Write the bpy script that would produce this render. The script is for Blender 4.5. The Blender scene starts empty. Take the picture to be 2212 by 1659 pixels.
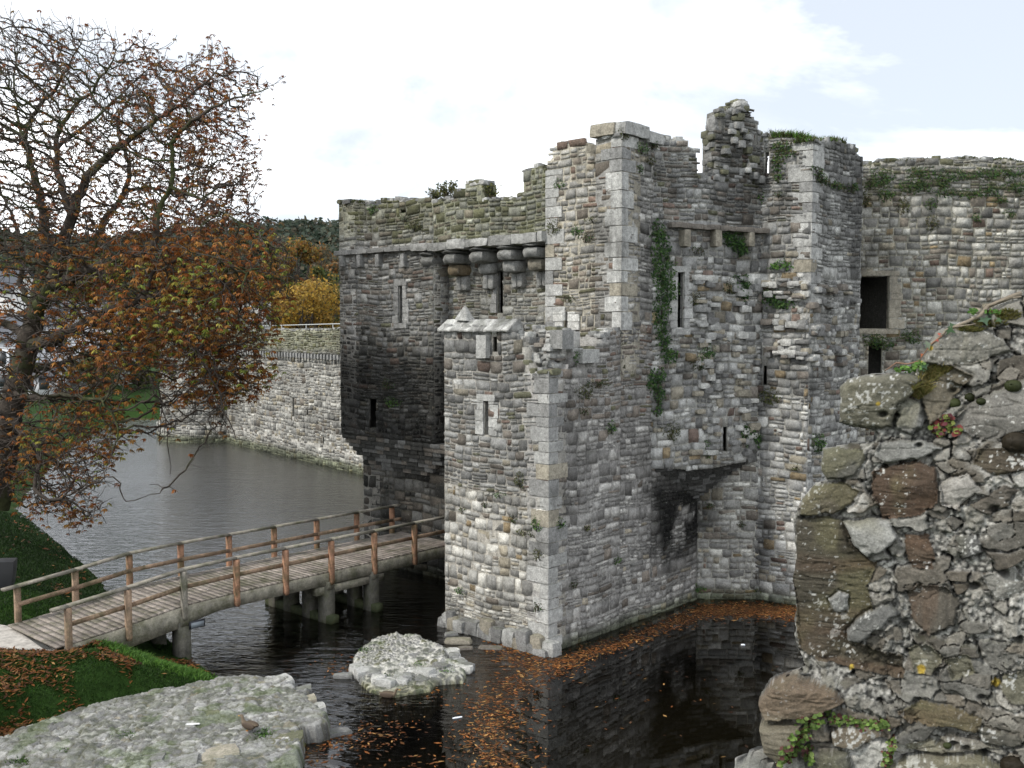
import bpy, math, random
import numpy as np
from mathutils import Vector
from mathutils.kdtree import KDTree

random.seed(7)
RNG = np.random.default_rng(11)
SC = bpy.context.scene
COL = SC.collection

# ------------------------------------------------------------------ camera frame
H = 9.5                     # eye height above the moat water, metres
FP = 2212.0                 # focal length in photo pixels (photo 2212 x 1659)
CX, CY, HOR = 1106.0, 829.5, 700.0
PITCH = math.atan((CY - HOR) / FP)
CP, SP = math.cos(PITCH), math.sin(PITCH)

def ray(x, y):
    a = (x - CX) / FP; b = -(y - CY) / FP
    return np.array([a, CP + b * SP, -SP + b * CP])

def at_z(x, y, z):
    r = ray(x, y); t = (z - H) / r[2]
    return np.array([r[0] * t, r[1] * t, z])

def at_Y(x, y, Y):
    r = ray(x, y); t = Y / r[1]
    return np.array([r[0] * t, Y, H + r[2] * t])

E1 = np.array([0.669, 0.743]); E2 = np.array([-0.743, 0.669])

# ------------------------------------------------------------------ noise
def _hash(ix, iy, iz, seed):
    n = (ix.astype(np.int64) * 374761393 + iy.astype(np.int64) * 668265263 + iz.astype(np.int64) * 2147483647 + seed * 1274126177) & 0xFFFFFFFF
    n = ((n ^ (n >> 13)) * 1274126177) & 0xFFFFFFFF
    n = (n ^ (n >> 16)) & 0xFFFFFFFF
    n = (n * 2246822519) & 0xFFFFFFFF
    n = (n ^ (n >> 15)) & 0xFFFFFF
    return n / float(0xFFFFFF)

def vnoise(P, s=1.0, seed=0):
    P = np.asarray(P, float) * s
    i = np.floor(P); f = P - i; f = f * f * (3 - 2 * f)
    r = 0
    for dx in (0, 1):
        wx = f[..., 0] if dx else 1 - f[..., 0]
        for dy in (0, 1):
            wy = f[..., 1] if dy else 1 - f[..., 1]
            for dz in (0, 1):
                wz = f[..., 2] if dz else 1 - f[..., 2]
                r = r + wx * wy * wz * _hash(i[..., 0] + dx, i[..., 1] + dy, i[..., 2] + dz, seed)
    return r * 2 - 1

def fbm(P, s=1.0, o=4, seed=0):
    a, t, w = 0.0, 0.0, 1.0
    for k in range(o):
        a = a + w * vnoise(P, s * 2 ** k, seed + k * 17); t += w; w *= 0.5
    return a / t

def p3(u, v, w=0.0):
    u = np.asarray(u, float); v = np.asarray(v, float)
    return np.stack([u, v, np.zeros_like(u) + w], -1)

def worley(u, v, seed=0):
    """F1, F2 and cell id of a jittered grid; u, v in cell units"""
    iu, iv = np.floor(u), np.floor(v)
    f1 = np.full(u.shape, 9.0); f2 = np.full(u.shape, 9.0); cid = np.zeros(u.shape)
    for du in (-1, 0, 1):
        for dv in (-1, 0, 1):
            cu, cv = iu + du, iv + dv; z = np.zeros_like(cu)
            pu = cu + .5 + .8 * (_hash(cu, cv, z, seed) - .5); pv = cv + .5 + .8 * (_hash(cu, cv, z, seed + 5) - .5)
            d = np.hypot(u - pu, v - pv)
            h = _hash(cu, cv, z, seed + 9)
            new = d < f1
            f2 = np.where(new, f1, np.minimum(f2, d)); cid = np.where(new, h, cid); f1 = np.where(new, d, f1)
    return f1, f2, cid

def sst(a, b, x):
    t = np.clip((np.asarray(x, float) - a) / (b - a), 0, 1); return t * t * (3 - 2 * t)

def in_poly(px, py, poly):
    poly = np.asarray(poly, float); n = len(poly); c = np.zeros(px.shape, bool); j = n - 1
    for i in range(n):
        xi, yi = poly[i]; xj, yj = poly[j]
        if yi != yj:
            c ^= ((yi > py) != (yj > py)) & (px < (xj - xi) * (py - yi) / (yj - yi) + xi)
        j = i
    return c

def poly_dist(px, py, poly):
    poly = np.asarray(poly, float); d = np.full(px.shape, 1e9); n = len(poly)
    for i in range(n):
        a = poly[i]; b = poly[(i + 1) % n]; ab = b - a; L = max(1e-12, ab @ ab)
        t = np.clip(((px - a[0]) * ab[0] + (py - a[1]) * ab[1]) / L, 0, 1)
        d = np.minimum(d, np.hypot(px - a[0] - t * ab[0], py - a[1] - t * ab[1]))
    return d

# ------------------------------------------------------------------ mesh builder
class MB:
    def __init__(s): s.V = []; s.C = []; s.Q = []; s.T = []; s.n = 0
    def add(s, V, Q=None, T=None, col=(.5, .5, .5)):
        V = np.asarray(V, float).reshape(-1, 3)
        C = np.asarray(col, float)
        if C.ndim == 1: C = np.tile(C[:3], (len(V), 1))
        s.V.append(V); s.C.append(C.reshape(-1, 3))
        if Q is not None and len(Q): s.Q.append(np.asarray(Q, np.int64).reshape(-1, 4) + s.n)
        if T is not None and len(T): s.T.append(np.asarray(T, np.int64).reshape(-1, 3) + s.n)
        s.n += len(V)
    def box(s, o, ax, ay, az, col=(.5, .5, .5)):
        """o = centre, ax ay az = half-axis vectors"""
        o, ax, ay, az = [np.asarray(q, float) for q in (o, ax, ay, az)]
        V = [o + i * ax + j * ay + k * az for k in (-1, 1) for j in (-1, 1) for i in (-1, 1)]
        s.add(V, [[0, 2, 3, 1], [4, 5, 7, 6], [0, 1, 5, 4], [2, 6, 7, 3], [0, 4, 6, 2], [1, 3, 7, 5]], col=col)
    def rock(s, o, ax, ay, az, col=(.5, .5, .5), n=4, rnd=.35, amp=.06, fs=3.0, seed=0, cvar=.12, taper=0):
        """rounded, noisy block; half-axis vectors"""
        o, ax, ay, az = [np.asarray(q, float) for q in (o, ax, ay, az)]
        g = np.linspace(-1, 1, n + 1)
        Vs = []; Q = []; off = 0
        for f in range(6):
            a, b = np.meshgrid(g, g, indexing='ij'); c = np.ones_like(a)
            if f == 0: P = np.stack([c, a, b], -1)
            elif f == 1: P = np.stack([-c, b, a], -1)
            elif f == 2: P = np.stack([b, c, a], -1)
            elif f == 3: P = np.stack([a, -c, b], -1)
            elif f == 4: P = np.stack([a, b, c], -1)
            else: P = np.stack([b, a, -c], -1)
            Vs.append(P.reshape(-1, 3))
            for i in range(n):
                for j in range(n):
                    k = off + i * (n + 1) + j; Q.append([k, k + n + 1, k + n + 2, k + 1])
            off += (n + 1) ** 2
        P = np.concatenate(Vs)
        L = np.linalg.norm(P, axis=1, keepdims=True)
        P = P * (1 - rnd) + rnd * P / L * 1.25
        if taper: P[:, :2] *= (1 - taper * (P[:, 2:3] + 1) / 2)
        W = o + P[:, :1] * ax + P[:, 1:2] * ay + P[:, 2:3] * az
        ms = (np.linalg.norm(ax) + np.linalg.norm(ay) + np.linalg.norm(az)) / 3
        nd = np.stack([fbm(W, fs / ms * .35, 3, seed + k * 31) for k in range(3)], -1)
        W = W + nd * amp * ms * 2
        c = np.asarray(col, float) * (1 + cvar * fbm(W, 6, 2, seed + 77))[:, None]
        s.add(W, Q, col=c)
    def tube(s, pts, rad, k=6, col=(.5, .5, .5), cap=True):
        pts = np.asarray(pts, float); n = len(pts); rad = np.zeros(n) + rad
        t = np.gradient(pts, axis=0); t /= np.linalg.norm(t, axis=1, keepdims=True) + 1e-9
        up = np.array([0.13, .31, .94]); a = np.cross(t, up); a /= np.linalg.norm(a, axis=1, keepdims=True) + 1e-9
        b = np.cross(t, a)
        th = np.arange(k) / k * 2 * np.pi
        V = pts[:, None] + rad[:, None, None] * (np.cos(th)[None, :, None] * a[:, None] + np.sin(th)[None, :, None] * b[:, None])
        Q = []
        for i in range(n - 1):
            for j in range(k):
                j2 = (j + 1) % k; Q.append([i * k + j, i * k + j2, (i + 1) * k + j2, (i + 1) * k + j])
        T = []
        V = V.reshape(-1, 3)
        if cap:
            V = np.vstack([V, pts[-1] + t[-1] * rad[-1] * .5, pts[0] - t[0] * rad[0] * .5]); m = n * k
            for j in range(k):
                T.append([(n - 1) * k + j, (n - 1) * k + (j + 1) % k, m]); T.append([(j + 1) % k, j, m + 1])
        s.add(V, Q, T, col=col)
    def build(s, name, mat, parent=None, smooth=False, loc=None):
        V = np.concatenate(s.V) if s.V else np.zeros((0, 3)); C = np.concatenate(s.C) if s.C else np.zeros((0, 3))
        if loc is not None: V = V - np.asarray(loc, float)
        me = bpy.data.meshes.new(name)
        Q = np.concatenate(s.Q) if s.Q else np.zeros((0, 4), np.int64); T = np.concatenate(s.T) if s.T else np.zeros((0, 3), np.int64)
        me.vertices.add(len(V)); me.vertices.foreach_set('co', V.astype(np.float32).ravel())
        nl = len(Q) * 4 + len(T) * 3
        me.loops.add(nl); me.loops.foreach_set('vertex_index', np.concatenate([Q.ravel(), T.ravel()]).astype(np.int32))
        me.polygons.add(len(Q) + len(T))
        st = np.concatenate([np.arange(len(Q)) * 4, len(Q) * 4 + np.arange(len(T)) * 3]).astype(np.int32)
        me.polygons.foreach_set('loop_start', st)
        me.update(calc_edges=True)
        at = me.color_attributes.new('Col', 'FLOAT_COLOR', 'POINT')
        at.data.foreach_set('color', np.hstack([np.clip(C, 0, 1), np.ones((len(C), 1))]).astype(np.float32).ravel())
        if smooth: me.polygons.foreach_set('use_smooth', np.ones(len(me.polygons), bool))
        me.materials.append(mat)
        o = bpy.data.objects.new(name, me); COL.objects.link(o)
        if loc is not None: o.location = loc
        if parent is not None:
            o.parent = parent
            o.location = (Vector(loc) if loc is not None else Vector((0, 0, 0))) - parent.location
        return o

def tag(o, label=None, cat=None, group=None, kind=None):
    if label: o['label'] = label
    if cat: o['category'] = cat
    if group: o['group'] = group
    if kind: o['kind'] = kind
    return o

def empty(name, loc, label, cat, group=None):
    o = bpy.data.objects.new(name, None); COL.objects.link(o); o.location = Vector([float(q) for q in loc]); o.empty_display_size = .3
    return tag(o, label, cat, group)

# ------------------------------------------------------------------ materials
def newmat(name):
    m = bpy.data.materials.new(name); m.use_nodes = True; nt = m.node_tree; nt.nodes.clear()
    out = nt.nodes.new('ShaderNodeOutputMaterial'); b = nt.nodes.new('ShaderNodeBsdfPrincipled')
    nt.links.new(b.outputs[0], out.inputs[0]); b.inputs['Roughness'].default_value = .9
    b.inputs['Specular IOR Level'].default_value = .25
    return m, nt, b, out

def N(nt, t, **kw):
    n = nt.nodes.new(t)
    for k, v in kw.items(): setattr(n, k, v)
    return n

def noise_n(nt, vec, scale, detail=4, rough=.6, dist=0):
    n = N(nt, 'ShaderNodeTexNoise'); n.inputs['Scale'].default_value = scale; n.inputs['Detail'].default_value = detail
    n.inputs['Roughness'].default_value = rough; n.inputs['Distortion'].default_value = dist
    nt.links.new(vec, n.inputs['Vector']); return n

def ramp(nt, fac, pts):
    r = N(nt, 'ShaderNodeValToRGB'); nt.links.new(fac, r.inputs[0])
    e = r.color_ramp.elements
    while len(e) < len(pts): e.new(.5)
    for i, (p, c) in enumerate(pts):
        e[i].position = p; e[i].color = (c, c, c, 1) if isinstance(c, (int, float)) else (*c, 1)
    return r

def mix(nt, fac, a, b, mode='MIX'):
    m = N(nt, 'ShaderNodeMix', data_type='RGBA', blend_type=mode)
    for sock, v in ((m.inputs[0], fac), (m.inputs[6], a), (m.inputs[7], b)):
        if isinstance(v, bpy.types.NodeSocket): nt.links.new(v, sock)
        elif isinstance(v, (int, float)): sock.default_value = v
        else: sock.default_value = (*v, 1)
    return m.outputs[2]

def bump(nt, b, h, strength=.5, dist=.02, normal=None):
    n = N(nt, 'ShaderNodeBump'); n.inputs['Strength'].default_value = strength; n.inputs['Distance'].default_value = dist
    nt.links.new(h, n.inputs['Height'])
    if normal is not None: nt.links.new(normal, n.inputs['Normal'])
    if b is not None: nt.links.new(n.outputs[0], b.inputs['Normal'])
    return n.outputs[0]

def stone_mat(name, s=1.0, var=.45, lichen=.35, bstr=.9, bdist=.035, moss=.25, dark=.5):
    m, nt, b, out = newmat(name)
    geo = N(nt, 'ShaderNodeNewGeometry'); pos = geo.outputs['Position']
    at = N(nt, 'ShaderNodeVertexColor', layer_name='Col')
    n1 = noise_n(nt, pos, 7 * s, 6, .7); n2 = noise_n(nt, pos, 22 * s, 6, .75); n3 = noise_n(nt, pos, .55, 5, .65)
    c = mix(nt, 1.0, at.outputs[0], ramp(nt, n1.outputs[0], [(.25, 1 - var), (.75, 1 + var)]).outputs[0], 'MULTIPLY')
    c = mix(nt, 1.0, c, ramp(nt, n2.outputs[0], [(.3, .58), (.7, 1.34)]).outputs[0], 'MULTIPLY')
    # broad weather staining
    c = mix(nt, ramp(nt, n3.outputs[0], [(.33, dark), (.47, 0.0)]).outputs[0], c, (.045, .044, .038), 'MIX')
    mp_ = N(nt, 'ShaderNodeMapping'); mp_.inputs['Scale'].default_value = (1.6, 1.6, .22); nt.links.new(pos, mp_.inputs[0])
    c = mix(nt, ramp(nt, noise_n(nt, mp_.outputs[0], 1.0, 5, .7).outputs[0], [(.55, 0.0), (.70, dark * .85)]).outputs[0], c, (.05, .05, .046), 'MIX')
    # pale lichen specks
    v = noise_n(nt, pos, 17 * s, 4, .75, .6)
    c = mix(nt, ramp(nt, v.outputs[0], [(.60, 0.0), (.68, lichen)]).outputs[0], c, (.52, .52, .48))
    # moss on upward faces
    sx = N(nt, 'ShaderNodeSeparateXYZ'); nt.links.new(geo.outputs['Normal'], sx.inputs[0])
    mm = N(nt, 'ShaderNodeMath', operation='MULTIPLY'); nt.links.new(ramp(nt, sx.outputs[2], [(.45, 0.0), (.85, 1.0)]).outputs[0], mm.inputs[0])
    nt.links.new(ramp(nt, noise_n(nt, pos, 3.1, 4).outputs[0], [(.42, 0.0), (.6, moss)]).outputs[0], mm.inputs[1])
    c = mix(nt, mm.outputs[0], c, (.06, .075, .02))
    nt.links.new(c, b.inputs['Base Color'])
    add = N(nt, 'ShaderNodeMath', operation='ADD'); nt.links.new(n1.outputs[0], add.inputs[0]); nt.links.new(n2.outputs[0], add.inputs[1])
    bump(nt, b, add.outputs[0], bstr, bdist)
    return m

M = {}
M['stone'] = stone_mat('weathered_stone')
M['stone_far'] = stone_mat('weathered_stone_far', .6, bdist=.05)
M['stone_near'] = stone_mat('rubble_near', 5.0, .3, .25, .8, .006, .15, .25)
M['rubble'] = stone_mat('rubble_flat', 1.6, .35, .3, .6, .02, .35, .15)

def vcol_mat(name, rough=.8, var=.3, scale=9, bstr=0, bdist=.01, trans=0, spec=.25):
    m, nt, b, out = newmat(name)
    geo = N(nt, 'ShaderNodeNewGeometry'); at = N(nt, 'ShaderNodeVertexColor', layer_name='Col')
    n1 = noise_n(nt, geo.outputs['Position'], scale, 5, .65)
    c = mix(nt, 1.0, at.outputs[0], ramp(nt, n1.outputs[0], [(.25, 1 - var), (.75, 1 + var)]).outputs[0], 'MULTIPLY')
    nt.links.new(c, b.inputs['Base Color']); b.inputs['Roughness'].default_value = rough; b.inputs['Specular IOR Level'].default_value = spec
    if bstr: bump(nt, b, n1.outputs[0], bstr, bdist)
    if trans:
        tr = N(nt, 'ShaderNodeBsdfTranslucent'); nt.links.new(c, tr.inputs[0])
        ms = N(nt, 'ShaderNodeMixShader'); ms.inputs[0].default_value = trans
        nt.links.new(b.outputs[0], ms.inputs[1]); nt.links.new(tr.outputs[0], ms.inputs[2]); nt.links.new(ms.outputs[0], out.inputs[0])
    return m
M['leaf'] = vcol_mat('leaf', .6, .25, 20, trans=.42, spec=.3)
M['bark'] = vcol_mat('bark', .95, .5, 6, .8, .04)
M['ground'] = vcol_mat('soil_and_turf', .95, .45, 5, .8, .05, spec=.1)
M['metal'] = vcol_mat('dark_metal', .5, .1, 9, spec=.5)
M['paint'] = vcol_mat('render_paint', .8, .1, 3)
M['feather'] = vcol_mat('feather', .7, .3, 60)

def wood_mat():
    m, nt, b, out = newmat('weathered_timber')
    geo = N(nt, 'ShaderNodeNewGeometry'); at = N(nt, 'ShaderNodeVertexColor', layer_name='Col'); pos = geo.outputs['Position']
    n1 = noise_n(nt, pos, 3.5, 6, .7); n2 = noise_n(nt, pos, 45, 4, .7)
    c = mix(nt, 1.0, at.outputs[0], ramp(nt, n1.outputs[0], [(.28, .42), (.72, 1.5)]).outputs[0], 'MULTIPLY')
    c = mix(nt, 1.0, c, ramp(nt, n2.outputs[0], [(.3, .6), (.7, 1.35)]).outputs[0], 'MULTIPLY')
    c = mix(nt, ramp(nt, noise_n(nt, pos, 1.6, 6, .75).outputs[0], [(.46, 0.0), (.62, .7)]).outputs[0], c, (.07, .075, .035))
    nt.links.new(c, b.inputs['Base Color']); b.inputs['Roughness'].default_value = .85
    bump(nt, b, n2.outputs[0], .5, .008)
    return m
M['wood'] = wood_mat()
# ------------------------------------------------------------------ masonry walls, stone by stone
PAL = dict(
    grey=(.305, .305, .295), mid=(.225, .225, .218), pale=(.46, .46, .44), white=(.60, .595, .56),
    brown=(.225, .202, .175), red=(.20, .15, .125), tan=(.36, .33, .265), ochre=(.31, .245, .155), dark=(.075, .075, .07), green=(.15, .15, .10))
# big, stack2, stack3, quad ; row height ; cell width ; palette weights
STY = dict(
    thin=dict(p=(.20, .38, .26, .16), h=(.24, .38), w=(.30, .75), pal=dict(grey=4, mid=4, brown=4, red=1, pale=1.5, green=1)),
    mixed=dict(p=(.46, .28, .08, .18), h=(.24, .44), w=(.30, .74), pal=dict(grey=5, mid=3, brown=2.5, pale=3, red=.7, tan=.7)),
    block=dict(p=(.72, .14, .04, .10), h=(.26, .42), w=(.26, .52), pal=dict(pale=5, grey=3, white=2.2, tan=1.6, brown=1.0, ochre=.35)),
    greyshade=dict(p=(.44, .30, .08, .18), h=(.22, .42), w=(.30, .74), pal=dict(grey=6, mid=4, pale=3.5, brown=.7, tan=.3)),
    rough=dict(p=(.50, .28, .06, .16), h=(.24, .44), w=(.30, .70), pal=dict(grey=4, pale=5, white=1.2, tan=1.6, brown=1.8, mid=1.8, ochre=.5, red=.4)),
    darkthin=dict(p=(.22, .42, .18, .18), h=(.24, .36), w=(.28, .6), pal=dict(mid=4, dark=4, brown=2.0, grey=1.6, red=.3)),
    darkblock=dict(p=(.6, .3, .04, .06), h=(.32, .46), w=(.42, .9), pal=dict(mid=4, dark=3, brown=2.4, grey=1.5)),
    parapet=dict(p=(.36, .42, .08, .14), h=(.22, .34), w=(.3, .75), pal=dict(grey=4, green=5, mid=3, brown=2, pale=.8)),
    far=dict(p=(.50, .30, .06, .14), h=(.34, .5), w=(.35, .8), pal=dict(grey=4, pale=5, tan=1.6, mid=1.3, white=.8, brown=1)),
    rubblecore=dict(p=(.1, .3, .4, .2), h=(.16, .3), w=(.2, .5), pal=dict(white=3, pale=4, grey=3, brown=1.5, tan=1)),
)

class Face:
    """vertical wall plane from A to B (plan points, left to right as seen), outward normal towards the moat"""
    def __init__(s, A, B, lean=0.0):
        s.A = np.asarray(A, float); s.B = np.asarray(B, float); d = s.B - s.A; s.L = np.linalg.norm(d); s.t = d / s.L
        s.n = np.array([s.t[1], -s.t[0]]); s.lean = lean
    def pos(s, u, z, d):
        u, z, d = np.broadcast_arrays(np.asarray(u, float), np.asarray(z, float), np.asarray(d, float))
        dd = d - s.lean * z
        return np.stack([s.A[0] + s.t[0] * u + s.n[0] * dd, s.A[1] + s.t[1] * u + s.n[1] * dd, z], -1)
    def uz(s, x, y):
        r = ray(x, y)
        # (r*k - A).n = 0
        k = (s.A @ s.n) / (r[:2] @ s.n); P = r * k
        return float((P[:2] - s.A) @ s.t), float(H + P[2])
    def hole(s, x0, y0, x1, y1):
        xm = (x0 + x1) / 2; ym = (y0 + y1) / 2
        u0 = s.uz(x0, ym)[0]; u1 = s.uz(x1, ym)[0]; zt = s.uz(xm, y0)[1]; zb = s.uz(xm, y1)[1]
        return (min(u0, u1), max(u0, u1), zb, zt)
    def prof(s, pts):
        q = sorted((s.uz(x, y) for x, y in pts), key=lambda a: a[0])
        us = [a[0] for a in q]; zs = [a[1] for a in q]
        return lambda u: np.interp(u, us, zs)
    def off(s, d):
        f = Face(s.A + s.n * d, s.B + s.n * d, s.lean); return f

class Round(Face):
    def __init__(s, c, R, a0, a1):
        s.c = np.asarray(c, float); s.R = R; s.a0 = a0; s.a1 = a1; s.L = R * (a1 - a0); s.lean = 0
    def pos(s, u, z, d):
        u, z, d = np.broadcast_arrays(np.asarray(u, float), np.asarray(z, float), np.asarray(d, float))
        a = s.a0 + u / s.R
        return np.stack([s.c[0] + (s.R + d) * np.cos(a), s.c[1] + (s.R + d) * np.sin(a), z], -1)

def wob(u, z, seed):
    return .035 * np.sin(u * 1.3 + seed) + .02 * np.sin(u * 3.1 + z * .7 + seed * 2), .012 * np.sin(z * 5 + seed)

def masonry(mb, face, z0, top, holes=(), style='mixed', seed=1, u0=0.0, u1=None, thick=1.0, stain=None, gap=.012, bot=None, mortar=(.42, .41, .385), caps=True, prot=.03, grid=(4, 4), lump=1.0, dust=1.0, backing=True):
    """face work plus solid core. style: name or f(u,z)->name ; stain: f(u,z arrays)->multiplier (..,) or (..,3) ; bot: f(u)->bottom z"""
    rs = np.random.RandomState(seed)
    u1 = face.L if u1 is None else u1
    if not callable(top): tv = top; top = lambda u: np.zeros_like(np.asarray(u, float)) + tv
    sf = style if callable(style) else (lambda u, z: style)
    us = np.linspace(u0, u1, 60); zmax = float(np.max(top(us))) + .2
    S = []
    z = z0
    while z < zmax:
        st0 = STY[sf((u0 + u1) / 2, z)]; h = rs.uniform(*st0['h']) * (rs.uniform(.52, .75) if rs.rand() < .28 else rs.uniform(.85, 1.2))
        u = u0 - rs.uniform(0, .3)
        while u < u1:
            st = STY[sf(u, z + h / 2)]
            w = rs.uniform(*st['w']); k = rs.choice(4, p=st['p'])
            if h < .21 and rs.rand() < .8: k = 0
            if h > .38 and k == 0: w = min(w, .6)
            a, b = max(u, u0), min(u + w, u1); u += w
            if b - a < .07: continue
            if k == 0: cells = [(a, b, z, z + h)] if w < .62 or rs.rand() < .4 else [(a, (a + b) / 2, z, z + h), ((a + b) / 2, b, z, z + h)]
            elif k in (1, 2):
                n = 2 if k == 1 else 3; c = np.sort(np.concatenate([[0, 1], (np.arange(1, n) + rs.uniform(-.22, .22, n - 1)) / n])); cells = []
                for i in range(n):
                    if rs.rand() < .6 and w > .36:
                        m = a + (b - a) * rs.uniform(.35, .65); cells += [(a, m, z + c[i] * h, z + c[i + 1] * h), (m, b, z + c[i] * h, z + c[i + 1] * h)]
                    else: cells.append((a, b, z + c[i] * h, z + c[i + 1] * h))
            else:
                m = a + (b - a) * rs.uniform(.35, .65); v = z + h * rs.uniform(.4, .6)
                cells = [(a, m, z, v), (m, b, z, v), (a, m, v, z + h), (m, b, v, z + h)]
            names = list(st['pal']); wts = np.array([st['pal'][q] for q in names], float); wts /= wts.sum()
            for c in cells:
                cc = [c]
                for (ha, hb, hc, hd) in holes:
                    nxt = []
                    for (p, q, r, t) in cc:
                        if min(q, hb) - max(p, ha) <= 0 or min(t, hd) - max(r, hc) <= .03: nxt.append((p, q, r, t)); continue
                        if ha - p > .06: nxt.append((p, ha, r, t))
                        if q - hb > .06: nxt.append((hb, q, r, t))
                        if not (ha - p > .06 or q - hb > .06):
                            if hc - r > .05: nxt.append((p, q, r, hc))
                            if t - hd > .05: nxt.append((p, q, hd, t))
                    cc = nxt
                for (p, q, r, t) in cc:
                    mu = (p + q) / 2; tz = float(top(mu))
                    if (r + t) / 2 > tz: continue
                    if bot is not None and (r + t) / 2 < float(bot(mu)): continue
                    col = np.array(PAL[names[rs.choice(len(names), p=wts)]]) * rs.uniform(.62, 1.28)
                    S.append((p, q, r, t, rs.uniform(-.012, prot), *col, rs.randint(9999)))
        z += h
    S = np.array(S)
    if len(S):
        n, m = grid
        g = lambda k: np.concatenate([[0, .13], np.linspace(.13, .87, k - 2)[1:-1] if k > 4 else [], [.87, 1.]])
        gs, gt = np.meshgrid(g(n), g(m), indexing='ij'); gs = gs.ravel(); gt = gt.ravel()
        rim = (gs < .01) | (gs > .99) | (gt < .01) | (gt > .99)
        cor = ((gs < .2) | (gs > .8)) & ((gt < .2) | (gt > .8))
        ns, nv = len(S), len(gs)
        p, q, r, t, dep = [S[:, i][:, None] for i in range(5)]
        gg = gap * (.6 + .9 * rs.rand(ns, 1))
        ws = np.maximum(q - p - 2 * gg, .02); hs = np.maximum(t - r - 2 * gg, .015)
        # rim width is metric: bevel of about 2.5 cm
        bs = np.clip(.011 / ws, .02, .25); bt = np.clip(.010 / hs, .03, .3)
        def rm(gv, bb): return np.where(gv < .01, 0., np.where(gv > .99, 1., bb + (1 - 2 * bb) * (gv - .13) / .74))
        A = rm(gs[None], bs) + 0 * p; B = rm(gt[None], bt) + 0 * p
        jit = rs.uniform(-1, 1, (ns, nv, 3))
        A = A + jit[..., 0] * .05 * np.where(rim, .5, 1)[None]; B = B + jit[..., 1] * .06 * np.where(rim, .5, 1)[None]
        cr = rs.uniform(0, 1, (ns, nv)) ** 3 * .22 * cor[None]
        A = A + (.5 - A) * cr; B = B + (.5 - B) * cr
        # skew of the bed joints
        sk = rs.uniform(-.06, .06, (ns, 1)); B = B + sk * (A - .5)
        U = p + gg + A * ws; Z = r + gg + B * hs
        D = np.where(rim[None], -.05, dep * .6 + jit[..., 2] * .007 * lump + .016 * lump * rs.uniform(-1, 1, (ns, 1)) * (B - .5) * 2 + .012 * lump * rs.uniform(-1, 1, (ns, 1)) * (A - .5) * 2)
        wz, wu = wob(U, Z, seed)
        X = face.pos(U + wu, Z + wz, D)
        C = np.repeat(S[:, 5:8][:, None], nv, 1) * (1 + .10 * jit[..., :1])
        if stain is not None:
            sm = np.asarray(stain(U, Z)); C = C * (sm if sm.ndim == 3 else sm[..., None])
        Q = []
        for i in range(n - 1):
            for j in range(m - 1):
                k = i * m + j; Q.append([k, k + m, k + m + 1, k + 1])
        Q = np.array(Q)[None] + (np.arange(ns) * nv)[:, None, None]
        mb.add(X.reshape(-1, 3), Q.reshape(-1, 4), col=C.reshape(-1, 3))
    # core
    if not backing: return
    cuts = set(np.round(np.arange(u0, u1, .16), 4)) | {u0, u1}
    for hh in holes:
        for v in (hh[0], hh[1], hh[0] - .5, hh[1] + .5):
            if u0 < v < u1: cuts.add(v)
    cuts = sorted(cuts); cuts = [c for i, c in enumerate(cuts) if i == 0 or c - cuts[i - 1] > 1e-4]
    dz = .30
    for a, b in zip(cuts[:-1], cuts[1:]):
        mid = (a + b) / 2; tz = float(top(mid)) + rs.uniform(-.05, .03) - .02
        zb = z0 if bot is None else float(bot(mid))
        iv = [(zb, tz, thick)]
        for (ha, hb, hc, hd) in holes:
            inside = ha <= mid <= hb
            if inside or ha - .5 <= mid <= hb + .5:
                nx = []
                for (s0, s1, tk) in iv:
                    if hd <= s0 or hc >= s1: nx.append((s0, s1, tk)); continue
                    if hc > s0: nx.append((s0, hc, tk))
                    if not inside: nx.append((max(s0, hc), min(s1, hd), .11))
                    if hd < s1: nx.append((hd, s1, tk))
                iv = nx
        for (s0, s1, tk) in iv:
            if s1 - s0 < .01: continue
            zs = np.linspace(s0, s1, max(2, int((s1 - s0) / dz) + 1)); k = len(zs)
            U = np.stack([np.full(k, a), np.full(k, b)], 1); Z = np.stack([zs, zs], 1)
            wz, wu = wob(U, Z, seed)
            dn = -.016 + .022 * fbm(p3(U, Z, seed), .9, 2, seed + 3)
            F = face.pos(U, Z + 0 * wz, dn); R = face.pos(U, Z, -tk)
            V = np.concatenate([F.reshape(-1, 3), R.reshape(-1, 3)]); Q = []
            for i in range(k - 1):
                f = 2 * i; g2 = 2 * k + 2 * i
                Q += [[f, f + 1, f + 3, f + 2], [g2 + 1, g2, g2 + 2, g2 + 3], [f, f + 2, g2 + 2, g2], [f + 1, g2 + 1, g2 + 3, f + 3]]
            e = 2 * (k - 1); Q += [[e, e + 1, 2 * k + e + 1, 2 * k + e], [0, 2 * k, 2 * k + 1, 1]]
            C = np.tile(mortar, (len(V), 1)) * rs.uniform(1.05, 1.35)
            if stain is not None:
                UU = np.concatenate([U.ravel(), U.ravel()]); ZZ = np.concatenate([Z.ravel(), Z.ravel()]); sm = np.asarray(stain(UU, ZZ)); C = C * (sm if sm.ndim == 2 else sm[:, None])
            mb.add(V, Q, col=C)
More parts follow.
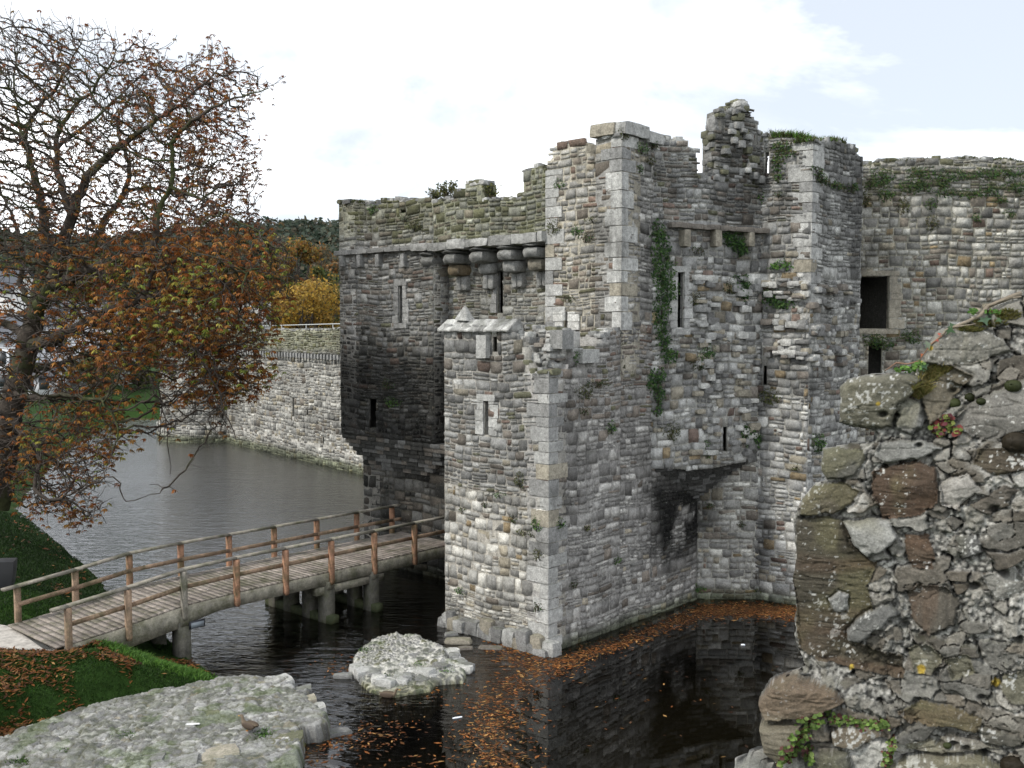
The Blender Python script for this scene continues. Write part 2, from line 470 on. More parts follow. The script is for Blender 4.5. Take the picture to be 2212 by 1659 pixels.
        # loose stones along the broken top
        if caps and rs.rand() < .85 * caps and not any(ha <= mid <= hb and hd >= tz - .05 for (ha, hb, hc, hd) in holes):
            nn = max(1, int(thick / .35))
            for q in range(nn):
                if rs.rand() < .35: continue
                hx = rs.uniform(.09, .2); hz = rs.uniform(.04, .09)
                c = face.pos(mid + rs.uniform(-.05, .05), tz + hz * rs.uniform(.1, .8), -hx - (thick - .2) * q / nn)
                ang = rs.uniform(-.3, .3); t3 = np.array([face.pos(mid + .1, 0, 0)[i] - face.pos(mid, 0, 0)[i] for i in range(3)]) * 10; t3[2] = rs.uniform(-.12, .12)
                n3 = np.array([t3[1], -t3[0], 0])
                pc = np.array(PAL[('grey', 'green', 'pale', 'mid')[rs.randint(4)]]) * rs.uniform(.8, 1.2)
                mb.rock(c, t3 * rs.uniform(.08, .2), n3 * hx, [0, 0, hz], col=pc, n=3, rnd=.25, amp=.12, seed=rs.randint(999))

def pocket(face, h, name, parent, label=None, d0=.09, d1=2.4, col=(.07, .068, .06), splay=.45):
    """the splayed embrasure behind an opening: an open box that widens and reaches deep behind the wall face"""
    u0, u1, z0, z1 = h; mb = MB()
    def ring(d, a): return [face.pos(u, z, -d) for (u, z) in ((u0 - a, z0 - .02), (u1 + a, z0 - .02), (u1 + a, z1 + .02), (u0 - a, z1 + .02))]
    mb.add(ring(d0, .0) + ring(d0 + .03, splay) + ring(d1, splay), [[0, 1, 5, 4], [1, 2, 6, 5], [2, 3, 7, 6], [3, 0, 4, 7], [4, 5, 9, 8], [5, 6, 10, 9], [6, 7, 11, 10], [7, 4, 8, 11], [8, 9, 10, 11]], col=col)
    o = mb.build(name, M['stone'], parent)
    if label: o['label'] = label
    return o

def frame_stones(mb, face, h, seed=0, w=.2, col='pale', sides=(1, 1, 1, 1), prot=.035):
    """dressed jambs, head and sill round an opening"""
    rs = np.random.RandomState(seed); u0, u1, z0, z1 = h
    t3 = np.array([*face.t, 0.]); n3 = np.array([*face.n, 0.])
    for sd, on in ((-1, sides[0]), (1, sides[1])):
        if not on: continue
        z = z0
        while z < z1 - .05:
            hh = min(rs.uniform(.22, .42), z1 - z); ww = w * rs.uniform(.7, 1.5)
            uc = u0 - ww / 2 if sd < 0 else u1 + ww / 2
            mb.rock(face.pos(uc, z + hh / 2, prot - .12), t3 * (ww / 2 - .005), n3 * .12, [0, 0, hh / 2 - .006], col=np.array(PAL[col]) * rs.uniform(.75, 1.1), n=4, rnd=.08, amp=.03, seed=rs.randint(999))
            z += hh
    um = (u0 + u1) / 2; W = (u1 - u0) / 2 + w * .9
    if sides[2]: mb.rock(face.pos(um, z1 + .1, prot - .12), t3 * W, n3 * .13, [0, 0, .095], col=np.array(PAL[col]) * .85, n=4, rnd=.08, amp=.03, seed=seed + 3)
    if sides[3]: mb.rock(face.pos(um, z0 - .1, prot - .12), t3 * W, n3 * .14, [0, 0, .095], col=np.array(PAL[col]) * .95, n=4, rnd=.08, amp=.03, seed=seed + 4)

def quoins(mb, P, t1, t2, z0, z1, seed=0, col=('pale', 'pale', 'pale', 'grey', 'pale', 'tan', 'grey'), prot=.035, big=1.0, lean=None, stain=None):
    """corner blocks at plan point P; t1,t2 = unit vectors running back along the two faces"""
    rs = np.random.RandomState(seed); z = z0; k = 0
    while z < z1 - .08:
        h = min(rs.uniform(.26, .5) * big, z1 - z); a, b = (.34, .2) if k % 2 else (.2, .36)
        a *= rs.uniform(.8, 1.25); b *= rs.uniform(.8, 1.25)
        T1 = np.array([*t1, 0.]); T2 = np.array([*t2, 0.])
        c = np.array([*P, z + h / 2]) + T1 * (a - prot) + T2 * (b - prot)
        if lean is not None: c[:2] += np.asarray(lean) * z
        cc = np.array(PAL[col[rs.randint(len(col))]]) * rs.uniform(.8, 1.12)
        if stain is not None: cc = cc * stain(z)
        mb.rock(c, T1 * a, T2 * b, [0, 0, h / 2 - .012], col=cc, n=5, rnd=.05, amp=.018, seed=rs.randint(999), cvar=.25)
        z += h; k += 1
# ------------------------------------------------------------------ the castle
C1 = np.array([1.04, 29.0]); BC = C1 + 3.45 * E1; C3 = C1 + 8.0 * E1
v3 = lambda t: np.array([t[0], t[1], 0.0])
n1, n2 = -E1, -E2            # outward normals: n1 faces the shore, n2 faces right
G = Face(BC + 14 * E2, BC)
BL = Face(C1 + 4.25 * E2, C1)
BR = Face(C1, C3)
PP = C1 + 5.19 * E1; QQ = np.array([8.43, 34.9]); RR = np.array([9.85, 33.95]); SS = np.array([12.5, 36.9])
PQ = Face(PP, QQ); QR = Face(QQ, RR); RS_ = Face(RR, SS); LQ = Face(C3, QQ + np.array([.1, 0]))

def st_noise(face, s=.6, seed=3, lo=.4, a=-.1, b=.25):
    """patchy dark growth; returns multiplier"""
    def f(U, Z):
        n = fbm(p3(U, Z, seed), s, 4, seed); return 1 - (1 - lo) * sst(a, b, n)
    return f

def wet(Z, top=.55):                       # green-black tide line at the water
    k = sst(top, top - .45, Z)[..., None]; return 1 - k * (1 - np.array([.42, .46, .34]))

# ---- barbican
barb = empty('barbican', (*C1, 0), 'square roofless stone barbican with an arrow slit standing in the moat beside the footbridge', 'stone tower')
def bl_style(u, z):
    if z > 7.6: return 'mixed'
    if z > 5.1: return 'thin' if (u + z) % 1.7 < .9 else 'mixed'
    if z > 4.4: return 'thin'
    if z > 1.3: return 'block'
    return 'rubblecore'
def bl_stain(U, Z):
    n = fbm(p3(U, Z, 1), .8, 4, 5)
    m = (.86 - .04 * sst(5, 8, Z))[..., None] * np.ones(3) * (1 - .25 * sst(0, .4, n))[..., None]
    m = m * np.where((Z < 4.6)[..., None], np.array([1.14, 1.12, 1.08]), 1)
    return m * wet(Z, .45)
slit = BL.hole(1045, 866, 1056, 940)
mb = MB()
blp = BL.prof([(940, 716), (1104, 716), (1108, 728), (1128, 738), (1136, 768), (1142, 803), (1230, 803)])
masonry(mb, BL, -.35, blp, [slit, BL.hole(1063, 728, 1073, 760)], bl_style, 21, thick=.8, stain=bl_stain, mortar=(.40, .385, .35), prot=.045, grid=(5, 5))
frame_stones(mb, BL, slit, 4, .3, 'pale', (1, 1, 1, 0), .03)
# battered rubble foot
for i in range(26):
    u = i / 25 * 4.3; rs = np.random.RandomState(i + 50)
    h = rs.uniform(.16, .34)
    mb.rock(BL.pos(u, h * .6 - .12 + .10 * (i % 3), rs.uniform(-.05, .13)), v3(BL.t) * rs.uniform(.14, .28), v3(BL.n) * .2, [0, 0, h], col=np.array(PAL[('grey', 'pale', 'mid', 'tan')[i % 4]]) * .8, n=5, rnd=.4, amp=.1, seed=i)
mb.build('left_wall', M['stone'], barb)
mb = MB()
def br_style(u, z):
    if u > 5 and z > 8: return 'thin'
    if z > 6.5: return 'mixed' if u < 2 else 'thin'
    return 'greyshade'
def br_stain(U, Z):
    n = fbm(p3(U, Z, 2), .8, 4, 9)
    blk = sst(4.2, 6.0, U + .8 * n + .25 * (Z - 3)) * sst(5.0, 3.9, Z + .6 * n) * sst(.5, 2.4, Z + .5 * n)
    blk = blk * sst(-.55, -.08, fbm(p3(U, Z, 7), 1.6, 4, 19)); m = (1.02 - .2 * sst(0, .4, n)) * (1 - .97 * blk)
    return m[..., None] * np.array([1.03, 1.0, .98]) * wet(Z, .5)
brp = BR.prof([(1190, 803), (1222, 803), (1223, 785), (1238, 783), (1239, 757), (1292, 756), (1294, 735), (1318, 716), (1345, 712)])
masonry(mb, BR, -.35, brp, [], br_style, 33, 0, 3.47, .8, br_stain, mortar=(.30, .30, .29), prot=.04, grid=(5, 5))
masonry(mb, BR, -.35, 4.9, [], br_style, 34, 5.19, 8.0, .8, br_stain, mortar=(.22, .22, .21), prot=.04, grid=(5, 5), caps=False)
masonry(mb, BR, -.35, 9.6, [], br_style, 35, 3.47, 5.19, .8, br_stain, mortar=(.28, .28, .27), prot=.04, grid=(5, 5), caps=False)
mb.build('right_wall', M['stone'], barb)
mb = MB()
quoins(mb, C1, E2, E1, .15, BL.uz(1200, 803)[1] + .02, 5, big=1.0)
mb.build('corner_stones', M['stone'], barb)
# broken inner core and steps
mb = MB()
ic = BL.off(-.85)
masonry(mb, ic, 7.5, ic.prof([(950, 700), (1085, 706), (1110, 700), (1135, 702), (1150, 712), (1190, 712), (1240, 716)]), [], 'rubblecore', 41, .3, 4.0, .9, None, prot=.09, lump=2)
for (x, y, w, h, c) in ((1216, 733, .26, .27, 'grey'), (1266, 769, .40, .20, 'pale'), (1048, 749, .2, .34, 'pale')):
    f = BR if x > 1190 else BL
    u, z = f.uz(x, y)
    mb.rock(f.pos(u, z, -.05), v3(f.t) * w, v3(f.n) * .24, [0, 0, h], col=np.array(PAL[c]) * .9, n=6, rnd=.05, amp=.02, seed=int(x))
rs = np.random.RandomState(8)
for i in range(90):      # slope of broken rubble
    x = rs.uniform(1108, 1240); yt = np.interp(x, [1108, 1140, 1150, 1240], [722, 760, 790, 772]); y = yt - rs.uniform(-14, 52) * np.interp(x, [1108, 1150, 1200, 1240], [.3, 1, 1, .5])
    u, z = BL.off(-.5).uz(min(x, 1190), y)
    mb.rock(BL.pos(u, z, -.45 - rs.uniform(0, .35)), v3(BL.t) * rs.uniform(.06, .17), v3(BL.n) * .2, [0, rs.uniform(-.03, .03), rs.uniform(.04, .1)], col=np.array(PAL[('white', 'pale', 'grey', 'brown', 'pale')[i % 5]]) * .9, n=4, rnd=.35, amp=.14, seed=i)
mb.build('broken_core', M['stone'], barb)
# coping slabs, roof shaped
def coping(face, x0, x1, yb, yt, name, parent, seed, over=.12, inw=.55, col='pale', ridge=.3, lab=None):
    mb = MB(); u0, zb = face.uz(x0, yb); u1, zt = face.uz(x1, yt); rs = np.random.RandomState(seed); u = u0
    while u < u1 - .1:
        w = min(rs.uniform(.7, 1.1), u1 - u); k = 7; zt0 = zt
        prof = [(over, zb), (over, zb + .07), (-ridge, zt), (-ridge - .14, zt), (-inw, zb + .07), (-inw, zb)]
        nn = 12; us_ = np.linspace(u + .008, u + w - .008, nn); V = []
        for uu in us_:
            for d, z in prof: V.append(face.pos(uu, z + rs.uniform(-.012, .012), d + rs.uniform(-.012, .012)))
        Q = []
        for i in range(nn - 1):
            for j in range(6): Q.append([i * 6 + j, (i + 1) * 6 + j, (i + 1) * 6 + (j + 1) % 6, i * 6 + (j + 1) % 6])
        T = [[0, j, j + 1] for j in range(1, 5)] + [[(nn - 1) * 6, (nn - 1) * 6 + j + 1, (nn - 1) * 6 + j] for j in range(1, 5)]
        V = np.array(V); V += .022 * np.stack([fbm(V, 3.0, 3, 80 + q_) for q_ in range(3)], -1); cv_ = (np.array(PAL[col]) * rs.uniform(.7, 1.0))[None] * np.clip(1 + 1.1 * fbm(V, 5, 3, 9), .4, 1.4)[:, None]; mb.add(V, Q, T, cv_); u += w
    return tag(mb.build(name, M['stone'], parent), lab)
coping(BL, 951, 1104, 716, 689, 'coping', barb, 3)
mb = MB(); u, z = BL.uz(990, 676)
mb.rock(BL.pos(u, z - .02, -.28), v3(BL.t) * .30, v3(BL.n) * .2, [0, 0, .22], col=np.array(PAL['pale']), n=7, rnd=.25, amp=.07, seed=4, taper=.85)
mb.build('finial_stub', M['stone'], barb)
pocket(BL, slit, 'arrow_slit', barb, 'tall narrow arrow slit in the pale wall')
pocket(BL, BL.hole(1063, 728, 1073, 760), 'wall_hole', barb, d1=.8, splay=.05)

# ---- left gate tower
lt = empty('gatehouse_tower', (*(BC + 11 * E2), 0), 'left gatehouse tower, dark below with stain and painted shade, mossy on top, left of the row of corbels', 'tower')
def lt_style(u, z):
    if z > 12.4: return 'parapet'
    if z > 9.4: return 'mixed' if z > 11.6 else 'thin'
    if z > 6.9: return 'darkthin'
    return 'darkthin' if int(z * 2) % 2 else 'rough'
def lt_stain_shade(U, Z):
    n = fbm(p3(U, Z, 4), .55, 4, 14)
    d = sst(9.6, 7.6, Z + .8 * n)  # dark lower zone: algae stain, with shading also painted into the stone colour
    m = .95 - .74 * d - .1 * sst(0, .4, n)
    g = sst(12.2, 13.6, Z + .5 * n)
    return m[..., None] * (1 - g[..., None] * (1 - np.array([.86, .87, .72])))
def lb_stain_shade(U, Z):
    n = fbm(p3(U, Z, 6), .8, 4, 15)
    return (.62 - .3 * sst(-.1, .3, n))[..., None] * np.array([1.02, 1, .95]) * wet(Z)  # base tone: stain and painted-in shading together, tide line at the water
zs_ = G.uz(820, 541)[1]; zl = G.uz(840, 948)[1]
sl = G.hole(861, 617, 870, 698); br1 = G.hole(797, 862, 812, 925)
top_lt = G.prof([(700, 441), (735, 437), (792, 438), (800, 452), (818, 448), (824, 430), (862, 431), (905, 433), (963, 433)])
uL = G.uz(735, 800)[0]; uR = G.uz(937, 700)[0]
mb = MB()
masonry(mb, G, zl, top_lt, [sl, br1, G.hole(863, 452, 876, 460)], lt_style, 51, uL, uR, 1.1, lt_stain_shade, mortar=(.25, .245, .225), prot=.05)
frame_stones(mb, G, sl, 14, .26, 'grey', (1, 1, 1, 1), .03)
FL = Face(G.pos(uL, 0, 0)[:2] + 6 * E1, G.pos(uL, 0, 0)[:2])
masonry(mb, FL, zl, top_lt(uL), [], lt_style, 52, 0, None, 1.0, lt_stain_shade, prot=.04)
mb.build('upper_wall', M['stone'], lt)
mb = MB()
GB = G.off(-.62); uB = GB.uz(785, 1050)[0]
masonry(mb, GB, -.35, zl + .1, [], 'darkblock', 53, uB, G.uz(960, 900)[0] + 2.5, 1.0, lb_stain_shade, mortar=(.15, .145, .13), caps=False, prot=.05, grid=(5, 5))
FB = Face(GB.pos(uB, 0, 0)[:2] + 6 * E1, GB.pos(uB, 0, 0)[:2])
masonry(mb, FB, -.35, zl + .1, [], 'darkblock', 54, 0, None, 1.0, lb_stain_shade, caps=False)
mb.build('lower_wall', M['stone'], lt)
mb = MB(); rs = np.random.RandomState(3)
for k in range(8):            # stepped corbelling between upper and lower wall
    z = zl - .02 - k * .165; pr = .62 * (1 - (k + .3) / 8) ** .8; ua = uL + .03 + (uB - uL + .1) * (k / 5.0) ** 1.1 if k < 5 else uB + .25 * (k - 4); ub = uR + .6 - .22 * k
    u = ua
    while u < ub:
        w = rs.uniform(.25, .6)
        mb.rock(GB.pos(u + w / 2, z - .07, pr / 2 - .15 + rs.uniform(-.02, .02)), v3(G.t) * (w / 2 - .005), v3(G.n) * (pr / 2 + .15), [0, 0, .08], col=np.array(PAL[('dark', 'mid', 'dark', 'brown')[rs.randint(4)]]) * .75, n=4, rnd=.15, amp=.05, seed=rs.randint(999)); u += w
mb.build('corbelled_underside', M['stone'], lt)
mb = MB(); u = uL - .05       # string course
while u < G.uz(885, 540)[0]:
    w = rs.uniform(.6, 1.1); mb.rock(G.pos(u + w / 2, zs_, .06), v3(G.t) * (w / 2 - .004), v3(G.n) * .17, [0, 0, .09], col=np.array(PAL['grey']) * rs.uniform(.7, 1.), n=5, rnd=.12, amp=.05, seed=rs.randint(999)); u += w
mb.build('string_course', M['stone'], lt)
for x in (744, 782, 822, 876):
    mb = MB(); u, z = G.uz(x, 563)
    mb.rock(G.pos(u, z, .0), v3(G.t) * .11, v3(G.n) * .2, [0, 0, .24], col=np.array(PAL['grey']), n=5, rnd=.2, amp=.06, seed=x); mb.build('corbel', M['stone'], lt)
pocket(G, sl, 'arrow_slit', lt, 'arrow slit with dressed jambs'); pocket(G, br1, 'arrow_slit', lt, 'broken lower arrow slit with ragged edges')

# ---- machicolated gate wall between the towers
gw = empty('gate_wall', (*(BC + 6 * E2), 0), 'gate wall with a row of heavy corbels under its parapet, between left tower and tall turret', 'castle wall')
GR = G.off(-.75); u2 = G.uz(1181, 500)[0]
par_bot = G.uz(1040, 541)[1]
gtop = G.prof([(930, 434), (961, 434), (963, 427), (984, 430), (985, 411), (1003, 411), (1004, 395), (1037, 393), (1038, 430), (1073, 432), (1118, 428), (1131, 420), (1132, 369), (1156, 359), (1172, 366), (1181, 367)])
mb = MB()
pb = lambda u: np.interp(u, [uR, uR + .5, u2], [G.uz(930, 545)[1], G.uz(960, 541)[1], G.uz(1175, 522)[1]])
masonry(mb, G, par_bot - .6, gtop, [], lambda u, z: 'parapet', 61, uR, u2, .75, lambda U, Z: (1.0 - .15 * sst(0, .4, fbm(p3(U, Z, 3), .7, 3, 2)))[..., None] * np.array([.92, .93, .80]), bot=pb, mortar=(.26, .26, .22), prot=.05)
# projecting slab course
u = G.uz(897, 530)[0]; rs = np.random.RandomState(12)
while u < u2 - .05:
    w = min(rs.uniform(.85, 1.15), u2 - u); z = float(pb(u + w / 2)) + .17 + rs.uniform(-.035, .05)
    mb.rock(G.pos(u + w / 2, z, -.02), v3(G.t) * (w / 2 - .005), v3(G.n) * .27, [0, 0, rs.uniform(.12, .19)], col=np.array(PAL['pale']) * rs.uniform(.62, .9), n=7, rnd=.16, amp=.07, seed=rs.randint(999)); u += w
mb.build('parapet', M['stone'], gw)
mb = MB()
mhol = [(G.uz(x0, 560)[0], G.uz(x1, 560)[0], float(pb(G.uz(x0, 560)[0])) - .62, float(pb(G.uz(x0, 560)[0])) + .02) for x0, x1 in ((943, 960), (1000, 1015), (1058, 1076), (1116, 1133))]
slot = GR.hole(1074, 585, 1086, 676); sl2 = GR.hole(936, 862, 950, 932)
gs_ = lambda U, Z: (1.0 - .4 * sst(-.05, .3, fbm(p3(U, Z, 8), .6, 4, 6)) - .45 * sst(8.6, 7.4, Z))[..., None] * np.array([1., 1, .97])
masonry(mb, GR, -.35, float(gtop(u2 - 1.8)) - .3, [slot, sl2] + mhol, lambda u, z: 'thin' if z > 9.5 else 'darkthin', 62, uR - .05, u2 + .4, .9, gs_, mortar=(.27, .265, .24), caps=False, prot=.04)
frame_stones(mb, GR, slot, 3, .24, 'grey', (1, 0, 0, 0), .05)
masonry(mb, Face(G.pos(uR, 0, 0)[:2], G.pos(uR, 0, 0)[:2] + .85 * E1), zl, 12.3, [], 'thin', 64, 0, None, .3, lambda U, Z: .8 * lt_stain_shade(U, Z), caps=False, mortar=(.2, .2, .18))
mb.build('recessed_wall', M['stone'], gw)
for i, x in enumerate((924, 972, 1030, 1092, 1147)):
    mb = MB(); uc = G.uz(x, 560)[0]; b0 = float(pb(uc)); sd = 70 + i * 10
    for (zt, zb, pr, hw, cc) in ((0, -.13, .90, .32, 'grey'), (-.14, -.50, .88, .33, 'pale'), (-.50, -.90, .62, .30, ('tan', 'ochre', 'pale', 'pale', 'tan')[i]), (-.90, -1.42, .22, .13, 'pale')):
        if i == 2 and zb == -.90: pr = .38
        for q in ((-.13, .13) if hw < .2 else (0,)):
            mb.rock(GR.pos(uc + q, b0 + (zt + zb) / 2, pr / 2 - .1), v3(G.t) * hw, v3(G.n) * (pr / 2 + .1), [0, 0, (zt - zb) / 2 - .01], col=np.array(PAL[cc]) * (.62 if hw > .2 else .6), n=8, rnd=.62, amp=.09, seed=sd); sd += 1
    mb.build('corbel', M['stone'], gw)
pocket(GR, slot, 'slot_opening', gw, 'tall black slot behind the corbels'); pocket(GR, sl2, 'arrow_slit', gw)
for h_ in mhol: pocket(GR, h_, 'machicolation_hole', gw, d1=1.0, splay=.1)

# ---- tall turret with capping slab (block B)
tb = empty('turret', (*BC, 9), 'tall square turret with pale corner stones and a thick stone slab on its top', 'turret')
def tb_stain(U, Z):
    n = fbm(p3(U, Z, 4), .6, 4, 24)
    return (1.1 - .25 * sst(0, .35, n))[..., None] * np.array([1.03, 1.0, .95])
gtop2 = G.prof([(1178, 366), (1180, 343), (1194, 340), (1195, 321), (1207, 306), (1262, 307), (1264, 327), (1276, 331), (1278, 367), (1290, 366), (1291, 291), (1345, 291)])
slw = G.hole(1218, 673, 1228, 713)
mb = MB()
masonry(mb, G, 7.8, gtop2, [slw], lambda u, z: 'mixed' if z > 11.4 else 'thin', 71, u2, 14, 1.0, tb_stain, mortar=(.36, .345, .30), prot=.045)
frame_stones(mb, G, slw, 33, .32, 'white', (1, 1, 0, 0), .06)
quoins(mb, G.pos(u2, 0, 0)[:2], -E2, E1, 9.3, G.uz(1181, 368)[1], 12)
mb.build('left_wall', M['stone'], tb)
mb = MB()
bp2 = BR.prof([(1330, 291), (1463, 300)])
masonry(mb, BR, 8.9, bp2, [], lambda u, z: 'greyshade', 72, 3.45, 5.19, 1.0, lambda U, Z: (.95 - .35 * sst(-.05, .3, fbm(p3(U, Z, 1), .7, 4, 5)))[..., None] * np.array([1.02, 1, .98]), prot=.05, mortar=(.26, .26, .25))
mb.build('right_wall', M['stone'], tb)
mb = MB(); quoins(mb, BC, E2, E1, 9.3, G.uz(1335, 291)[1], 15, big=1.25); mb.build('corner_stones', M['stone'], tb)
mb = MB(); zc = G.uz(1335, 277)[1]; u, _ = G.uz(1306, 277)
mb.rock(G.pos(u, zc, -.3), v3(G.t) * .46, v3(G.n) * .46, [.02, 0, .19], col=np.array(PAL['tan']) * .95, n=7, rnd=.10, amp=.03, seed=4)
mb.rock(BR.pos(4.05, zc + .0, -.3), v3(BR.t) * .66, v3(BR.n) * .46, [0, 0, .19], col=np.array(PAL['pale']) * .9, n=7, rnd=.10, amp=.05, seed=9)
mb.rock(BR.pos(5.35, zc - .1, -.3), v3(BR.t) * .62, v3(BR.n) * .44, [0, 0, .17], col=np.array(PAL['pale']) * .9, n=7, rnd=.12, amp=.05, seed=11)
mb.build('capping_slab', M['stone'], tb)
pocket(G, slw, 'arrow_slit', tb, 'arrow slit between two upright pale blocks')

# ---- right gate tower
rt = empty('gatehouse_tower', (*QQ, 0), 'right gatehouse tower hung with ivy, with a jagged pinnacle and grass growing on its top', 'tower')
def rt_style(u, z):
    if z > 12.8: return 'thin'
    if z > 11.2: return 'mixed'
    return 'rough'
def rt_stain(U, Z):
    n = fbm(p3(U, Z, 11), .55, 5, 31)
    return (1.06 - .55 * sst(.05, .32, n))[..., None] * np.ones(3) * wet(Z, .5)
zq = PQ.uz(1500, 1012)[1]
pqtop = PQ.prof([(1400, 300), (1463, 300), (1486, 302), (1488, 323), (1505, 324), (1507, 378), (1546, 382), (1547, 318), (1549, 286), (1559, 263), (1560, 238), (1584, 236), (1588, 218), (1615, 217), (1618, 244), (1629, 254), (1639, 279), (1646, 300)])
w1 = PQ.hole(1463, 588, 1477, 710); w2 = PQ.hole(1562, 922, 1572, 976)
pbq = lambda u: zq + .30 * np.sin(np.clip(np.asarray(u, float) / PQ.L, 0, 1) * 3.1) * -1 + .1 * np.asarray(u, float) / PQ.L + .2
mb = MB()
masonry(mb, PQ, zq - .3, pqtop, [w1, w2], rt_style, 81, -.1, PQ.L + .25, .7, rt_stain, bot=pbq, mortar=(.30, .295, .27), prot=.07, grid=(5, 5))
frame_stones(mb, PQ, w1, 33, .28, 'pale', (1, 1, 1, 1), .04)
# ledge above the upper corbels
u = PQ.uz(1440, 490)[0]; rs = np.random.RandomState(4)
while u < PQ.L:
    w = rs.uniform(.4, .8); z = np.interp(u, [0, PQ.L], [PQ.uz(1420, 485)[1], PQ.uz(1635, 500)[1]])
    mb.rock(PQ.pos(u + w / 2, z, .10), v3(PQ.t) * w / 2, v3(PQ.n) * .2, [0, 0, .08], col=np.array(PAL['brown']) * .9, n=5, rnd=.15, amp=.07, seed=rs.randint(999)); u += w
for i in range(130):      # rough, half lost facing stones
    x = rs.uniform(1500, 1640); y = rs.uniform(600, 980); u, z = PQ.uz(x, y)
    if u > PQ.L - .1 or w2[0] - .2 < u < w2[1] + .2: continue
    mb.rock(PQ.pos(u, z, rs.uniform(0, .06)), v3(PQ.t) * rs.uniform(.09, .24), v3(PQ.n) * .12, [0, 0, rs.uniform(.05, .13)], col=np.array(PAL[('pale', 'grey', 'white', 'tan', 'mid')[rs.randint(5)]]) * .9, n=4, rnd=.4, amp=.1, seed=i)
mb.build('angled_wall', M['stone'], rt)
for x in (1474, 1541, 1612):
    mb = MB(); u, z = PQ.uz(x, 515)
    mb.rock(PQ.pos(u, z, .02), v3(PQ.t) * .13, v3(PQ.n) * .28, [0, 0, .28], col=np.array(PAL['tan']) * .9, n=6, rnd=.25, amp=.07, seed=x); mb.build('corbel', M['stone'], rt)
mb = MB(); rs = np.random.RandomState(6)
for k in range(12):           # squinch: courses stepping back into the corner
    f = ((k + .5) / 12) ** .85; a = PP + (C3 - PP) * f; b = QQ + (C3 - QQ) * f; d = b - a; L = np.linalg.norm(d); t = d / L; n = np.array([t[1], -t[0]]); z = zq + .1 - k * .115; u = 0
    while u < L - .05:
        w = min(rs.uniform(.22, .5), L - u); c = a + t * (u + w / 2) - n * .35
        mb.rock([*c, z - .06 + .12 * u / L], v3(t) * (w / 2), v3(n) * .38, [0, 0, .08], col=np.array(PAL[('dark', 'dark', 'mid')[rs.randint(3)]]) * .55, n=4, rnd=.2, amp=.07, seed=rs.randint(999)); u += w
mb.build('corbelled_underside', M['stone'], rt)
mb = MB()
def lq_stain(U, Z):
    n = fbm(p3(U, Z, 3), .8, 4, 41); blk = sst(1.4, .2, U + .6 * n) * sst(1.6, 3.0, Z + .4 * n)
    return ((1.08 - .2 * sst(0, .4, n)) * (1 - .7 * blk))[..., None] * np.array([1.0, .99, .96]) * wet(Z, .5)
masonry(mb, LQ, -.35, 5.3, [], 'rough', 82, 0, None, .8, lq_stain, caps=False, mortar=(.33, .325, .30), prot=.05, grid=(5, 5))
w3 = QR.hole(1637, 640, 1647, 688); w4 = QR.hole(1648, 790, 1656, 832)
qrt = QR.prof([(1630, 290), (1646, 292), (1668, 297), (1703, 297), (1760, 304)])
wt = QR.hole(1652, 328, 1661, 378)
masonry(mb, QR, -.35, qrt, [w3, w4, wt], rt_style, 83, -.25, None, .9, rt_stain, mortar=(.32, .315, .29), prot=.07, grid=(5, 5))
quoins(mb, RR, (QQ - RR) / np.linalg.norm(QQ - RR), (SS - RR) / np.linalg.norm(SS - RR), 10.2, QR.uz(1745, 312)[1], 19, big=1.15)
rst = RS_.prof([(1735, 303), (1751, 305), (1815, 305), (1837, 318), (1853, 327), (1870, 356)])
masonry(mb, RS_, -.35, rst, [], lambda u, z: 'greyshade' if z > 10 else 'rough', 84, 0, None, .9, lambda U, Z: rt_stain(U, Z) * np.array([1.0, 1, .99]) * .97, mortar=(.28, .28, .27), prot=.06, grid=(5, 5))
SE = Face(SS, SS + np.array([-1.2, 5.0]))
masonry(mb, Face(SS, SS + 5 * np.array([.3, .954])), -.35, 15.2, [], 'greyshade', 85, 0, None, .9, rt_stain)
# tumbled ledge of projecting stones round the angle
rs = np.random.RandomState(44)
for i in range(150):
    f, x0, x1 = ((QR, 1642, 1742), (RS_, 1750, 1850))[i % 2]
    x = rs.uniform(x0, x1); y = rs.choice([612, 640, 700, 745, 765]) + rs.uniform(-8, 8) + (14 if f is RS_ else 0); u, z = f.uz(x, y)
    if f is QR and (w3[0] - .15 < u < w3[1] + .15) and (w4[2] < z < w3[3]): continue
    mb.rock(f.pos(u, z, rs.uniform(.0, .09)), v3(f.t) * rs.uniform(.09, .24), v3(f.n) * rs.uniform(.1, .2), [0, 0, rs.uniform(.05, .12)], col=np.array(PAL[('pale', 'grey', 'white', 'tan', 'mid', 'brown')[rs.randint(6)]]) * .9, n=4, rnd=.4, amp=.1, seed=i)
mb.build('outer_wall', M['stone'], rt)
mb = MB()
for i in range(46):          # rough stones that model the pinnacle
    k = i / 46.; z = np.interp(k, [0, 1], [PQ.uz(1600, 390)[1], PQ.uz(1600, 222)[1]]); xr = np.interp(k, [0, .35, .6, .8, 1], [1638, 1630, 1614, 1608, 1606]); xl = np.interp(k, [0, .4, .7, 1], [1556, 1560, 1572, 1598])
    x = rs.uniform(xl, xr); u = PQ.uz(x, 300)[0]
    mb.rock(PQ.pos(u, z, rs.uniform(-.25, .08)), v3(PQ.t) * rs.uniform(.10, .19), v3(PQ.n) * .2, [0, 0, rs.uniform(.05, .14)], col=np.array(PAL[('grey', 'mid', 'pale', 'green')[rs.randint(4)]]), n=4, rnd=.3, amp=.1, seed=i)
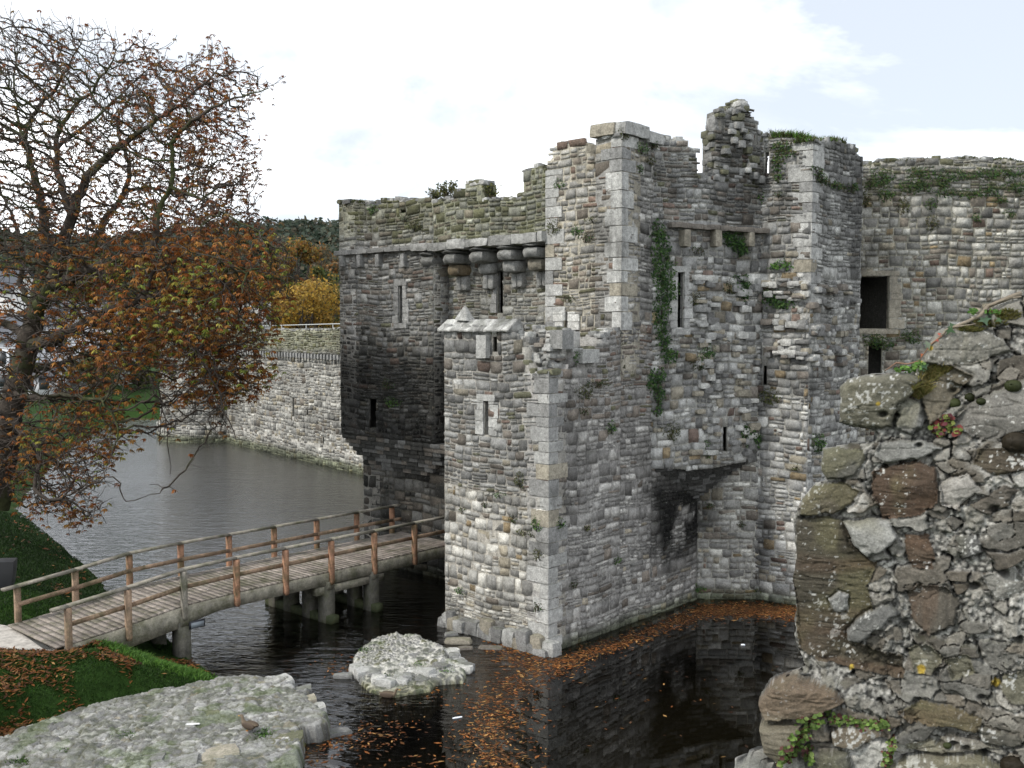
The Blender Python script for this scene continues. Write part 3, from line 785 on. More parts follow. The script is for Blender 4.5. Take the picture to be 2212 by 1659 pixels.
for i in range(34):          # ragged broken edge on its left side
    k = i / 34.; z = np.interp(k, [0, 1], [PQ.uz(1550, 385)[1], PQ.uz(1560, 240)[1]]); u = PQ.uz(np.interp(k, [0, .6, 1], [1548, 1550, 1560]), 300)[0]
    mb.rock(PQ.pos(u + rs.uniform(-.05, .08), z, -.05 - .55 * rs.rand()), v3(PQ.t) * rs.uniform(.08, .16), v3(PQ.n) * rs.uniform(.1, .2), [0, 0, rs.uniform(.05, .12)], col=np.array(PAL[('grey', 'mid', 'green')[rs.randint(3)]]), n=4, rnd=.3, amp=.1, seed=i + 60)
mb.build('pinnacle', M['stone'], rt)
pocket(PQ, w1, 'arrow_slit', rt, 'long arrow slit right of the ivy'); pocket(PQ, w2, 'arrow_slit', rt, 'short broken slit low in the wall', d1=1.4)
pocket(QR, w3, 'arrow_slit', rt); pocket(QR, w4, 'arrow_slit', rt)

# ---- right hand curtain
K = Face((12.4, 38.4), (30, 39.6))
cw = empty('curtain_wall', (13, 38.6, 0), 'high curtain wall with a dark doorway, right of the gatehouse behind the ruined masonry', 'castle wall')
mb = MB(); dr = K.hole(1857, 596, 1920, 710); d2 = K.hole(1876, 742, 1905, 830)
kt = K.prof([(1840, 358), (1866, 356), (1880, 350), (1950, 347), (2010, 344), (2090, 341), (2140, 345), (2170, 342), (2215, 351), (2500, 360)])
masonry(mb, K, -.35, kt, [dr, d2], lambda u, z: 'rough' if z < 14.2 else 'parapet', 91, 0, 17.5, 1.2, lambda U, Z: (.98 - .22 * sst(0, .35, fbm(p3(U, Z, 2), .5, 4, 61)))[..., None] * np.array([1.0, .98, .92]), mortar=(.30, .295, .26), prot=.05)
frame_stones(mb, K, dr, 8, .42, 'tan', (0, 1, 1, 1), .03)
mb.build('wall_face', M['stone'], cw)
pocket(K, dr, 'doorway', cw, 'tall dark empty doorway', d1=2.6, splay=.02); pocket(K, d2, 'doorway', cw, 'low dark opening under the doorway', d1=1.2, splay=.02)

# ---- far curtain on the left and its corner tower
F_ = Face((-23, 82.4), (-5.2, 59.0))
fc = empty('curtain_wall', (-14, 70, 0), 'lower curtain wall with a row of tiny corbels, rising from the moat left of the gatehouse', 'castle wall')
def f_stain(U, Z):
    n = fbm(p3(U, Z, 2), .35, 4, 71)
    m = (.92 - .22 * sst(-.05, .35, n))[..., None] * np.array([1.0, .985, .95])
    g = sst(7.5, 7.9, Z)[..., None]
    m = m * (1 - g * (1 - np.array([.72, .74, .6])))
    return m * wet(Z, .8)
mb = MB(); zcb = F_.uz(700, 774)[1]
holes = [F_.hole(x - 2.2, y0, x + 2.2, y1) for x, y0, y1 in ((633, 860, 900), (663, 885, 897), (700, 1018, 1040), (571, 1002, 1025), (698, 945, 972))]
masonry(mb, F_, 1.3, zcb + .1, holes, 'far', 101, 0, None, 1.2, f_stain, caps=False, gap=.02, prot=.05)
masonry(mb, F_.off(.22), -.4, 1.4, [], 'far', 102, 0, None, .6, f_stain, caps=False, gap=.02, prot=.04)
mb.build('wall_face', M['stone_far'], fc)
mb = MB()
masonry(mb, F_.off(.28), zcb + .3, F_.off(.28).prof([(480, 714), (565, 713), (740, 711)]), [], 'parapet', 103, 0, None, .8, f_stain, gap=.018, prot=.05)
mb.build('parapet', M['stone_far'], fc)
mb = MB(); 
for i in range(62):
    u = .4 + i * .47
    if u > F_.L: break
    mb.rock(F_.pos(u, zcb + .12, .12), v3(F_.t) * .12, v3(F_.n) * .22, [0, 0, .17], col=np.array(PAL['grey']), n=3, rnd=.2, amp=.05, seed=i)
mb.build('corbel_table', M['stone_far'], fc)
rl = F_.off(-.6); mb = MB(); a = rl.pos(rl.uz(560, 708)[0], 9.35, 0); b = rl.pos(F_.L, 9.62, 0)
mb.tube([a, (a + b) / 2 + [0, 0, .02], b], .035, 5, (.45, .47, .45))
for t in np.linspace(0, 1, 7):
    p = a + (b - a) * t; mb.tube([p - [0, 0, 1.2], p], .03, 5, (.4, .42, .4))
rail = mb.build('railing', M['metal']); tag(rail, 'thin grey metal railing along the top of the low left curtain wall', 'railing')
ct = empty('corner_tower', (-25.2, 86, 0), 'round corner tower with a pale base, half hidden behind hanging chestnut branches', 'tower')
RT = Round((-25.2, 86), 4.2, math.radians(-195), math.radians(-30))
mb = MB(); masonry(mb, RT, 1.3, 10.6, [RT.__class__ and (9.1, 9.35, 3.4, 5.0)], 'far', 111, 0, None, .8, lambda U, Z: f_stain(U, Z) * .78, gap=.02, prot=.06)
mb.build('wall_face', M['stone_far'], ct)
RT2 = Round((-25.2, 86), 4.5, math.radians(-195), math.radians(-30)); mb = MB()
masonry(mb, RT2, -.4, 1.4, [], 'far', 112, 0, None, .4, lambda U, Z: f_stain(U, Z) * 1.05, caps=False, gap=.015, prot=.02); mb.build('plinth', M['stone_far'], ct)
IT = Face(at_Y(505, 690, 96)[:2], at_Y(566, 690, 95)[:2]); mb = MB()
masonry(mb, IT, 0, at_Y(530, 652, 95)[2], [], 'far', 121, 0, None, 1.5, None, gap=.02)
tag(mb.build('stone_turret', M['stone_far']), 'distant grey stone turret above the low left curtain wall, behind the red leaves', 'turret')
# ------------------------------------------------------------------ terrain and water
SH = [(-4.3, -6), (-4.4, 15), (-4.8, 21.6), (-4.6, 24.4), (-7.2, 26.0), (-8.5, 27.6), (-10.6, 30.5), (-13.8, 35), (-17, 40), (-25.4, 52), (-33, 75), (-39, 101), (-20, 104), (70, 104), (70, -6)]
PATHP = [(-11.70, 25.92), (-13.0, 26.05), (-15, 26.25), (-18, 26.6), (-24, 27.6), (-34, 30), (-34.5, 32.3), (-24.3, 29.9), (-18.5, 28.95), (-16, 28.6), (-14.6, 28.35), (-13.72, 27.95)]
def sd_water(X, Y):
    ins = in_poly(X, Y, SH); d = poly_dist(X, Y, SH); return np.where(ins, -d, d)
isl = at_z(890, 1425, 0)[:2]
def ground_z(X, Y):
    d = sd_water(X, Y) + .35 * fbm(p3(X, Y), .5, 3, 3) * sst(60, 20, Y)
    far = sst(60, 100, Y)
    bank = 1.25 * sst(-.1, 3.6, d) * (1 - .62 * sst(25.2, 23.2, Y) * sst(7, 3.5, d)) + .75 * sst(3.5, 16, d) * sst(10, 40, Y) + .08 * sst(-.4, .1, d)
    deep = -1.7 * sst(.1, -2.2, d) - .1 * sst(.2, 0, d)
    z = np.where(d > 0, bank, deep)
    # silted shallows round the fallen masonry and at the foot of the barbican
    def hump(cx, cy, rx, ry, h, ang=0.):
        c, s = math.cos(ang), math.sin(ang); a = ((X - cx) * c + (Y - cy) * s) / rx; b = (-(X - cx) * s + (Y - cy) * c) / ry
        return h * np.exp(-(a * a + b * b) ** 1.5)
    up = hump(isl[0] + .3, isl[1] - .2, 3.1, 1.9, 1.58, -.15) + hump(C1[0] - 1.6, C1[1] + .3, 2.6, 1.5, 1.5, -.75)
    z = np.where(d > 0, z, np.minimum(z + np.minimum(up, 1.6), np.maximum(z, -.07)))
    fz_ = in_poly(X, Y, [(-12.4, 18.5), (-4.3, 18.5), (-4.2, 25), (-7.1, 26.1), (-9.6, 25.2), (-12.4, 22.8)]) ; fd_ = poly_dist(X, Y, [(-12.4, 18.5), (-4.3, 18.5), (-4.2, 25), (-7.1, 26.1), (-9.6, 25.2), (-12.4, 22.8)]); z = np.where(fz_ & (d > -.2), z + (np.minimum(z, .28) - z) * sst(.0, .5, fd_), z)
    pd_ = np.where(in_poly(X, Y, PATHP), 0, poly_dist(X, Y, PATHP)); z = np.where(d > -.2, z + (np.minimum(z, 1.06) - z) * sst(1.1, .3, pd_), z)
    q_ = np.stack([X, Y], -1) - np.array([-11.56, 26.07]); al = q_ @ E1; ac = q_ @ E2 - 1.36; z = np.where((al < .5) & (al > -.4) & (np.abs(ac) < 2.6), z + (np.minimum(z, 1.06) - z) * sst(2.6, 1.6, np.abs(ac)), z)
    hill = 58 * sst(330, 620, Y) * (1 + .10 * np.sin(X * .011 + 1) + .05 * np.sin(X * .031))
    return z + hill + .03 * fbm(p3(X, Y), 1.4, 3, 8) * (d > 0)
xs = np.unique(np.concatenate([np.linspace(-1500, -60, 40), np.linspace(-60, -24, 60), np.linspace(-24, 4, 200), np.linspace(4, 60, 50), np.linspace(60, 1500, 36)]))
ys = np.unique(np.concatenate([np.linspace(-120, 8, 16), np.linspace(8, 18, 24), np.linspace(18, 46, 200), np.linspace(46, 110, 80), np.linspace(110, 300, 30), np.linspace(300, 700, 60), np.linspace(700, 4000, 12)]))
X, Y = np.meshgrid(xs, ys, indexing='ij'); Z = ground_z(X, Y)
d = sd_water(X, Y)
grass = np.array([.020, .044, .009]); mud = np.array([.13, .085, .05]); deepc = np.array([.018, .018, .012])
nn_ = fbm(p3(X, Y), .9, 4, 5)[..., None]
c = np.where((d > -.05)[..., None], grass * (1 + .35 * nn_), np.where((Z > -.9)[..., None], mud * (1 + .5 * nn_), deepc))
k = sst(-.9, -.3, Z)[..., None]; c = np.where((d > -.05)[..., None], c, deepc * (1 - k) + mud * (1 + .5 * nn_) * k)
mb = MB(); ni, nj = X.shape; idx = np.arange(ni * nj).reshape(ni, nj)
Qs = np.stack([idx[:-1, :-1], idx[1:, :-1], idx[1:, 1:], idx[:-1, 1:]], -1).reshape(-1, 4)
mb.add(np.stack([X, Y, Z], -1), Qs, col=c.reshape(-1, 3))
tag(mb.build('ground', M['ground'], smooth=True), kind='structure')

def water_mat():
    m = bpy.data.materials.new('moat_water'); m.use_nodes = True; nt = m.node_tree; nt.nodes.clear()
    out = N(nt, 'ShaderNodeOutputMaterial'); gl = N(nt, 'ShaderNodeBsdfGlossy'); tr = N(nt, 'ShaderNodeBsdfTransparent'); ms = N(nt, 'ShaderNodeMixShader')
    fr = N(nt, 'ShaderNodeFresnel'); fr.inputs[0].default_value = 1.42
    gl.inputs['Roughness'].default_value = .02; gl.inputs[0].default_value = (1, 1, 1, 1); tr.inputs[0].default_value = (.62, .56, .44, 1)
    geo = N(nt, 'ShaderNodeNewGeometry'); pos = geo.outputs['Position']
    mp = N(nt, 'ShaderNodeMapping'); mp.inputs['Rotation'].default_value = (0, 0, math.radians(12)); mp.inputs['Scale'].default_value = (.75, 2.3, 1); nt.links.new(pos, mp.inputs[0])
    a = noise_n(nt, mp.outputs[0], 1.15, 3, .55, .5); b2 = noise_n(nt, mp.outputs[0], 3.3, 2, .5, .3)
    mp2 = N(nt, 'ShaderNodeMapping'); mp2.inputs['Scale'].default_value = (.09, .06, 1); nt.links.new(pos, mp2.inputs[0])
    # wind: rippled open water to the left and under the bridge, sheltered and still on the right
    sx = N(nt, 'ShaderNodeSeparateXYZ'); nt.links.new(pos, sx.inputs[0])
    ma = N(nt, 'ShaderNodeMath', operation='MULTIPLY_ADD'); nt.links.new(sx.outputs[1], ma.inputs[0]); ma.inputs[1].default_value = -.62; nt.links.new(sx.outputs[0], ma.inputs[2])   # x - .62 y
    shel = N(nt, 'ShaderNodeMapRange'); shel.inputs[1].default_value = -15.3; shel.inputs[2].default_value = -20.5; shel.inputs[3].default_value = .006; shel.inputs[4].default_value = 1.0
    nt.links.new(ma.outputs[0], shel.inputs[0])
    s1 = N(nt, 'ShaderNodeMath', operation='MULTIPLY_ADD'); nt.links.new(b2.outputs[0], s1.inputs[0]); s1.inputs[1].default_value = .30; nt.links.new(a.outputs[0], s1.inputs[2])
    st = N(nt, 'ShaderNodeMath', operation='MULTIPLY'); nt.links.new(s1.outputs[0], st.inputs[0]); nt.links.new(shel.outputs[0], st.inputs[1])
    bp = N(nt, 'ShaderNodeBump'); bp.inputs['Strength'].default_value = 1.0; bp.inputs['Distance'].default_value = .05; nt.links.new(st.outputs[0], bp.inputs['Height'])
    rg = N(nt, 'ShaderNodeMapRange'); rg.inputs[3].default_value = .015; nt.links.new(shel.outputs[0], rg.inputs[0])
    ry = N(nt, 'ShaderNodeMapRange'); ry.inputs[1].default_value = 34; ry.inputs[2].default_value = 62; ry.inputs[3].default_value = .10; ry.inputs[4].default_value = .22; nt.links.new(sx.outputs[1], ry.inputs[0]); nt.links.new(ry.outputs[0], rg.inputs[4]); nt.links.new(rg.outputs[0], gl.inputs['Roughness'])
    rd = N(nt, 'ShaderNodeMapRange'); rd.inputs[1].default_value = 36; rd.inputs[2].default_value = 60; rd.inputs[3].default_value = .10; rd.inputs[4].default_value = .07; nt.links.new(sx.outputs[1], rd.inputs[0]); nt.links.new(rd.outputs[0], bp.inputs['Distance'])
    nt.links.new(bp.outputs[0], gl.inputs['Normal']); nt.links.new(bp.outputs[0], fr.inputs['Normal'])
    ri = N(nt, 'ShaderNodeMapRange'); ri.inputs[3].default_value = 1.34; ri.inputs[4].default_value = 1.62; nt.links.new(shel.outputs[0], ri.inputs[0]); nt.links.new(ri.outputs[0], fr.inputs[0])
    nt.links.new(fr.outputs[0], ms.inputs[0]); nt.links.new(tr.outputs[0], ms.inputs[1]); nt.links.new(gl.outputs[0], ms.inputs[2]); nt.links.new(ms.outputs[0], out.inputs[0])
    return m
M['water'] = water_mat()
mb = MB(); g = np.linspace(-46, 70, 30); h2 = np.linspace(-6, 108, 30); X, Y = np.meshgrid(g, h2, indexing='ij'); idx = np.arange(900).reshape(30, 30)
mb.add(np.stack([X, Y, 0 * X], -1), np.stack([idx[:-1, :-1], idx[1:, :-1], idx[1:, 1:], idx[:-1, 1:]], -1).reshape(-1, 4))
tag(mb.build('water', M['water']), kind='structure')

# ------------------------------------------------------------------ masonry lying in and beside the water (height fields of set stones)
def rubble(name, poly, ztop, cell, pal, seed, step=.03, rz=.05, edge=.18, parent=None, mortar=(.34, .335, .31), skirt=.7, gapw=.10, rough=.03, flat=.5, tone=1.0, wob_=.12, weed=0.0):
    poly = np.asarray(poly, float); lo = poly.min(0) - .3; hi = poly.max(0) + .3
    X, Y = np.meshgrid(np.arange(lo[0], hi[0], step), np.arange(lo[1], hi[1], step), indexing='ij')
    n0 = fbm(p3(X, Y), 1.4, 4, seed); n1_ = fbm(p3(X, Y, 5), 1.4, 4, seed + 3)
    ins = in_poly(X + wob_ * n0, Y + wob_ * n1_, poly); dist = poly_dist(X + wob_ * n0, Y + wob_ * n1_, poly)
    n2_, n3_ = fbm(p3(X, Y), 4.5, 3, seed + 21), fbm(p3(X, Y), 4.5, 3, seed + 22)
    f1, f2, cid = worley(X / cell + .9 * n0 + .28 * n2_, Y / cell * 1.35 + .9 * n1_ + .28 * n3_, seed)
    g1, g2, gid = worley(X / cell * 2.3 + .8 * n0 + .5 * n2_, Y / cell * 3.0 + .8 * n1_ + .5 * n3_, seed + 60); small = fbm(p3(X, Y), 1.1, 2, seed + 30) > .04
    f1 = np.where(small, g1, f1); f2 = np.where(small, g2, f2); cid = np.where(small, gid, cid)
    gap = sst(gapw * .4, gapw * 1.6, f2 - f1)
    h = ztop(X, Y) + rz * (gap - .5) + rz * 1.1 * (cid - .5) * gap + rough * fbm(p3(X, Y), 5, 4, seed + 8) + rough * .6 * fbm(p3(X, Y), 22, 3, seed + 9)
    e = np.clip(1 - dist / edge, 0, 1); h = h - edge * .8 * (1 - np.sqrt(np.clip(1 - e * e, 0, 1)))
    names = list(pal); P = np.array([PAL[q] for q in names]); w_ = np.cumsum([pal[q] for q in names]); w_ = w_ / w_[-1]
    ci = np.searchsorted(w_, (cid * 7.13) % 1.0).clip(0, len(names) - 1)
    C = P[ci] * (.75 + .5 * ((cid * 13.7) % 1))[..., None]
    C = C * tone
    C = C * gap[..., None] + np.array(mortar) * (1 - gap[..., None])
    C = C * (1 + .45 * fbm(p3(X, Y), 9, 4, seed + 4))[..., None] * (1 + .22 * fbm(p3(X, Y), 2.2, 3, seed + 14))[..., None]
    if weed: k = (sst(.28, .42, fbm(p3(X, Y), 1.7, 4, seed + 6)) * weed)[..., None]; C = C * (1 - k) + np.array([.07, .11, .025]) * k
    C = C * (1 - sst(.20, .02, h)[..., None] * (1 - np.array([.42, .42, .30])))
    idx = -np.ones(X.shape, int); idx[ins] = np.arange(ins.sum())
    V = np.stack([X, Y, h], -1)[ins]; C = C[ins]
    q = np.stack([idx[:-1, :-1], idx[1:, :-1], idx[1:, 1:], idx[:-1, 1:]], -1).reshape(-1, 4); q = q[(q >= 0).all(1)]
    # boundary skirt
    ed = {}
    for a, b in ((0, 1), (1, 2), (2, 3), (3, 0)):
        for u, v in zip(q[:, a].tolist(), q[:, b].tolist()):
            if (v, u) in ed: del ed[(v, u)]
            else: ed[(u, v)] = 1
    mb = MB(); nv = len(V); used = sorted({u for e_ in ed for u in e_}); mp = {u: i for i, u in enumerate(used)}
    ctr = poly.mean(0)
    base = V[used].copy(); 
    mid = base.copy(); mid[:, 2] -= skirt * .4; base[:, 2] -= skirt
    nz = fbm(base, 3, 3, seed); out = (base[:, :2] - ctr) / (np.linalg.norm(base[:, :2] - ctr, axis=1, keepdims=True) + 1e-6)
    mid[:, :2] += out * (.05 + .12 * nz[:, None]); base[:, :2] += out * (.03 + .1 * nz[:, None])
    allV = np.concatenate([V, mid, base]); wetc = np.array([.09, .09, .06])
    allC = np.concatenate([C, C[used] * .8, np.tile(wetc, (len(used), 1))]); m = len(used)
    E = [[v, u, nv + mp[u], nv + mp[v]] for (u, v) in ed] + [[nv + mp[v], nv + mp[u], nv + m + mp[u], nv + m + mp[v]] for (u, v) in ed]
    mb.add(allV, np.concatenate([q, np.array(E)]), col=allC)
    return mb, (lambda x, y: float(ztop(np.array(x), np.array(y))))

# old wall foundation, lower left
fpx = [(-60, 1600), (0, 1585), (120, 1545), (230, 1515), (330, 1490), (430, 1476), (530, 1466), (620, 1472), (640, 1490), (705, 1538), (700, 1560), (652, 1572), (660, 1600), (640, 1660), (560, 1668), (470, 1700), (200, 1790), (-60, 1790)]
fpoly = [at_z(x, y, .42)[:2] for x, y in fpx]
fnd = empty('wall_foundation', (*at_z(350, 1570, 0)[:2], 0), 'flat stump of old rubble wall by the grass bank with a duck on it', 'wall ruin')
mb, fz = rubble('x', fpoly, lambda X, Y: .42 + .06 * fbm(p3(X, Y), .6, 3, 2) + .02 * (Y - 22), .34, dict(pale=5, grey=4, white=.8, tan=.5, mid=.8), 5, .03, .034, .12, mortar=(.15, .145, .12), gapw=.09, weed=.45, rough=.045, tone=.62, wob_=.28)
mb.build('rubble_top', M['rubble'], fnd)
mb = MB()
for i, (x, y, w, h, dd, c) in enumerate(((475, 1632, .38, .24, .35, 'tan'), (545, 1620, .26, .2, .3, 'grey'), (602, 1600, .52, .24, .32, 'green'), (650, 1545, .26, .2, .25, 'grey'), (682, 1530, .22, .16, .25, 'pale'), (560, 1500, .5, .12, .3, 'pale'), (600, 1478, .35, .1, .3, 'pale'), (655, 1490, .2, .16, .2, 'mid'), (396, 1650, .3, .24, .3, 'grey'), (630, 1562, .28, .2, .2, 'mid'), (330, 1640, .25, .15, .2, 'mid'), (665, 1512, .2, .15, .2, 'tan'))):
    p = at_z(x, y, .35); a = .35 + .25 * math.sin(i * 2.3)
    mb.rock([p[0], p[1], .36 - h * .7 + (.08 if h < .13 else 0)], [w * math.cos(a), w * math.sin(a), .03], [-dd * math.sin(a), dd * math.cos(a), 0], [0, 0, h], col=np.array(PAL[c]) * .9, n=8, rnd=.22, amp=.07, seed=i + 3)
mb.build('edge_stones', M['rubble'], fnd)
# fallen lump of masonry in the water
ipx = [(768, 1440), (765, 1405), (800, 1385), (850, 1374), (905, 1378), (950, 1390), (965, 1410), (985, 1425), (1010, 1436), (1000, 1452), (940, 1455), (920, 1470), (850, 1482), (800, 1470), (775, 1455)]
ipoly = [at_z(x, y, .33)[:2] for x, y in ipx]
ilo = empty('masonry_lump', (*isl, 0), 'fallen lump of mortared rubble, a small island in the moat before the barbican', 'masonry')
mb, iz = rubble('x', ipoly, lambda X, Y: .33 + .05 * fbm(p3(X, Y), .9, 3, 12) + .10 * (Y - isl[1]), .33, dict(mid=5, grey=3, green=1), 15, .022, .028, .12, mortar=(.50, .49, .45), gapw=.24, rough=.06, weed=.35, tone=.78, wob_=.2)
mb.build('rubble_top', M['rubble'], ilo)
mb = MB(); rs = np.random.RandomState(5)
for i in range(34):
    k = i / 34; 
    px = np.interp(k, [0, .3, .6, .8, 1], [770, 830, 930, 1005, 960]); py = np.interp(k, [0, .3, .6, .8, 1], [1452, 1480, 1458, 1444, 1400]) + rs.uniform(-9, 5)
    p = at_z(px + rs.uniform(-8, 8), py, .1); a = rs.uniform(0, 3)
    s_ = rs.uniform(.10, .26); mb.rock([p[0], p[1], .08 + rs.uniform(-.05, .08)], [s_ * math.cos(a), s_ * math.sin(a), 0], [-s_ * .7 * math.sin(a), s_ * .7 * math.cos(a), .02], [0, 0, s_ * rs.uniform(.4, .8)], col=np.array(PAL[('pale', 'grey', 'white', 'mid', 'pale')[i % 5]]) * .9, n=6, rnd=.35, amp=.12, seed=i)
mb.build('edge_stones', M['rubble'], ilo)
# half sunk stones
gsun = 'half sunken stones in the shallows'
for i, (x, y, s_, zz, c, lab) in enumerate(((822, 1497, .0, 0, 'mid', ''), (742, 1463, .26, .03, 'grey', 'pale wet stone just left of the masonry island'), (990, 1388, .38, .05, 'tan', 'long flat wet stone in the shallows at the barbican foot'), (1005, 1402, .22, .0, 'brown', 'small brownish stone in the leafy shallows, nearer than the long flat one'), (975, 1372, .2, .02, 'grey', 'small grey stone in the shallows under the barbican left edge'), (700, 1435, .5, -.1, 'dark', 'dark sunken slab in the water between bridge pier and masonry island'), (1060, 1400, .34, -.02, 'brown', 'brown stone among wet leaves under the barbican wall'), (700, 1590, .62, .02, 'mid', 'narrow sunken slab beside the right edge of the wall foundation'))):
    if not s_: continue
    p = at_z(x, y, 0); a = .45 if x == 700 and y > 1500 else rs.uniform(-.3, .5); mb = MB()
    mb.rock([p[0], p[1], zz - .03], [s_ * math.cos(a), s_ * math.sin(a), 0], [-s_ * .5 * math.sin(a) * (.6 if y == 1590 else 1), s_ * .5 * math.cos(a) * (.6 if y == 1590 else 1), 0], [0, 0, .1], col=np.array(PAL[c]) * .7, n=7, rnd=.4, amp=.1, seed=i)
    tag(mb.build('sunken_stone', M['rubble'], loc=(p[0], p[1], 0)), lab, 'stone', gsun)
# ------------------------------------------------------------------ timber footbridge
S0 = np.array([-11.56, 26.07]); UX = E1; UY = E2; WB = 2.72      # near start corner, along, across (away from us)
PS = [0, 1.63, 3.29, 4.99, 6.72, 8.47, 10.25, 12.05, 13.75]
zd_s = [-4, 0, 1.63, 3.29, 4.99, 15]; zd_z = [1.10, 1.25, 1.40, 1.60, 1.64, 1.64]
zdk = lambda s: float(np.interp(s, zd_s, zd_z))
def bpos(s, w, z): return np.array([*(S0 + UX * s + UY * w), z])
UX3, UY3 = v3(UX), v3(UY)
bridge = empty('footbridge', (*S0, 1.2), 'weathered timber footbridge with plank deck and post and rail sides, crossing the moat', 'bridge')
BEND = 14.1
c_deck = (.30, .262, .228); c_rail = (.30, .21, .145); c_old = (.25, .23, .195); c_beam = (.25, .235, .19); c_new = (.36, .20, .125)
rs = np.random.RandomState(2)
# deck boards, laid across and slightly skewed
s = -.32
while s < BEND:
    w = .19; mb = MB(); z = (zdk(s) + zdk(s + w)) / 2; sl_ = (zdk(s + w) - zdk(s)) / w
    a = np.array([UX3[0], UX3[1], sl_]); col = np.array(c_deck) * rs.uniform(.68, 1.15)
    c = bpos(s + w / 2, WB / 2, z - .022) 
    mb.box(c, a * (w / 2 - .011), UY3 * (WB / 2 + .12), [0, 0, .022], col)
    if s == -.32: DK = mb
    else:
        DK.add(np.concatenate(mb.V), np.concatenate(mb.Q), col=np.concatenate(mb.C))
    s += w
DK.build('deck', M['wood'], bridge)
def beam(mb, pts, hw, hh, col, nseg=8):
    """rectangular timber through a list of points"""
    pts = [np.asarray(p, float) for p in pts]
    for a, b in zip(pts[:-1], pts[1:]):
        d = b - a; L = np.linalg.norm(d); t = d / L; sd_ = np.cross(t, [0, 0, 1]); sd_ /= np.linalg.norm(sd_); up = np.cross(sd_, t)
        mb.box((a + b) / 2, t * (L / 2), sd_ * hw, up * hh, np.array(col) * rs.uniform(.9, 1.08))
# main beams with rounded haunch near the bank
for w, lab in ((-.05, 'near_beam'), (WB + .05, 'far_beam'), (WB / 2, 'middle_beam')):
    mb = MB(); ss = np.linspace(-.1, BEND + .1, 30)
    for a, b in zip(ss[:-1], ss[1:]):
        ta, tb_ = zdk(a) - .05, zdk(b) - .05
        fa, fb = [np.interp(q, [0, 1.2, 3.6, 4.0, 15], [.95, .60, .56, .38, .38]) for q in (a, b)]
        P = [bpos(a, w, ta), bpos(b, w, tb_), bpos(b, w, tb_ - fb), bpos(a, w, ta - fa)]
        V = [p - UY3 * .1 for p in P] + [p + UY3 * .1 for p in P]
        mb.add(V, [[0, 1, 2, 3][::-1], [4, 5, 6, 7], [0, 1, 5, 4], [3, 7, 6, 2]], col=np.array(c_beam))
    o_ = mb.build('beam', M['wood'], bridge)
# posts
for k, s in enumerate(PS):
    for side in (0, 1):
        if side == 0: w, ff = -.19, 0
        else: w, ff = WB + .19, 0
        zt = zdk(s) + .97; zb = zdk(s) - (.42 if s > .5 else .55)
        mb = MB(); c = np.array(c_new if k > 1 else c_rail) * rs.uniform(.85, 1.1)
        if k == 2 and side == 0: c = np.array(c_old)
        # slightly waisted post: three stacked prisms with chamfered foot
        o0 = bpos(s, w, 0); sg = -1 if side == 0 else 1
        hw = .085; zz = [zb, zb + .10, zdk(s) - .08, zdk(s) + .12, zt]; ww = [.052, .078, .068, .074, .074]
        V = []
        for z_, h_ in zip(zz, ww):
            for i_, j_ in ((-1, -1), (1, -1), (1, 1), (-1, 1)): V.append(o0 + UX3 * i_ * h_ + UY3 * (j_ * .07) + np.array([0, 0, z_]))
        Q = [[4 * r_ + q_, 4 * r_ + (q_ + 1) % 4, 4 * r_ + 4 + (q_ + 1) % 4, 4 * r_ + 4 + q_] for r_ in range(4) for q_ in range(4)] + [[3, 2, 1, 0], [16, 17, 18, 19]]
        mb.add(V, Q, col=c); mb.build('post', M['wood'], bridge)
for side in (0, 1):
    w = -.16 if side == 0 else WB + .16
    s0 = -.42; pts = [bpos(q, w, zdk(max(q, 0)) + 1.02 + (zdk(0) - zdk(.4)) * (1 if q < 0 else 0)) for q in (s0, 1.63, 3.29)]
    ss = [3.29, 4.99, 6.72, 8.47, 10.25, 12.05, 13.75]
    mb = MB(); beam(mb, [bpos(s0, w, zdk(0) + .97), bpos(0, w, zdk(0) + 1.01), bpos(1.63, w, zdk(1.63) + 1.02), bpos(3.29, w, zdk(3.29) + 1.02)], .085, .034, c_old)
    beam(mb, [bpos(q, w, zdk(q) + 1.02) for q in ss] + [bpos(BEND, w, zdk(14) + 1.02)], .085, .034, c_old)
    mb.build('handrail', M['wood'], bridge)
    mb = MB(); wi = w + (.10 if side == 0 else -.10)
    beam(mb, [bpos(q, wi - (.06 if side == 0 else -.06), zdk(q) + .50) for q in PS] + [bpos(BEND, wi, zdk(14) + .5)], .022, .06, c_rail); mb.build('middle_rail', M['wood'], bridge)
# piers: pairs of posts on a sill beam
def pier(s, full=True):
    mb = MB()
    zb = zdk(s) - .48
    for w in ((.0, .85, WB - .85, WB) if full else (.0, WB / 2, WB)):
        mb.box(bpos(s, w, (zb - 1.2) / 2 + .0), UX3 * .19, UY3 * .19, [0, 0, (zb + 1.2) / 2], np.array((.10, .096, .08)))
    mb.box(bpos(s, WB / 2, zb + .02), UX3 * .13, UY3 * (WB / 2 + .2), [0, 0, .13], np.array(c_beam) * .8)
    if full:
        mb.box(bpos(s, WB / 2, .10), UX3 * .17, UY3 * (WB / 2 + .42), [0, 0, .14], (.05, .06, .03))
    mb.build('pier', M['wood'], bridge)
sA = None
def s_of(x): r_ = (x - CX) / FP; return (r_ * 26.07 + 11.56) / (.669 - .743 * r_)
s1_, s2_, s3_ = 3.3, 8.4, 10.25
pier(s1_, False); pier(s2_); pier(s3_)
mb = MB(); beam(mb, [bpos(7.9, -.02, zdk(8) - .60), bpos(10.7, -.02, zdk(8) - .60)], .12, .12, c_beam); beam(mb, [bpos(7.9, WB, zdk(8) - .60), bpos(10.7, WB, zdk(8) - .60)], .12, .12, c_beam); mb.build('bearer', M['wood'], bridge)
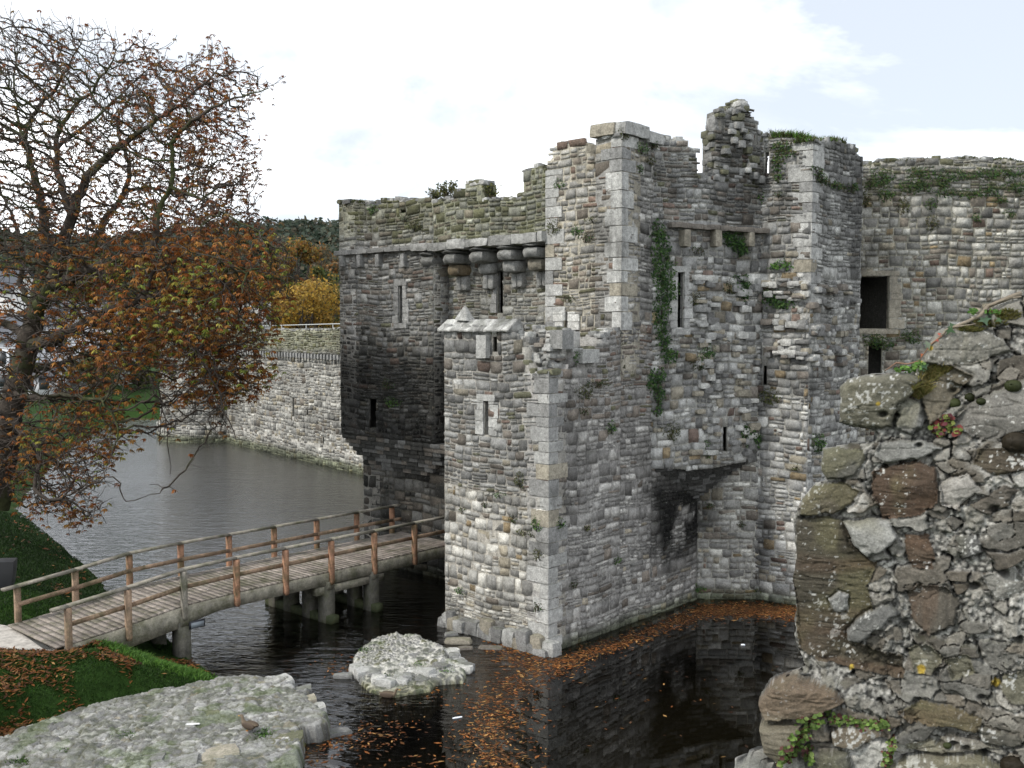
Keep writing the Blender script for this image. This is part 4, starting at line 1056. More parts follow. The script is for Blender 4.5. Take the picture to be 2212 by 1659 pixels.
# floodlight on the first pier
p = bpos(3.62, -.18, .98)
fl = empty('floodlight', p, 'small black floodlight bolted under the bridge beam at the first pier', 'floodlight'); mb = MB()
mb.box(p + UX3 * .05, UX3 * .24, UY3 * .05 + np.array([0, 0, -.02]), [0, 0, .11], (.02, .022, .028)); mb.build('housing', M['metal'], fl)
mb = MB(); mb.box(p + UX3 * .05 - UY3 * .055, UX3 * .20, UY3 * .006, [0, 0, .075], (.22, .25, .28)); mb.build('glass', M['metal'], fl)
mb = MB(); mb.tube([p - UX3 * .18, p - UX3 * .3 + np.array([0, 0, .1]), p - UX3 * .3 + np.array([0, 0, .3])], .02, 5, (.03, .03, .03)); mb.build('bracket', M['metal'], fl)
# path: a pale strip that bends away along the bank
lo_, up_p = PATHP[:6], PATHP[11:5:-1]; V = []; nseg = 60
tl_ = np.linspace(0, 5, nseg)
for t in tl_:
    a = np.array([np.interp(t, range(6), [p[k] for p in lo_]) for k in (0, 1)]); b = np.array([np.interp(t, range(6), [p[k] for p in up_p]) for k in (0, 1)])
    for w in (0, .33, .67, 1): P = a * (1 - w) + b * w; V.append([*P, 1.105 + .012 * math.sin(w * 3.14)])
mb = MB(); mb.add(V, [[4 * i + j, 4 * i + j + 1, 4 * i + j + 5, 4 * i + j + 4][::-1] for i in range(nseg - 1) for j in (0, 1, 2)], col=(.40, .375, .34))
tag(mb.build('path', M['ground']), kind='structure')
mb = MB()
for k in range(4):
    f = .10 + .05 * k; a = np.array(PATHP[0]) * (1 - f) + np.array(PATHP[1]) * f; b = np.array(PATHP[11]) * (1 - f) + np.array(PATHP[10]) * f; c = (a + b) / 2; dv = (b - a) / 2; L = np.linalg.norm(dv); sd_ = np.array([dv[1], -dv[0]]) / L
    mb.box([*c, 1.125], [dv[0] * .96, dv[1] * .96, 0], [sd_[0] * .016, sd_[1] * .016, 0], [0, 0, .004], (.06, .06, .055))
tag(mb.build('drain_grating', M['metal']), 'narrow slotted drain across the path where it meets the bridge deck', 'drain')
# ------------------------------------------------------------------ ruined masonry close to the viewer, right
W0 = np.array([1.176, 4.2]); W1 = np.array([1.95, 3.9]); WF = Face(W0, W1)
def wuz(x, y): return WF.uz(x, y)
RUIN = [
 ([(1810,835),(1830,820),(1880,808),(1960,803),(1990,815),(1978,850),(1945,868),(1936,925),(1880,925),(1850,922),(1815,912)], .075, (.25,.24,.185), 1),
 ([(1938,866),(1960,856),(1988,868),(1996,920),(1965,936),(1936,930)], .05, (.27,.27,.26), 2),
 ([(1990,812),(2000,786),(2060,790),(2100,812),(2068,860),(2030,905),(2000,925),(1992,868)], .015, (.27,.24,.18), 0),
 ([(1988,768),(2020,717),(2080,702),(2130,712),(2170,730),(2190,760),(2110,785),(2040,792),(1992,785)], .06, (.30,.29,.25), 2),
 ([(2052,912),(2100,866),(2150,845),(2260,800),(2290,920),(2212,935),(2150,958),(2100,948)], .055, (.27,.26,.235), 1),
 ([(1775,968),(1800,963),(1860,970),(1872,990),(1850,1032),(1792,1032),(1778,1012)], .05, (.17,.165,.14), 1),
 ([(1727,1078),(1760,1046),(1830,1040),(1864,1056),(1850,1085),(1800,1112),(1745,1116),(1729,1110)], .05, (.17,.145,.115), 1),
 ([(1888,1018),(1925,1002),(1990,998),(2024,1012),(2030,1088),(1992,1110),(1905,1122),(1885,1062)], .045, (.17,.12,.085), 3),
 ([(1722,1122),(1790,1116),(1826,1124),(1850,1172),(1880,1206),(1895,1214),(1872,1262),(1900,1330),(1850,1382),(1900,1400),(1948,1412),(1955,1462),(1850,1440),(1765,1428),(1720,1398),(1714,1250)], .02, (.165,.145,.105), 3),
 ([(1822,1122),(1870,1118),(1922,1122),(1940,1160),(1905,1186),(1872,1202),(1840,1176)], .07, (.42,.42,.39), 1),
 ([(1957,1155),(2008,1153),(2020,1200),(2014,1230),(1972,1222),(1955,1192)], .02, (.19,.14,.10), 3),
 ([(1790,1290),(1812,1274),(1836,1282),(1828,1318),(1804,1322)], .04, (.40,.40,.38), 1),
 ([(1830,1360),(1852,1330),(1925,1288),(1946,1322),(1900,1356),(1857,1386),(1832,1380)], .055, (.25,.25,.235), 1),
 ([(1962,1278),(1985,1258),(2040,1262),(2082,1300),(2062,1345),(2008,1372),(1984,1350),(1966,1322)], .03, (.21,.19,.155), 3),
 ([(1640,1505),(1665,1465),(1702,1447),(1760,1462),(1808,1480),(1826,1502),(1780,1522),(1740,1536),(1655,1540)], .11, (.44,.37,.27), 3),
 ([(1646,1548),(1735,1545),(1722,1592),(1692,1628),(1652,1604)], .14, (.36,.32,.24), 3),
 ([(1940,1522),(1990,1504),(2060,1518),(2118,1545),(2122,1576),(2060,1562),(1962,1546)], .05, (.21,.19,.13), 3),
 ([(1795,1562),(1880,1554),(1912,1576),(1842,1600),(1800,1592)], .08, (.31,.26,.19), 1),
 ([(1755,1602),(1832,1604),(1842,1642),(1790,1662),(1738,1642)], .10, (.16,.16,.14), 1),
 ([(1585,1665),(1600,1630),(1628,1618),(1672,1634),(1690,1700),(1585,1700)], .16, (.35,.35,.32), 1),
 ([(2165,1452),(2240,1440),(2240,1522),(2180,1512),(2160,1482)], .03, (.24,.23,.17), 1),
 ([(1895,1645),(2000,1615),(2120,1622),(2185,1665),(2180,1700),(1895,1700)], .09, (.27,.25,.21), 1),
 ([(2028,1042),(2090,1022),(2122,1058),(2062,1098),(2038,1088)], .03, (.47,.45,.41), 1),
 ([(2098,1092),(2168,1040),(2202,1060),(2142,1118)], .025, (.20,.18,.15), 1),
 ([(2105,962),(2240,978),(2240,1012),(2150,1026),(2100,1000)], .035, (.18,.15,.11), 3),
 ([(1898,956),(1990,945),(2042,966),(1982,995),(1905,1002),(1880,980)], .045, (.36,.36,.335), 1),
 ([(2110,1560),(2200,1575),(2210,1600),(2120,1598)], .04, (.19,.18,.15), 1),
 ([(1955,1590),(2080,1582),(2160,1606),(2060,1614),(1960,1612)], .05, (.33,.31,.27), 1),
 ([(2060,1160),(2110,1150),(2130,1190),(2080,1205)], .03, (.2,.2,.19), 1),
 ([(2120,1240),(2200,1225),(2230,1280),(2150,1300)], .02, (.42,.41,.37), 1),
 ([(2040,1420),(2090,1410),(2110,1450),(2060,1465)], .03, (.24,.23,.17), 1),
 ([(1960,1400),(2000,1380),(2040,1410),(2020,1450),(1975,1450)], .015, (.32,.31,.27), 3),
]
OUT = [(1810,835),(1830,818),(1880,806),(1975,800),(1990,766),(2020,716),(2090,690),(2140,665),(2212,635),(2430,600),(2430,1740),(1582,1740),(1588,1640),(1625,1617),(1668,1628),(1650,1602),(1640,1502),(1665,1463),(1702,1446),(1738,1440),(1716,1400),(1713,1120),(1725,1075),(1760,1044),(1788,1035),(1775,1012),(1774,966),(1860,962),(1880,955),(1888,935),(1850,925),(1812,915)]
outp = [wuz(*p) for p in OUT]
st = .0042
ulo, uhi = min(p[0] for p in outp) - .05, max(p[0] for p in outp); zlo, zhi = min(p[1] for p in outp), max(p[1] for p in outp) + .03
U, Z = np.meshgrid(np.arange(ulo, 1.42, st), np.arange(zlo, zhi, st), indexing='ij')
a1, a2 = fbm(p3(U, Z, 1), 9, 4, 1), fbm(p3(U, Z, 1), 9, 4, 2)
b1, b2 = fbm(p3(U, Z, 1), 34, 3, 31), fbm(p3(U, Z, 1), 34, 3, 32)
Uw, Zw = U + .014 * a1, Z + .014 * a2
ins = in_poly(Uw, Zw, outp); od = poly_dist(Uw, Zw, outp)
# mortar body with pebbles
h = .03 * fbm(p3(U, Z, 2), 3.2, 3, 5) + .020 * fbm(p3(U, Z, 2), 11, 4, 6) + .011 * fbm(p3(U, Z, 2), 60, 3, 8)
f1, f2, cid = worley(U / .030 + a1 * .5, Z / .030 + a2 * .5, 4)
peb = (cid > .60) * sst(.42, .16, f1); h = h + .011 * peb * (.5 + cid)
f1b, f2b, cidb = worley(U / .085 + a1 * .8, Z / .085 + a2 * .8, 14)
pb2 = (cidb > .55) * sst(.44, .30, f1b); h = h + .016 * pb2
hole_ = (cidb < .10) * sst(.30, .12, f1b); h = h - .035 * hole_
C = np.ones(U.shape + (3,)) * np.array([.24, .235, .215])
C = C * (1 + .45 * fbm(p3(U, Z, 3), 6, 4, 9))[..., None] * np.clip(1 + 1.7 * fbm(p3(U, Z, 3), 95, 2, 10), .25, 2.0)[..., None]
g_ = ((cid * 37) % 1); pc = np.stack([.12 + .36 * g_, .118 + .35 * g_, .105 + .33 * g_], -1)
C = C * (1 - peb[..., None] * .8) + pc * peb[..., None] * .8
g_ = ((cidb * 37) % 1); pc2 = np.stack([.15 + .2 * g_, .145 + .19 * g_, .12 + .18 * g_], -1)
C = C * (1 - pb2[..., None] * .85) + pc2 * pb2[..., None] * .85
C = C * (1 - .9 * hole_[..., None])
# packed broken filler stones between the large ones
for sc, sd0, thr, pr0 in ((.150, 41, .50, .036), (.062, 43, .66, .018)):
    wu_, wz_ = U / sc * .85 + .30 * a1 + .10 * b1, Z / sc * 1.25 + .30 * a2 + .10 * b2
    g1, g2, gc = worley(wu_, wz_, sd0); on = (gc > thr); k_ = on * sst(.05, .13, g2 - g1)
    ang = gc * 97.0; tilt_ = ((wu_ - np.floor(wu_) - .5) * np.cos(ang) + (wz_ - np.floor(wz_) - .5) * np.sin(ang))
    hs_ = pr0 * (.5 + (gc * 23) % 1) + .012 * fbm(p3(U, Z, sc), 14, 3, sd0) + .004 * fbm(p3(U, Z, sc), 60, 2, sd0 + 1)
    h = np.where(k_ > 0, h * (1 - k_) + np.maximum(h, hs_) * k_, h)
    j_ = on * sst(.09, .03, g2 - g1) * (b1 > -.1); h = h - .018 * j_ * (k_ < .5); 
    tone = (gc * 61) % 1; kk = ((gc * 17) % 1)[..., None]
    sc_ = (np.array([.115, .098, .075]) * (1 - kk) + np.array([.20, .195, .175]) * kk) * (.6 + .85 * tone)[..., None] * (1 + .4 * fbm(p3(U, Z, sc), 9, 4, sd0 + 7) + .25 * fbm(p3(U, Z, sc), 50, 2, sd0 + 8))[..., None]
    C = C * (1 - k_[..., None]) + sc_ * k_[..., None]; C = C * (1 - .45 * (j_ * (k_ < .5))[..., None])
wht = sst(.22, .42, fbm(p3(U, Z, 6), 4.5, 4, 19))[..., None]; wht = wht * np.clip(1 + .9 * fbm(p3(U, Z, 7), 60, 2, 3), 0, 1)[..., None]; C = C * (1 - .7 * wht) + np.array([.56, .55, .51]) * .7 * wht
for i, (poly, pr, col, kind) in enumerate(RUIN):
    pp = [wuz(*p) for p in poly]; bx = np.array(pp); sl_ = (U > bx[:, 0].min() - .05) & (U < bx[:, 0].max() + .05) & (Z > bx[:, 1].min() - .05) & (Z < bx[:, 1].max() + .05)
    u_, z_ = U[sl_], Z[sl_]; uw, zw = u_ + .012 * a1[sl_] + .006 * b1[sl_], z_ + .012 * a2[sl_] + .006 * b2[sl_]
    ip = in_poly(uw, zw, pp); dd = poly_dist(uw, zw, pp)
    sm_ = .020 * (fbm(p3(u_, z_, 7), 8, 3, 60 + i) - .12) + .006 * b1[sl_]; dd = np.where(ip, dd - np.maximum(0, sm_), dd); ip = ip & (dd > 0); dd = np.abs(dd)
    e = .010; k = np.clip(dd / e, 0, 1); prof = np.sqrt(1 - (1 - k) ** 2)
    tl = .12 * ((u_ - bx[:, 0].mean()) * math.sin(i * 2.1) + (z_ - bx[:, 1].mean()) * math.cos(i * 1.7))
    rk = np.random.RandomState(i + 5); cu, cz = bx[:, 0].mean(), bx[:, 1].mean(); R_ = max(np.ptp(bx[:, 0]), np.ptp(bx[:, 1])) / 2
    fc_ = np.zeros_like(u_); 
    for q_ in range(7):
        th_ = q_ * .9 + rk.uniform(0, .8); pj = ((u_ - cu) * math.cos(th_) + (z_ - cz) * math.sin(th_)) / R_; fc_ = np.maximum(fc_, (pj - rk.uniform(.05, .75)) * rk.uniform(.25, 1.0))
    tl = tl * 1.4 - R_ * .42 * np.maximum(0, fc_)
    P = p3(u_, z_, i * 3.1)
    if kind == 3: P = P * np.array([.5, 2.6, 1]) if i != 13 else P * np.array([2.6, .5, 1])
    sn = .007 * fbm(P, 7, 4, i) + .0045 * fbm(P, 38, 4, i + 9) - .007 * sst(.035, .0, np.abs(fbm(P * np.array([.6, 1.8, 1]), 6, 3, i + 71)))
    lay = (z_ * math.cos(i * .4) + u_ * math.sin(i * .4) * .6) * (24 + 5 * (i % 5)) + 3.5 * fbm(P, 4, 4, i + 90); lay = lay - np.floor(lay); sn = sn + (.0055 if kind == 3 else .0030) * (lay ** 2 - .4) * sst(-.2, .2, fbm(P, 3, 2, i + 91))
    if kind == 2: sn = sn + .012 * fbm(P, 45, 3, i)
    if kind == 3: sn = sn + .006 * np.abs(fbm(P, 12, 3, i + 3))
    hs = pr * prof + tl + sn
    hh = h[sl_]; hh = np.where(ip, np.maximum(hs, hh - .03 * (k > .5)), np.where(dd < .012, hh - .014 * (1 - dd / .012) * (a2[sl_] > -.15), hh)); h[sl_] = hh
    cc = np.array(col) * (.46 if kind == 3 else .62) * (1 + .38 * fbm(P, 5, 4, i + 4)[:, None] + .22 * fbm(P, 26, 3, i + 5)[:, None])
    sp = (sst(.44, .56, .8 * fbm(p3(u_, z_, 9), 95, 2, 33 + i) + .25 * fbm(p3(u_, z_, 9), 30, 2, 35 + i) + .55 * fbm(p3(u_, z_, 4), 6, 3, 21)))[:, None]; cc = cc * (1 - .8 * sp) + np.array([.55, .55, .52]) * .8 * sp     # lichen flecks
    gr = (sst(.12, .4, fbm(p3(u_, z_, 2), 4, 4, 44 + i)) * .38)[:, None]; cc = cc * (1 - gr) + np.array([.17, .16, .08]) * gr
    if kind == 3: rb = (sst(.0, .3, fbm(P, 3.2, 3, i + 50)) * .55)[:, None]; cc = cc * (1 - rb) + np.array([.115, .075, .05]) * rb
    c0 = C[sl_]; ed_ = (dd < .007) & ~ip; C[sl_] = np.where(ip[:, None], cc, np.where(ed_[:, None], c0 * .8, c0))
# recesses and dark hollows
for (x, y, r_, d_) in ((1870, 945, .035, .09), (1908, 893, .016, .05), (1938, 896, .010, .04), (1912, 1008, .012, .04), (2165, 1235, .02, .05), (2105, 1265, .022, .05), (2150, 1100, .02, .04), (1735, 1118, .01, .03), (1960, 1405, .012, .04), (1880, 950, .02, .05), (1830, 955, .03, .08), (1985, 960, .012, .04), (2060, 845, .014, .03), (2090, 838, .014, .03), (2120, 1500, .016, .04), (2030, 1592, .018, .04), (2060, 1595, .018, .04), (2085, 1604, .016, .04), (1990, 1370, .02, .04), (1955, 1350, .022, .05), (2200, 1380, .02, .04)):
    u0, z0 = wuz(x, y); q = np.exp(-(((U - u0) / r_) ** 2 + ((Z - z0) / (r_ * .7)) ** 2) ** 1.5); h = h - d_ * q; C = C * (1 - .6 * q[..., None])
# ochre lichen rosettes
for (x, y, r_) in ((1990, 1441, .020), (2010, 752, .012), (1990, 785, .01), (2150, 1470, .02), (1840, 1440, .01), (1898, 870, .01)):
    u0, z0 = wuz(x, y); q = (sst(1.0, .6, np.hypot(U - u0, Z - z0) / r_ + .35 * a1))[..., None]; C = C * (1 - q) + np.array([.40, .29, .05]) * q
zt = wuz(1950, 1040)[1]
h = h - .30 * np.maximum(0, Z - zt) ** 1.3 * sst(.1, .9, U) - .10 * np.maximum(0, .1 - U) * 0
zl_ = wuz(1750, 1460)[1]; h = h + .04 * sst(zl_ + .01, zl_ - .03, Z + .02 * a1) * sst(1.3, .2, U)
r_ = .035; e = np.clip(1 - od / r_, 0, 1); h = h - r_ * 1.3 * (1 - np.sqrt(np.clip(1 - e * e, 0, 1)))
idx = -np.ones(U.shape, int); idx[ins] = np.arange(ins.sum())
U_, Hh = U, h
V = WF.pos(U, Z, h)[ins]; Cc = C[ins]
q = np.stack([idx[:-1, :-1], idx[1:, :-1], idx[1:, 1:], idx[:-1, 1:]], -1).reshape(-1, 4); q = q[(q >= 0).all(1)]
ed = {}
for a, b in ((0, 1), (1, 2), (2, 3), (3, 0)):
    for u, v in zip(q[:, a].tolist(), q[:, b].tolist()):
        if (v, u) in ed: del ed[(v, u)]
        else: ed[(u, v)] = 1
used = sorted({u for e_ in ed for u in e_}); mp_ = {u: i for i, u in enumerate(used)}; nv = len(V)
back = []; 
n3 = np.array([*WF.n, 0]); t3_ = np.array([*WF.t, 0]); cur = V[used]; layers = [cur - n3 * .05 + t3_ * .03, cur - n3 * .20 + t3_ * .28 + fbm(cur, 6, 3, 5)[:, None] * .02, cur - n3 * .4 + t3_ * .7]
allV = np.concatenate([V] + layers); m_ = len(used)
cl_ = np.array([.24, .235, .21]) * (1 + .4 * fbm(cur, 12, 3, 7))[:, None]
allC = np.concatenate([Cc, cl_, cl_, cl_])
E = []
for (u, v) in ed:
    E.append([v, u, nv + mp_[u], nv + mp_[v]])
    for L_ in (0, 1): E.append([nv + L_ * m_ + mp_[v], nv + L_ * m_ + mp_[u], nv + (L_ + 1) * m_ + mp_[u], nv + (L_ + 1) * m_ + mp_[v]])
ruin = empty('ruined_wall', (*W0, 7.5), 'ruined end of a thick rubble wall with pebbly mortar and lichened stones, close by', 'ruined wall')
mb = MB(); mb.add(allV, np.concatenate([q, np.array(E)]), col=allC)
mb.build('masonry', M['stone_near'], ruin, smooth=False)
mb = MB(); LW = Face(W0 - .05 * WF.t - .25 * WF.n, W0 + 1.42 * WF.t - .25 * WF.n)
masonry(mb, LW, -1.2, 7.62, [], 'rough', 131, 0, None, 1.2, None, caps=False)
LWs = Face(LW.A - 1.3 * LW.n, LW.A); masonry(mb, LWs, -1.2, 7.62, [], 'rough', 132, 0, None, .5, None, caps=False)
mb.build('lower_courses', M['stone'], ruin)
# ------------------------------------------------------------------ leaves and wall plants
def leaf_quads(mb, P, Nrm, size, cols, seed=0, asp=.62, droop=0):
    """diamond leaves folded on the midrib: P (n,3) base points, Nrm (n,3) facing directions"""
    rs = np.random.RandomState(seed); n = len(P)
    size = (np.zeros(n) + size) * rs.uniform(.6, 1.25, n)
    Nrm = Nrm + rs.uniform(-.7, .7, (n, 3)); Nrm /= np.linalg.norm(Nrm, axis=1, keepdims=True) + 1e-9
    a = np.cross(Nrm, rs.normal(size=(n, 3))); a[:, 2] -= droop; a /= np.linalg.norm(a, axis=1, keepdims=True) + 1e-9
    b = np.cross(Nrm, a); b /= np.linalg.norm(b, axis=1, keepdims=True) + 1e-9
    s = size[:, None]
    V = np.stack([P, P + a * s * .5 + b * s * asp * .5 + Nrm * s * .1, P + a * s, P + a * s * .5 - b * s * asp * .5 + Nrm * s * .1], 1)
    cols = np.asarray(cols); C = cols[rs.randint(len(cols), size=n)] * rs.uniform(.65, 1.35, (n, 1))
    mb.add(V.reshape(-1, 3), np.arange(4 * n).reshape(-1, 4), col=np.repeat(C, 4, 0))
IVY = [(.035, .085, .022), (.055, .12, .028), (.026, .062, .02), (.085, .16, .04)]
OLIVE = [(.09, .11, .03), (.07, .085, .03), (.05, .06, .025), (.11, .10, .045)]
FRESH = [(.10, .22, .035), (.14, .27, .05), (.07, .16, .03)]
DRY = [(.10, .085, .05), (.075, .065, .04), (.06, .075, .03)]
def wall_plant(face, blobs, cols, name, lab, cat, seed, dens=430, leaf=.095, thick=.20, group=None, top=False, stems=True):
    """blobs: photo-pixel (x, y, rx, ry) patches on a wall face"""
    rs = np.random.RandomState(seed); mb = MB(); base = None; Ps = []; Ns = []
    for (x, y, rx, ry) in blobs:
        u, z = face.uz(x, y); k = face.pos(u, z, 0); sc = k[1] / FP * (.95 if len(blobs) > 3 else 1.1); a = rx * sc / max(.35, abs(face.n @ (np.array([k[0], k[1]]) / np.hypot(k[0], k[1])))) ; b = ry * sc
        n = max(14, int(dens * a * b * 3.1)); th = rs.uniform(0, 2 * np.pi, n); r = rs.uniform(0, 1, n) ** .62 * (1 + .30 * np.sin(3 * th + x) * rs.uniform(0, 1, n))
        du, dz = np.cos(th) * r * a, np.sin(th) * r * b; t_ = np.clip(1 - r ** 2, 0, 1)
        d = rs.uniform(.02, 1, n) * (.04 + thick * t_)
        Ps.append(face.pos(u + du, z + dz, d)); Ns.append(np.tile([face.n[0], face.n[1], .35], (n, 1)))
        if base is None: base = k
        if stems:
            for q in range(3): mb.tube([face.pos(u + rs.uniform(-.2, .2) * a, z - b, .02), face.pos(u, z, .05), face.pos(u + rs.uniform(-.7, .7) * a, z + rs.uniform(.2, .8) * b, .06)], [.012, .009, .005], 4, (.06, .05, .035), cap=False)
    cs = [face.pos(*face.uz(x, y), .05) for (x, y, rx, ry) in blobs]
    for k in range(1, len(cs)):
        j = int(np.argmin([np.linalg.norm(cs[k] - cs[i]) for i in range(k)])); mb.tube([cs[j], (cs[j] + cs[k]) / 2, cs[k]], [.014, .012, .010], 4, (.06, .05, .035), cap=False)
    leaf_quads(mb, np.concatenate(Ps), np.concatenate(Ns), leaf, cols, seed)
    o = mb.build(name, M['leaf'], loc=tuple(base)); return tag(o, lab, cat, group)

wall_plant(PQ, [(1418, 500, 20, 30), (1425, 545, 26, 34), (1432, 590, 30, 34), (1440, 628, 28, 30), (1428, 665, 22, 26), (1426, 700, 18, 28), (1432, 735, 18, 22), (1444, 768, 22, 20)], IVY, 'ivy', 'long hanging curtain of dark ivy down the angled wall left of the long arrow slit', 'ivy', 1)
wall_plant(PQ, [(1400, 825, 26, 22), (1420, 812, 20, 20), (1422, 850, 14, 26), (1418, 885, 10, 16)], IVY, 'ivy', 'separate lower ivy clump at the end of the hanging ivy curtain', 'ivy', 2)
wall_plant(PQ, [(1588, 520, 26, 20), (1598, 540, 16, 14), (1570, 512, 14, 12)], IVY, 'ivy', 'rounded ivy bush under the ledge right of the three upper corbels', 'ivy', 3)
wall_plant(PQ, [(1602, 612, 16, 22), (1606, 640, 10, 10)], IVY, 'ivy', 'small dark ivy clump in the angle beside the short slit', 'ivy', 4)
wall_plant(QR, [(1665, 640, 18, 20), (1685, 655, 16, 12), (1700, 658, 16, 9)], IVY, 'ivy', 'ivy spreading right from the short slit in the outer wall', 'ivy', 5)
wall_plant(PQ, [(1625, 945, 20, 24), (1612, 930, 12, 14)], IVY, 'ivy', 'bright ivy clump right of the broken low slit', 'ivy', 6)
wall_plant(RS_, [(1766, 955, 13, 18)], FRESH[:1] + IVY, 'wall_fern', 'oval fern clump low on the right tower, just left of the ruined wall', 'fern', 7)
wall_plant(QR, [(1688, 572, 22, 10), (1676, 578, 10, 7)], FRESH[:1] + IVY[:2], 'wall_fern', 'fresh green fern above the ragged ledge on the right tower', 'fern', 8)
gv = 'ivy on the top of the right tower'
wall_plant(QR, [(1680, 345, 12, 24), (1682, 378, 11, 18), (1690, 315, 22, 14), (1700, 330, 20, 12)], OLIVE + IVY, 'ivy', 'loose ivy round the top slit of the right tower', 'ivy', 9)
wall_plant(RS_, [(1772, 385, 14, 16), (1760, 370, 12, 12), (1800, 400, 26, 8), (1838, 405, 12, 12)], OLIVE + IVY, 'ivy', 'straggling ivy under the grassy top of the right tower, right of its corner', 'ivy', 10)
# smaller tufts: one shared group
tuft = [(G, 897, 487, 12, 10), (G, 805, 452, 8, 8), (G, 875, 470, 8, 8), (G, 1197, 490, 12, 14), (G, 1247, 497, 10, 8), (G, 1268, 510, 12, 9), (G, 1280, 475, 12, 5), (G, 1208, 398, 8, 8), (G, 1230, 645, 10, 6), (BR, 1345, 291, 8, 9), (BR, 1385, 320, 12, 10), (BR, 1408, 308, 9, 12), (BR, 1402, 345, 8, 9), (BR, 1380, 365, 6, 7), (PQ, 1505, 540, 14, 7), (PQ, 1500, 645, 12, 12), (PQ, 1526, 760, 14, 18), (PQ, 1512, 785, 18, 12), (PQ, 1450, 930, 16, 16), (PQ, 1525, 970, 9, 16), (PQ, 1575, 620, 10, 14), (QR, 1663, 855, 18, 14), (BR, 1252, 770, 13, 11), (BR, 1290, 828, 22, 6), (BR, 1262, 845, 14, 12), (BR, 1318, 922, 8, 12), (BR, 1262, 888, 8, 7), (BL, 1123, 1035, 8, 14), (BL, 1080, 1070, 10, 5), (BL, 1110, 1120, 6, 8), (BL, 1165, 1195, 8, 14), (BL, 1160, 1130, 8, 16), (BL, 1050, 1090, 6, 6), (BL, 1135, 1150, 14, 5), (BR, 1208, 1130, 7, 10), (BR, 1237, 1262, 6, 7), (BR, 1265, 1140, 6, 6), (BR, 1330, 1210, 6, 6), (LQ, 1530, 1090, 8, 6), (LQ, 1640, 1275, 10, 5), (LQ, 1505, 1270, 14, 7), (LQ, 1600, 1130, 8, 6), (QR, 1720, 1010, 8, 6), (QR, 1640, 425, 8, 14), (QR, 1683, 420, 9, 6), (GR, 1035, 865, 10, 6), (G, 850, 868, 14, 8), (G, 838, 830, 10, 8), (BL, 1000, 1100, 5, 5), (BL, 995, 1275, 9, 6), (BL, 1165, 1310, 9, 10)]
for i, (f, x, y, rx, ry) in enumerate(tuft):
    wall_plant(f, [(x, y, rx * 1.25, ry * 1.2)], (OLIVE if i % 3 == 0 else IVY + FRESH[:1] if i % 3 == 1 else DRY + IVY[:1]), 'wall_plant', 'small green tuft rooted in a joint of the castle masonry', 'wall plant', 200 + i, dens=560, leaf=.065, thick=.14, group='small tufts in the castle walls')
gk = 'hanging plants on the right curtain wall'
rs = np.random.RandomState(6)
for i, (x, y, rx, ry) in enumerate(((1905, 380, 18, 14), (1912, 415, 12, 16), (1870, 430, 10, 14), (1965, 400, 16, 14), (1990, 372, 20, 10), (1995, 395, 12, 14), (1880, 395, 10, 10), (2035, 385, 12, 16), (2040, 415, 16, 9), (2075, 378, 22, 9), (2100, 418, 22, 8), (2130, 375, 18, 9), (2135, 408, 14, 10), (2175, 372, 22, 10), (2190, 400, 16, 12), (2160, 430, 10, 8), (1950, 440, 8, 16), (2012, 480, 9, 12), (2108, 470, 7, 7), (2180, 462, 8, 7), (2010, 440, 9, 10), (1905, 740, 18, 12), (1885, 735, 14, 12), (1965, 725, 16, 12))):
    wall_plant(K, [(x, y, rx * 1.4, ry * 1.25)], (DRY[:1] + OLIVE if i in (2, 16, 17) else OLIVE[:2] + IVY), 'wall_plant', 'green plant hanging on the high curtain wall right of the gatehouse', 'wall plant', 300 + i, dens=420, leaf=.08, thick=.14, group=gk)
# grass and shrubs growing on wall tops
def grass_on(poly_fn, n, hgt, cols, name, lab, cat, seed, wd=.02, loc=(0, 0, 0), group=None, kind=None, parent=None, jit=.5):
    rs = np.random.RandomState(seed); P = poly_fn(n, rs); n = len(P); L = hgt * rs.uniform(.45, 1.2, n)
    d = rs.normal(size=(n, 3)) * [jit, jit, 0]; d[:, 2] = 1; d /= np.linalg.norm(d, axis=1, keepdims=True)
    sd_ = np.cross(d, rs.normal(size=(n, 3))); sd_ /= np.linalg.norm(sd_, axis=1, keepdims=True)
    bend = rs.normal(size=(n, 3)) * [.35, .35, 0]
    tip = P + d * L[:, None] + bend * L[:, None]; mid = P + d * L[:, None] * .55 + bend * .15 * L[:, None]
    V = np.stack([P - sd_ * wd / 2, P + sd_ * wd / 2, mid + sd_ * wd * .4, mid - sd_ * wd * .4, tip], 1)
    o_ = np.arange(n)[:, None] * 5; mb = MB(); cols = np.asarray(cols); C = cols[rs.randint(len(cols), size=n)] * rs.uniform(.6, 1.4, (n, 1))
    mb.add(V.reshape(-1, 3), o_ + np.array([[0, 1, 2, 3]]), o_ + np.array([[3, 2, 4]]), np.repeat(C, 5, 0))
    return tag(mb.build(name, M['leaf'], parent, loc=loc), lab, cat, group, kind)
def on_top(face, x0, x1, topf, dmin=-.6, dmax=.05):
    def f(n, rs):
        u0, u1 = face.uz(x0, 320)[0], face.uz(x1, 320)[0]; u = rs.uniform(u0, u1, n); k = fbm(p3(u, u * 0, x0), 3, 2, 3) > -.15; u = u[k]
        return face.pos(u, topf(u) + .0, rs.uniform(dmin, dmax, len(u)))
    return f
gtt = 'grass tufts on the tower tops'
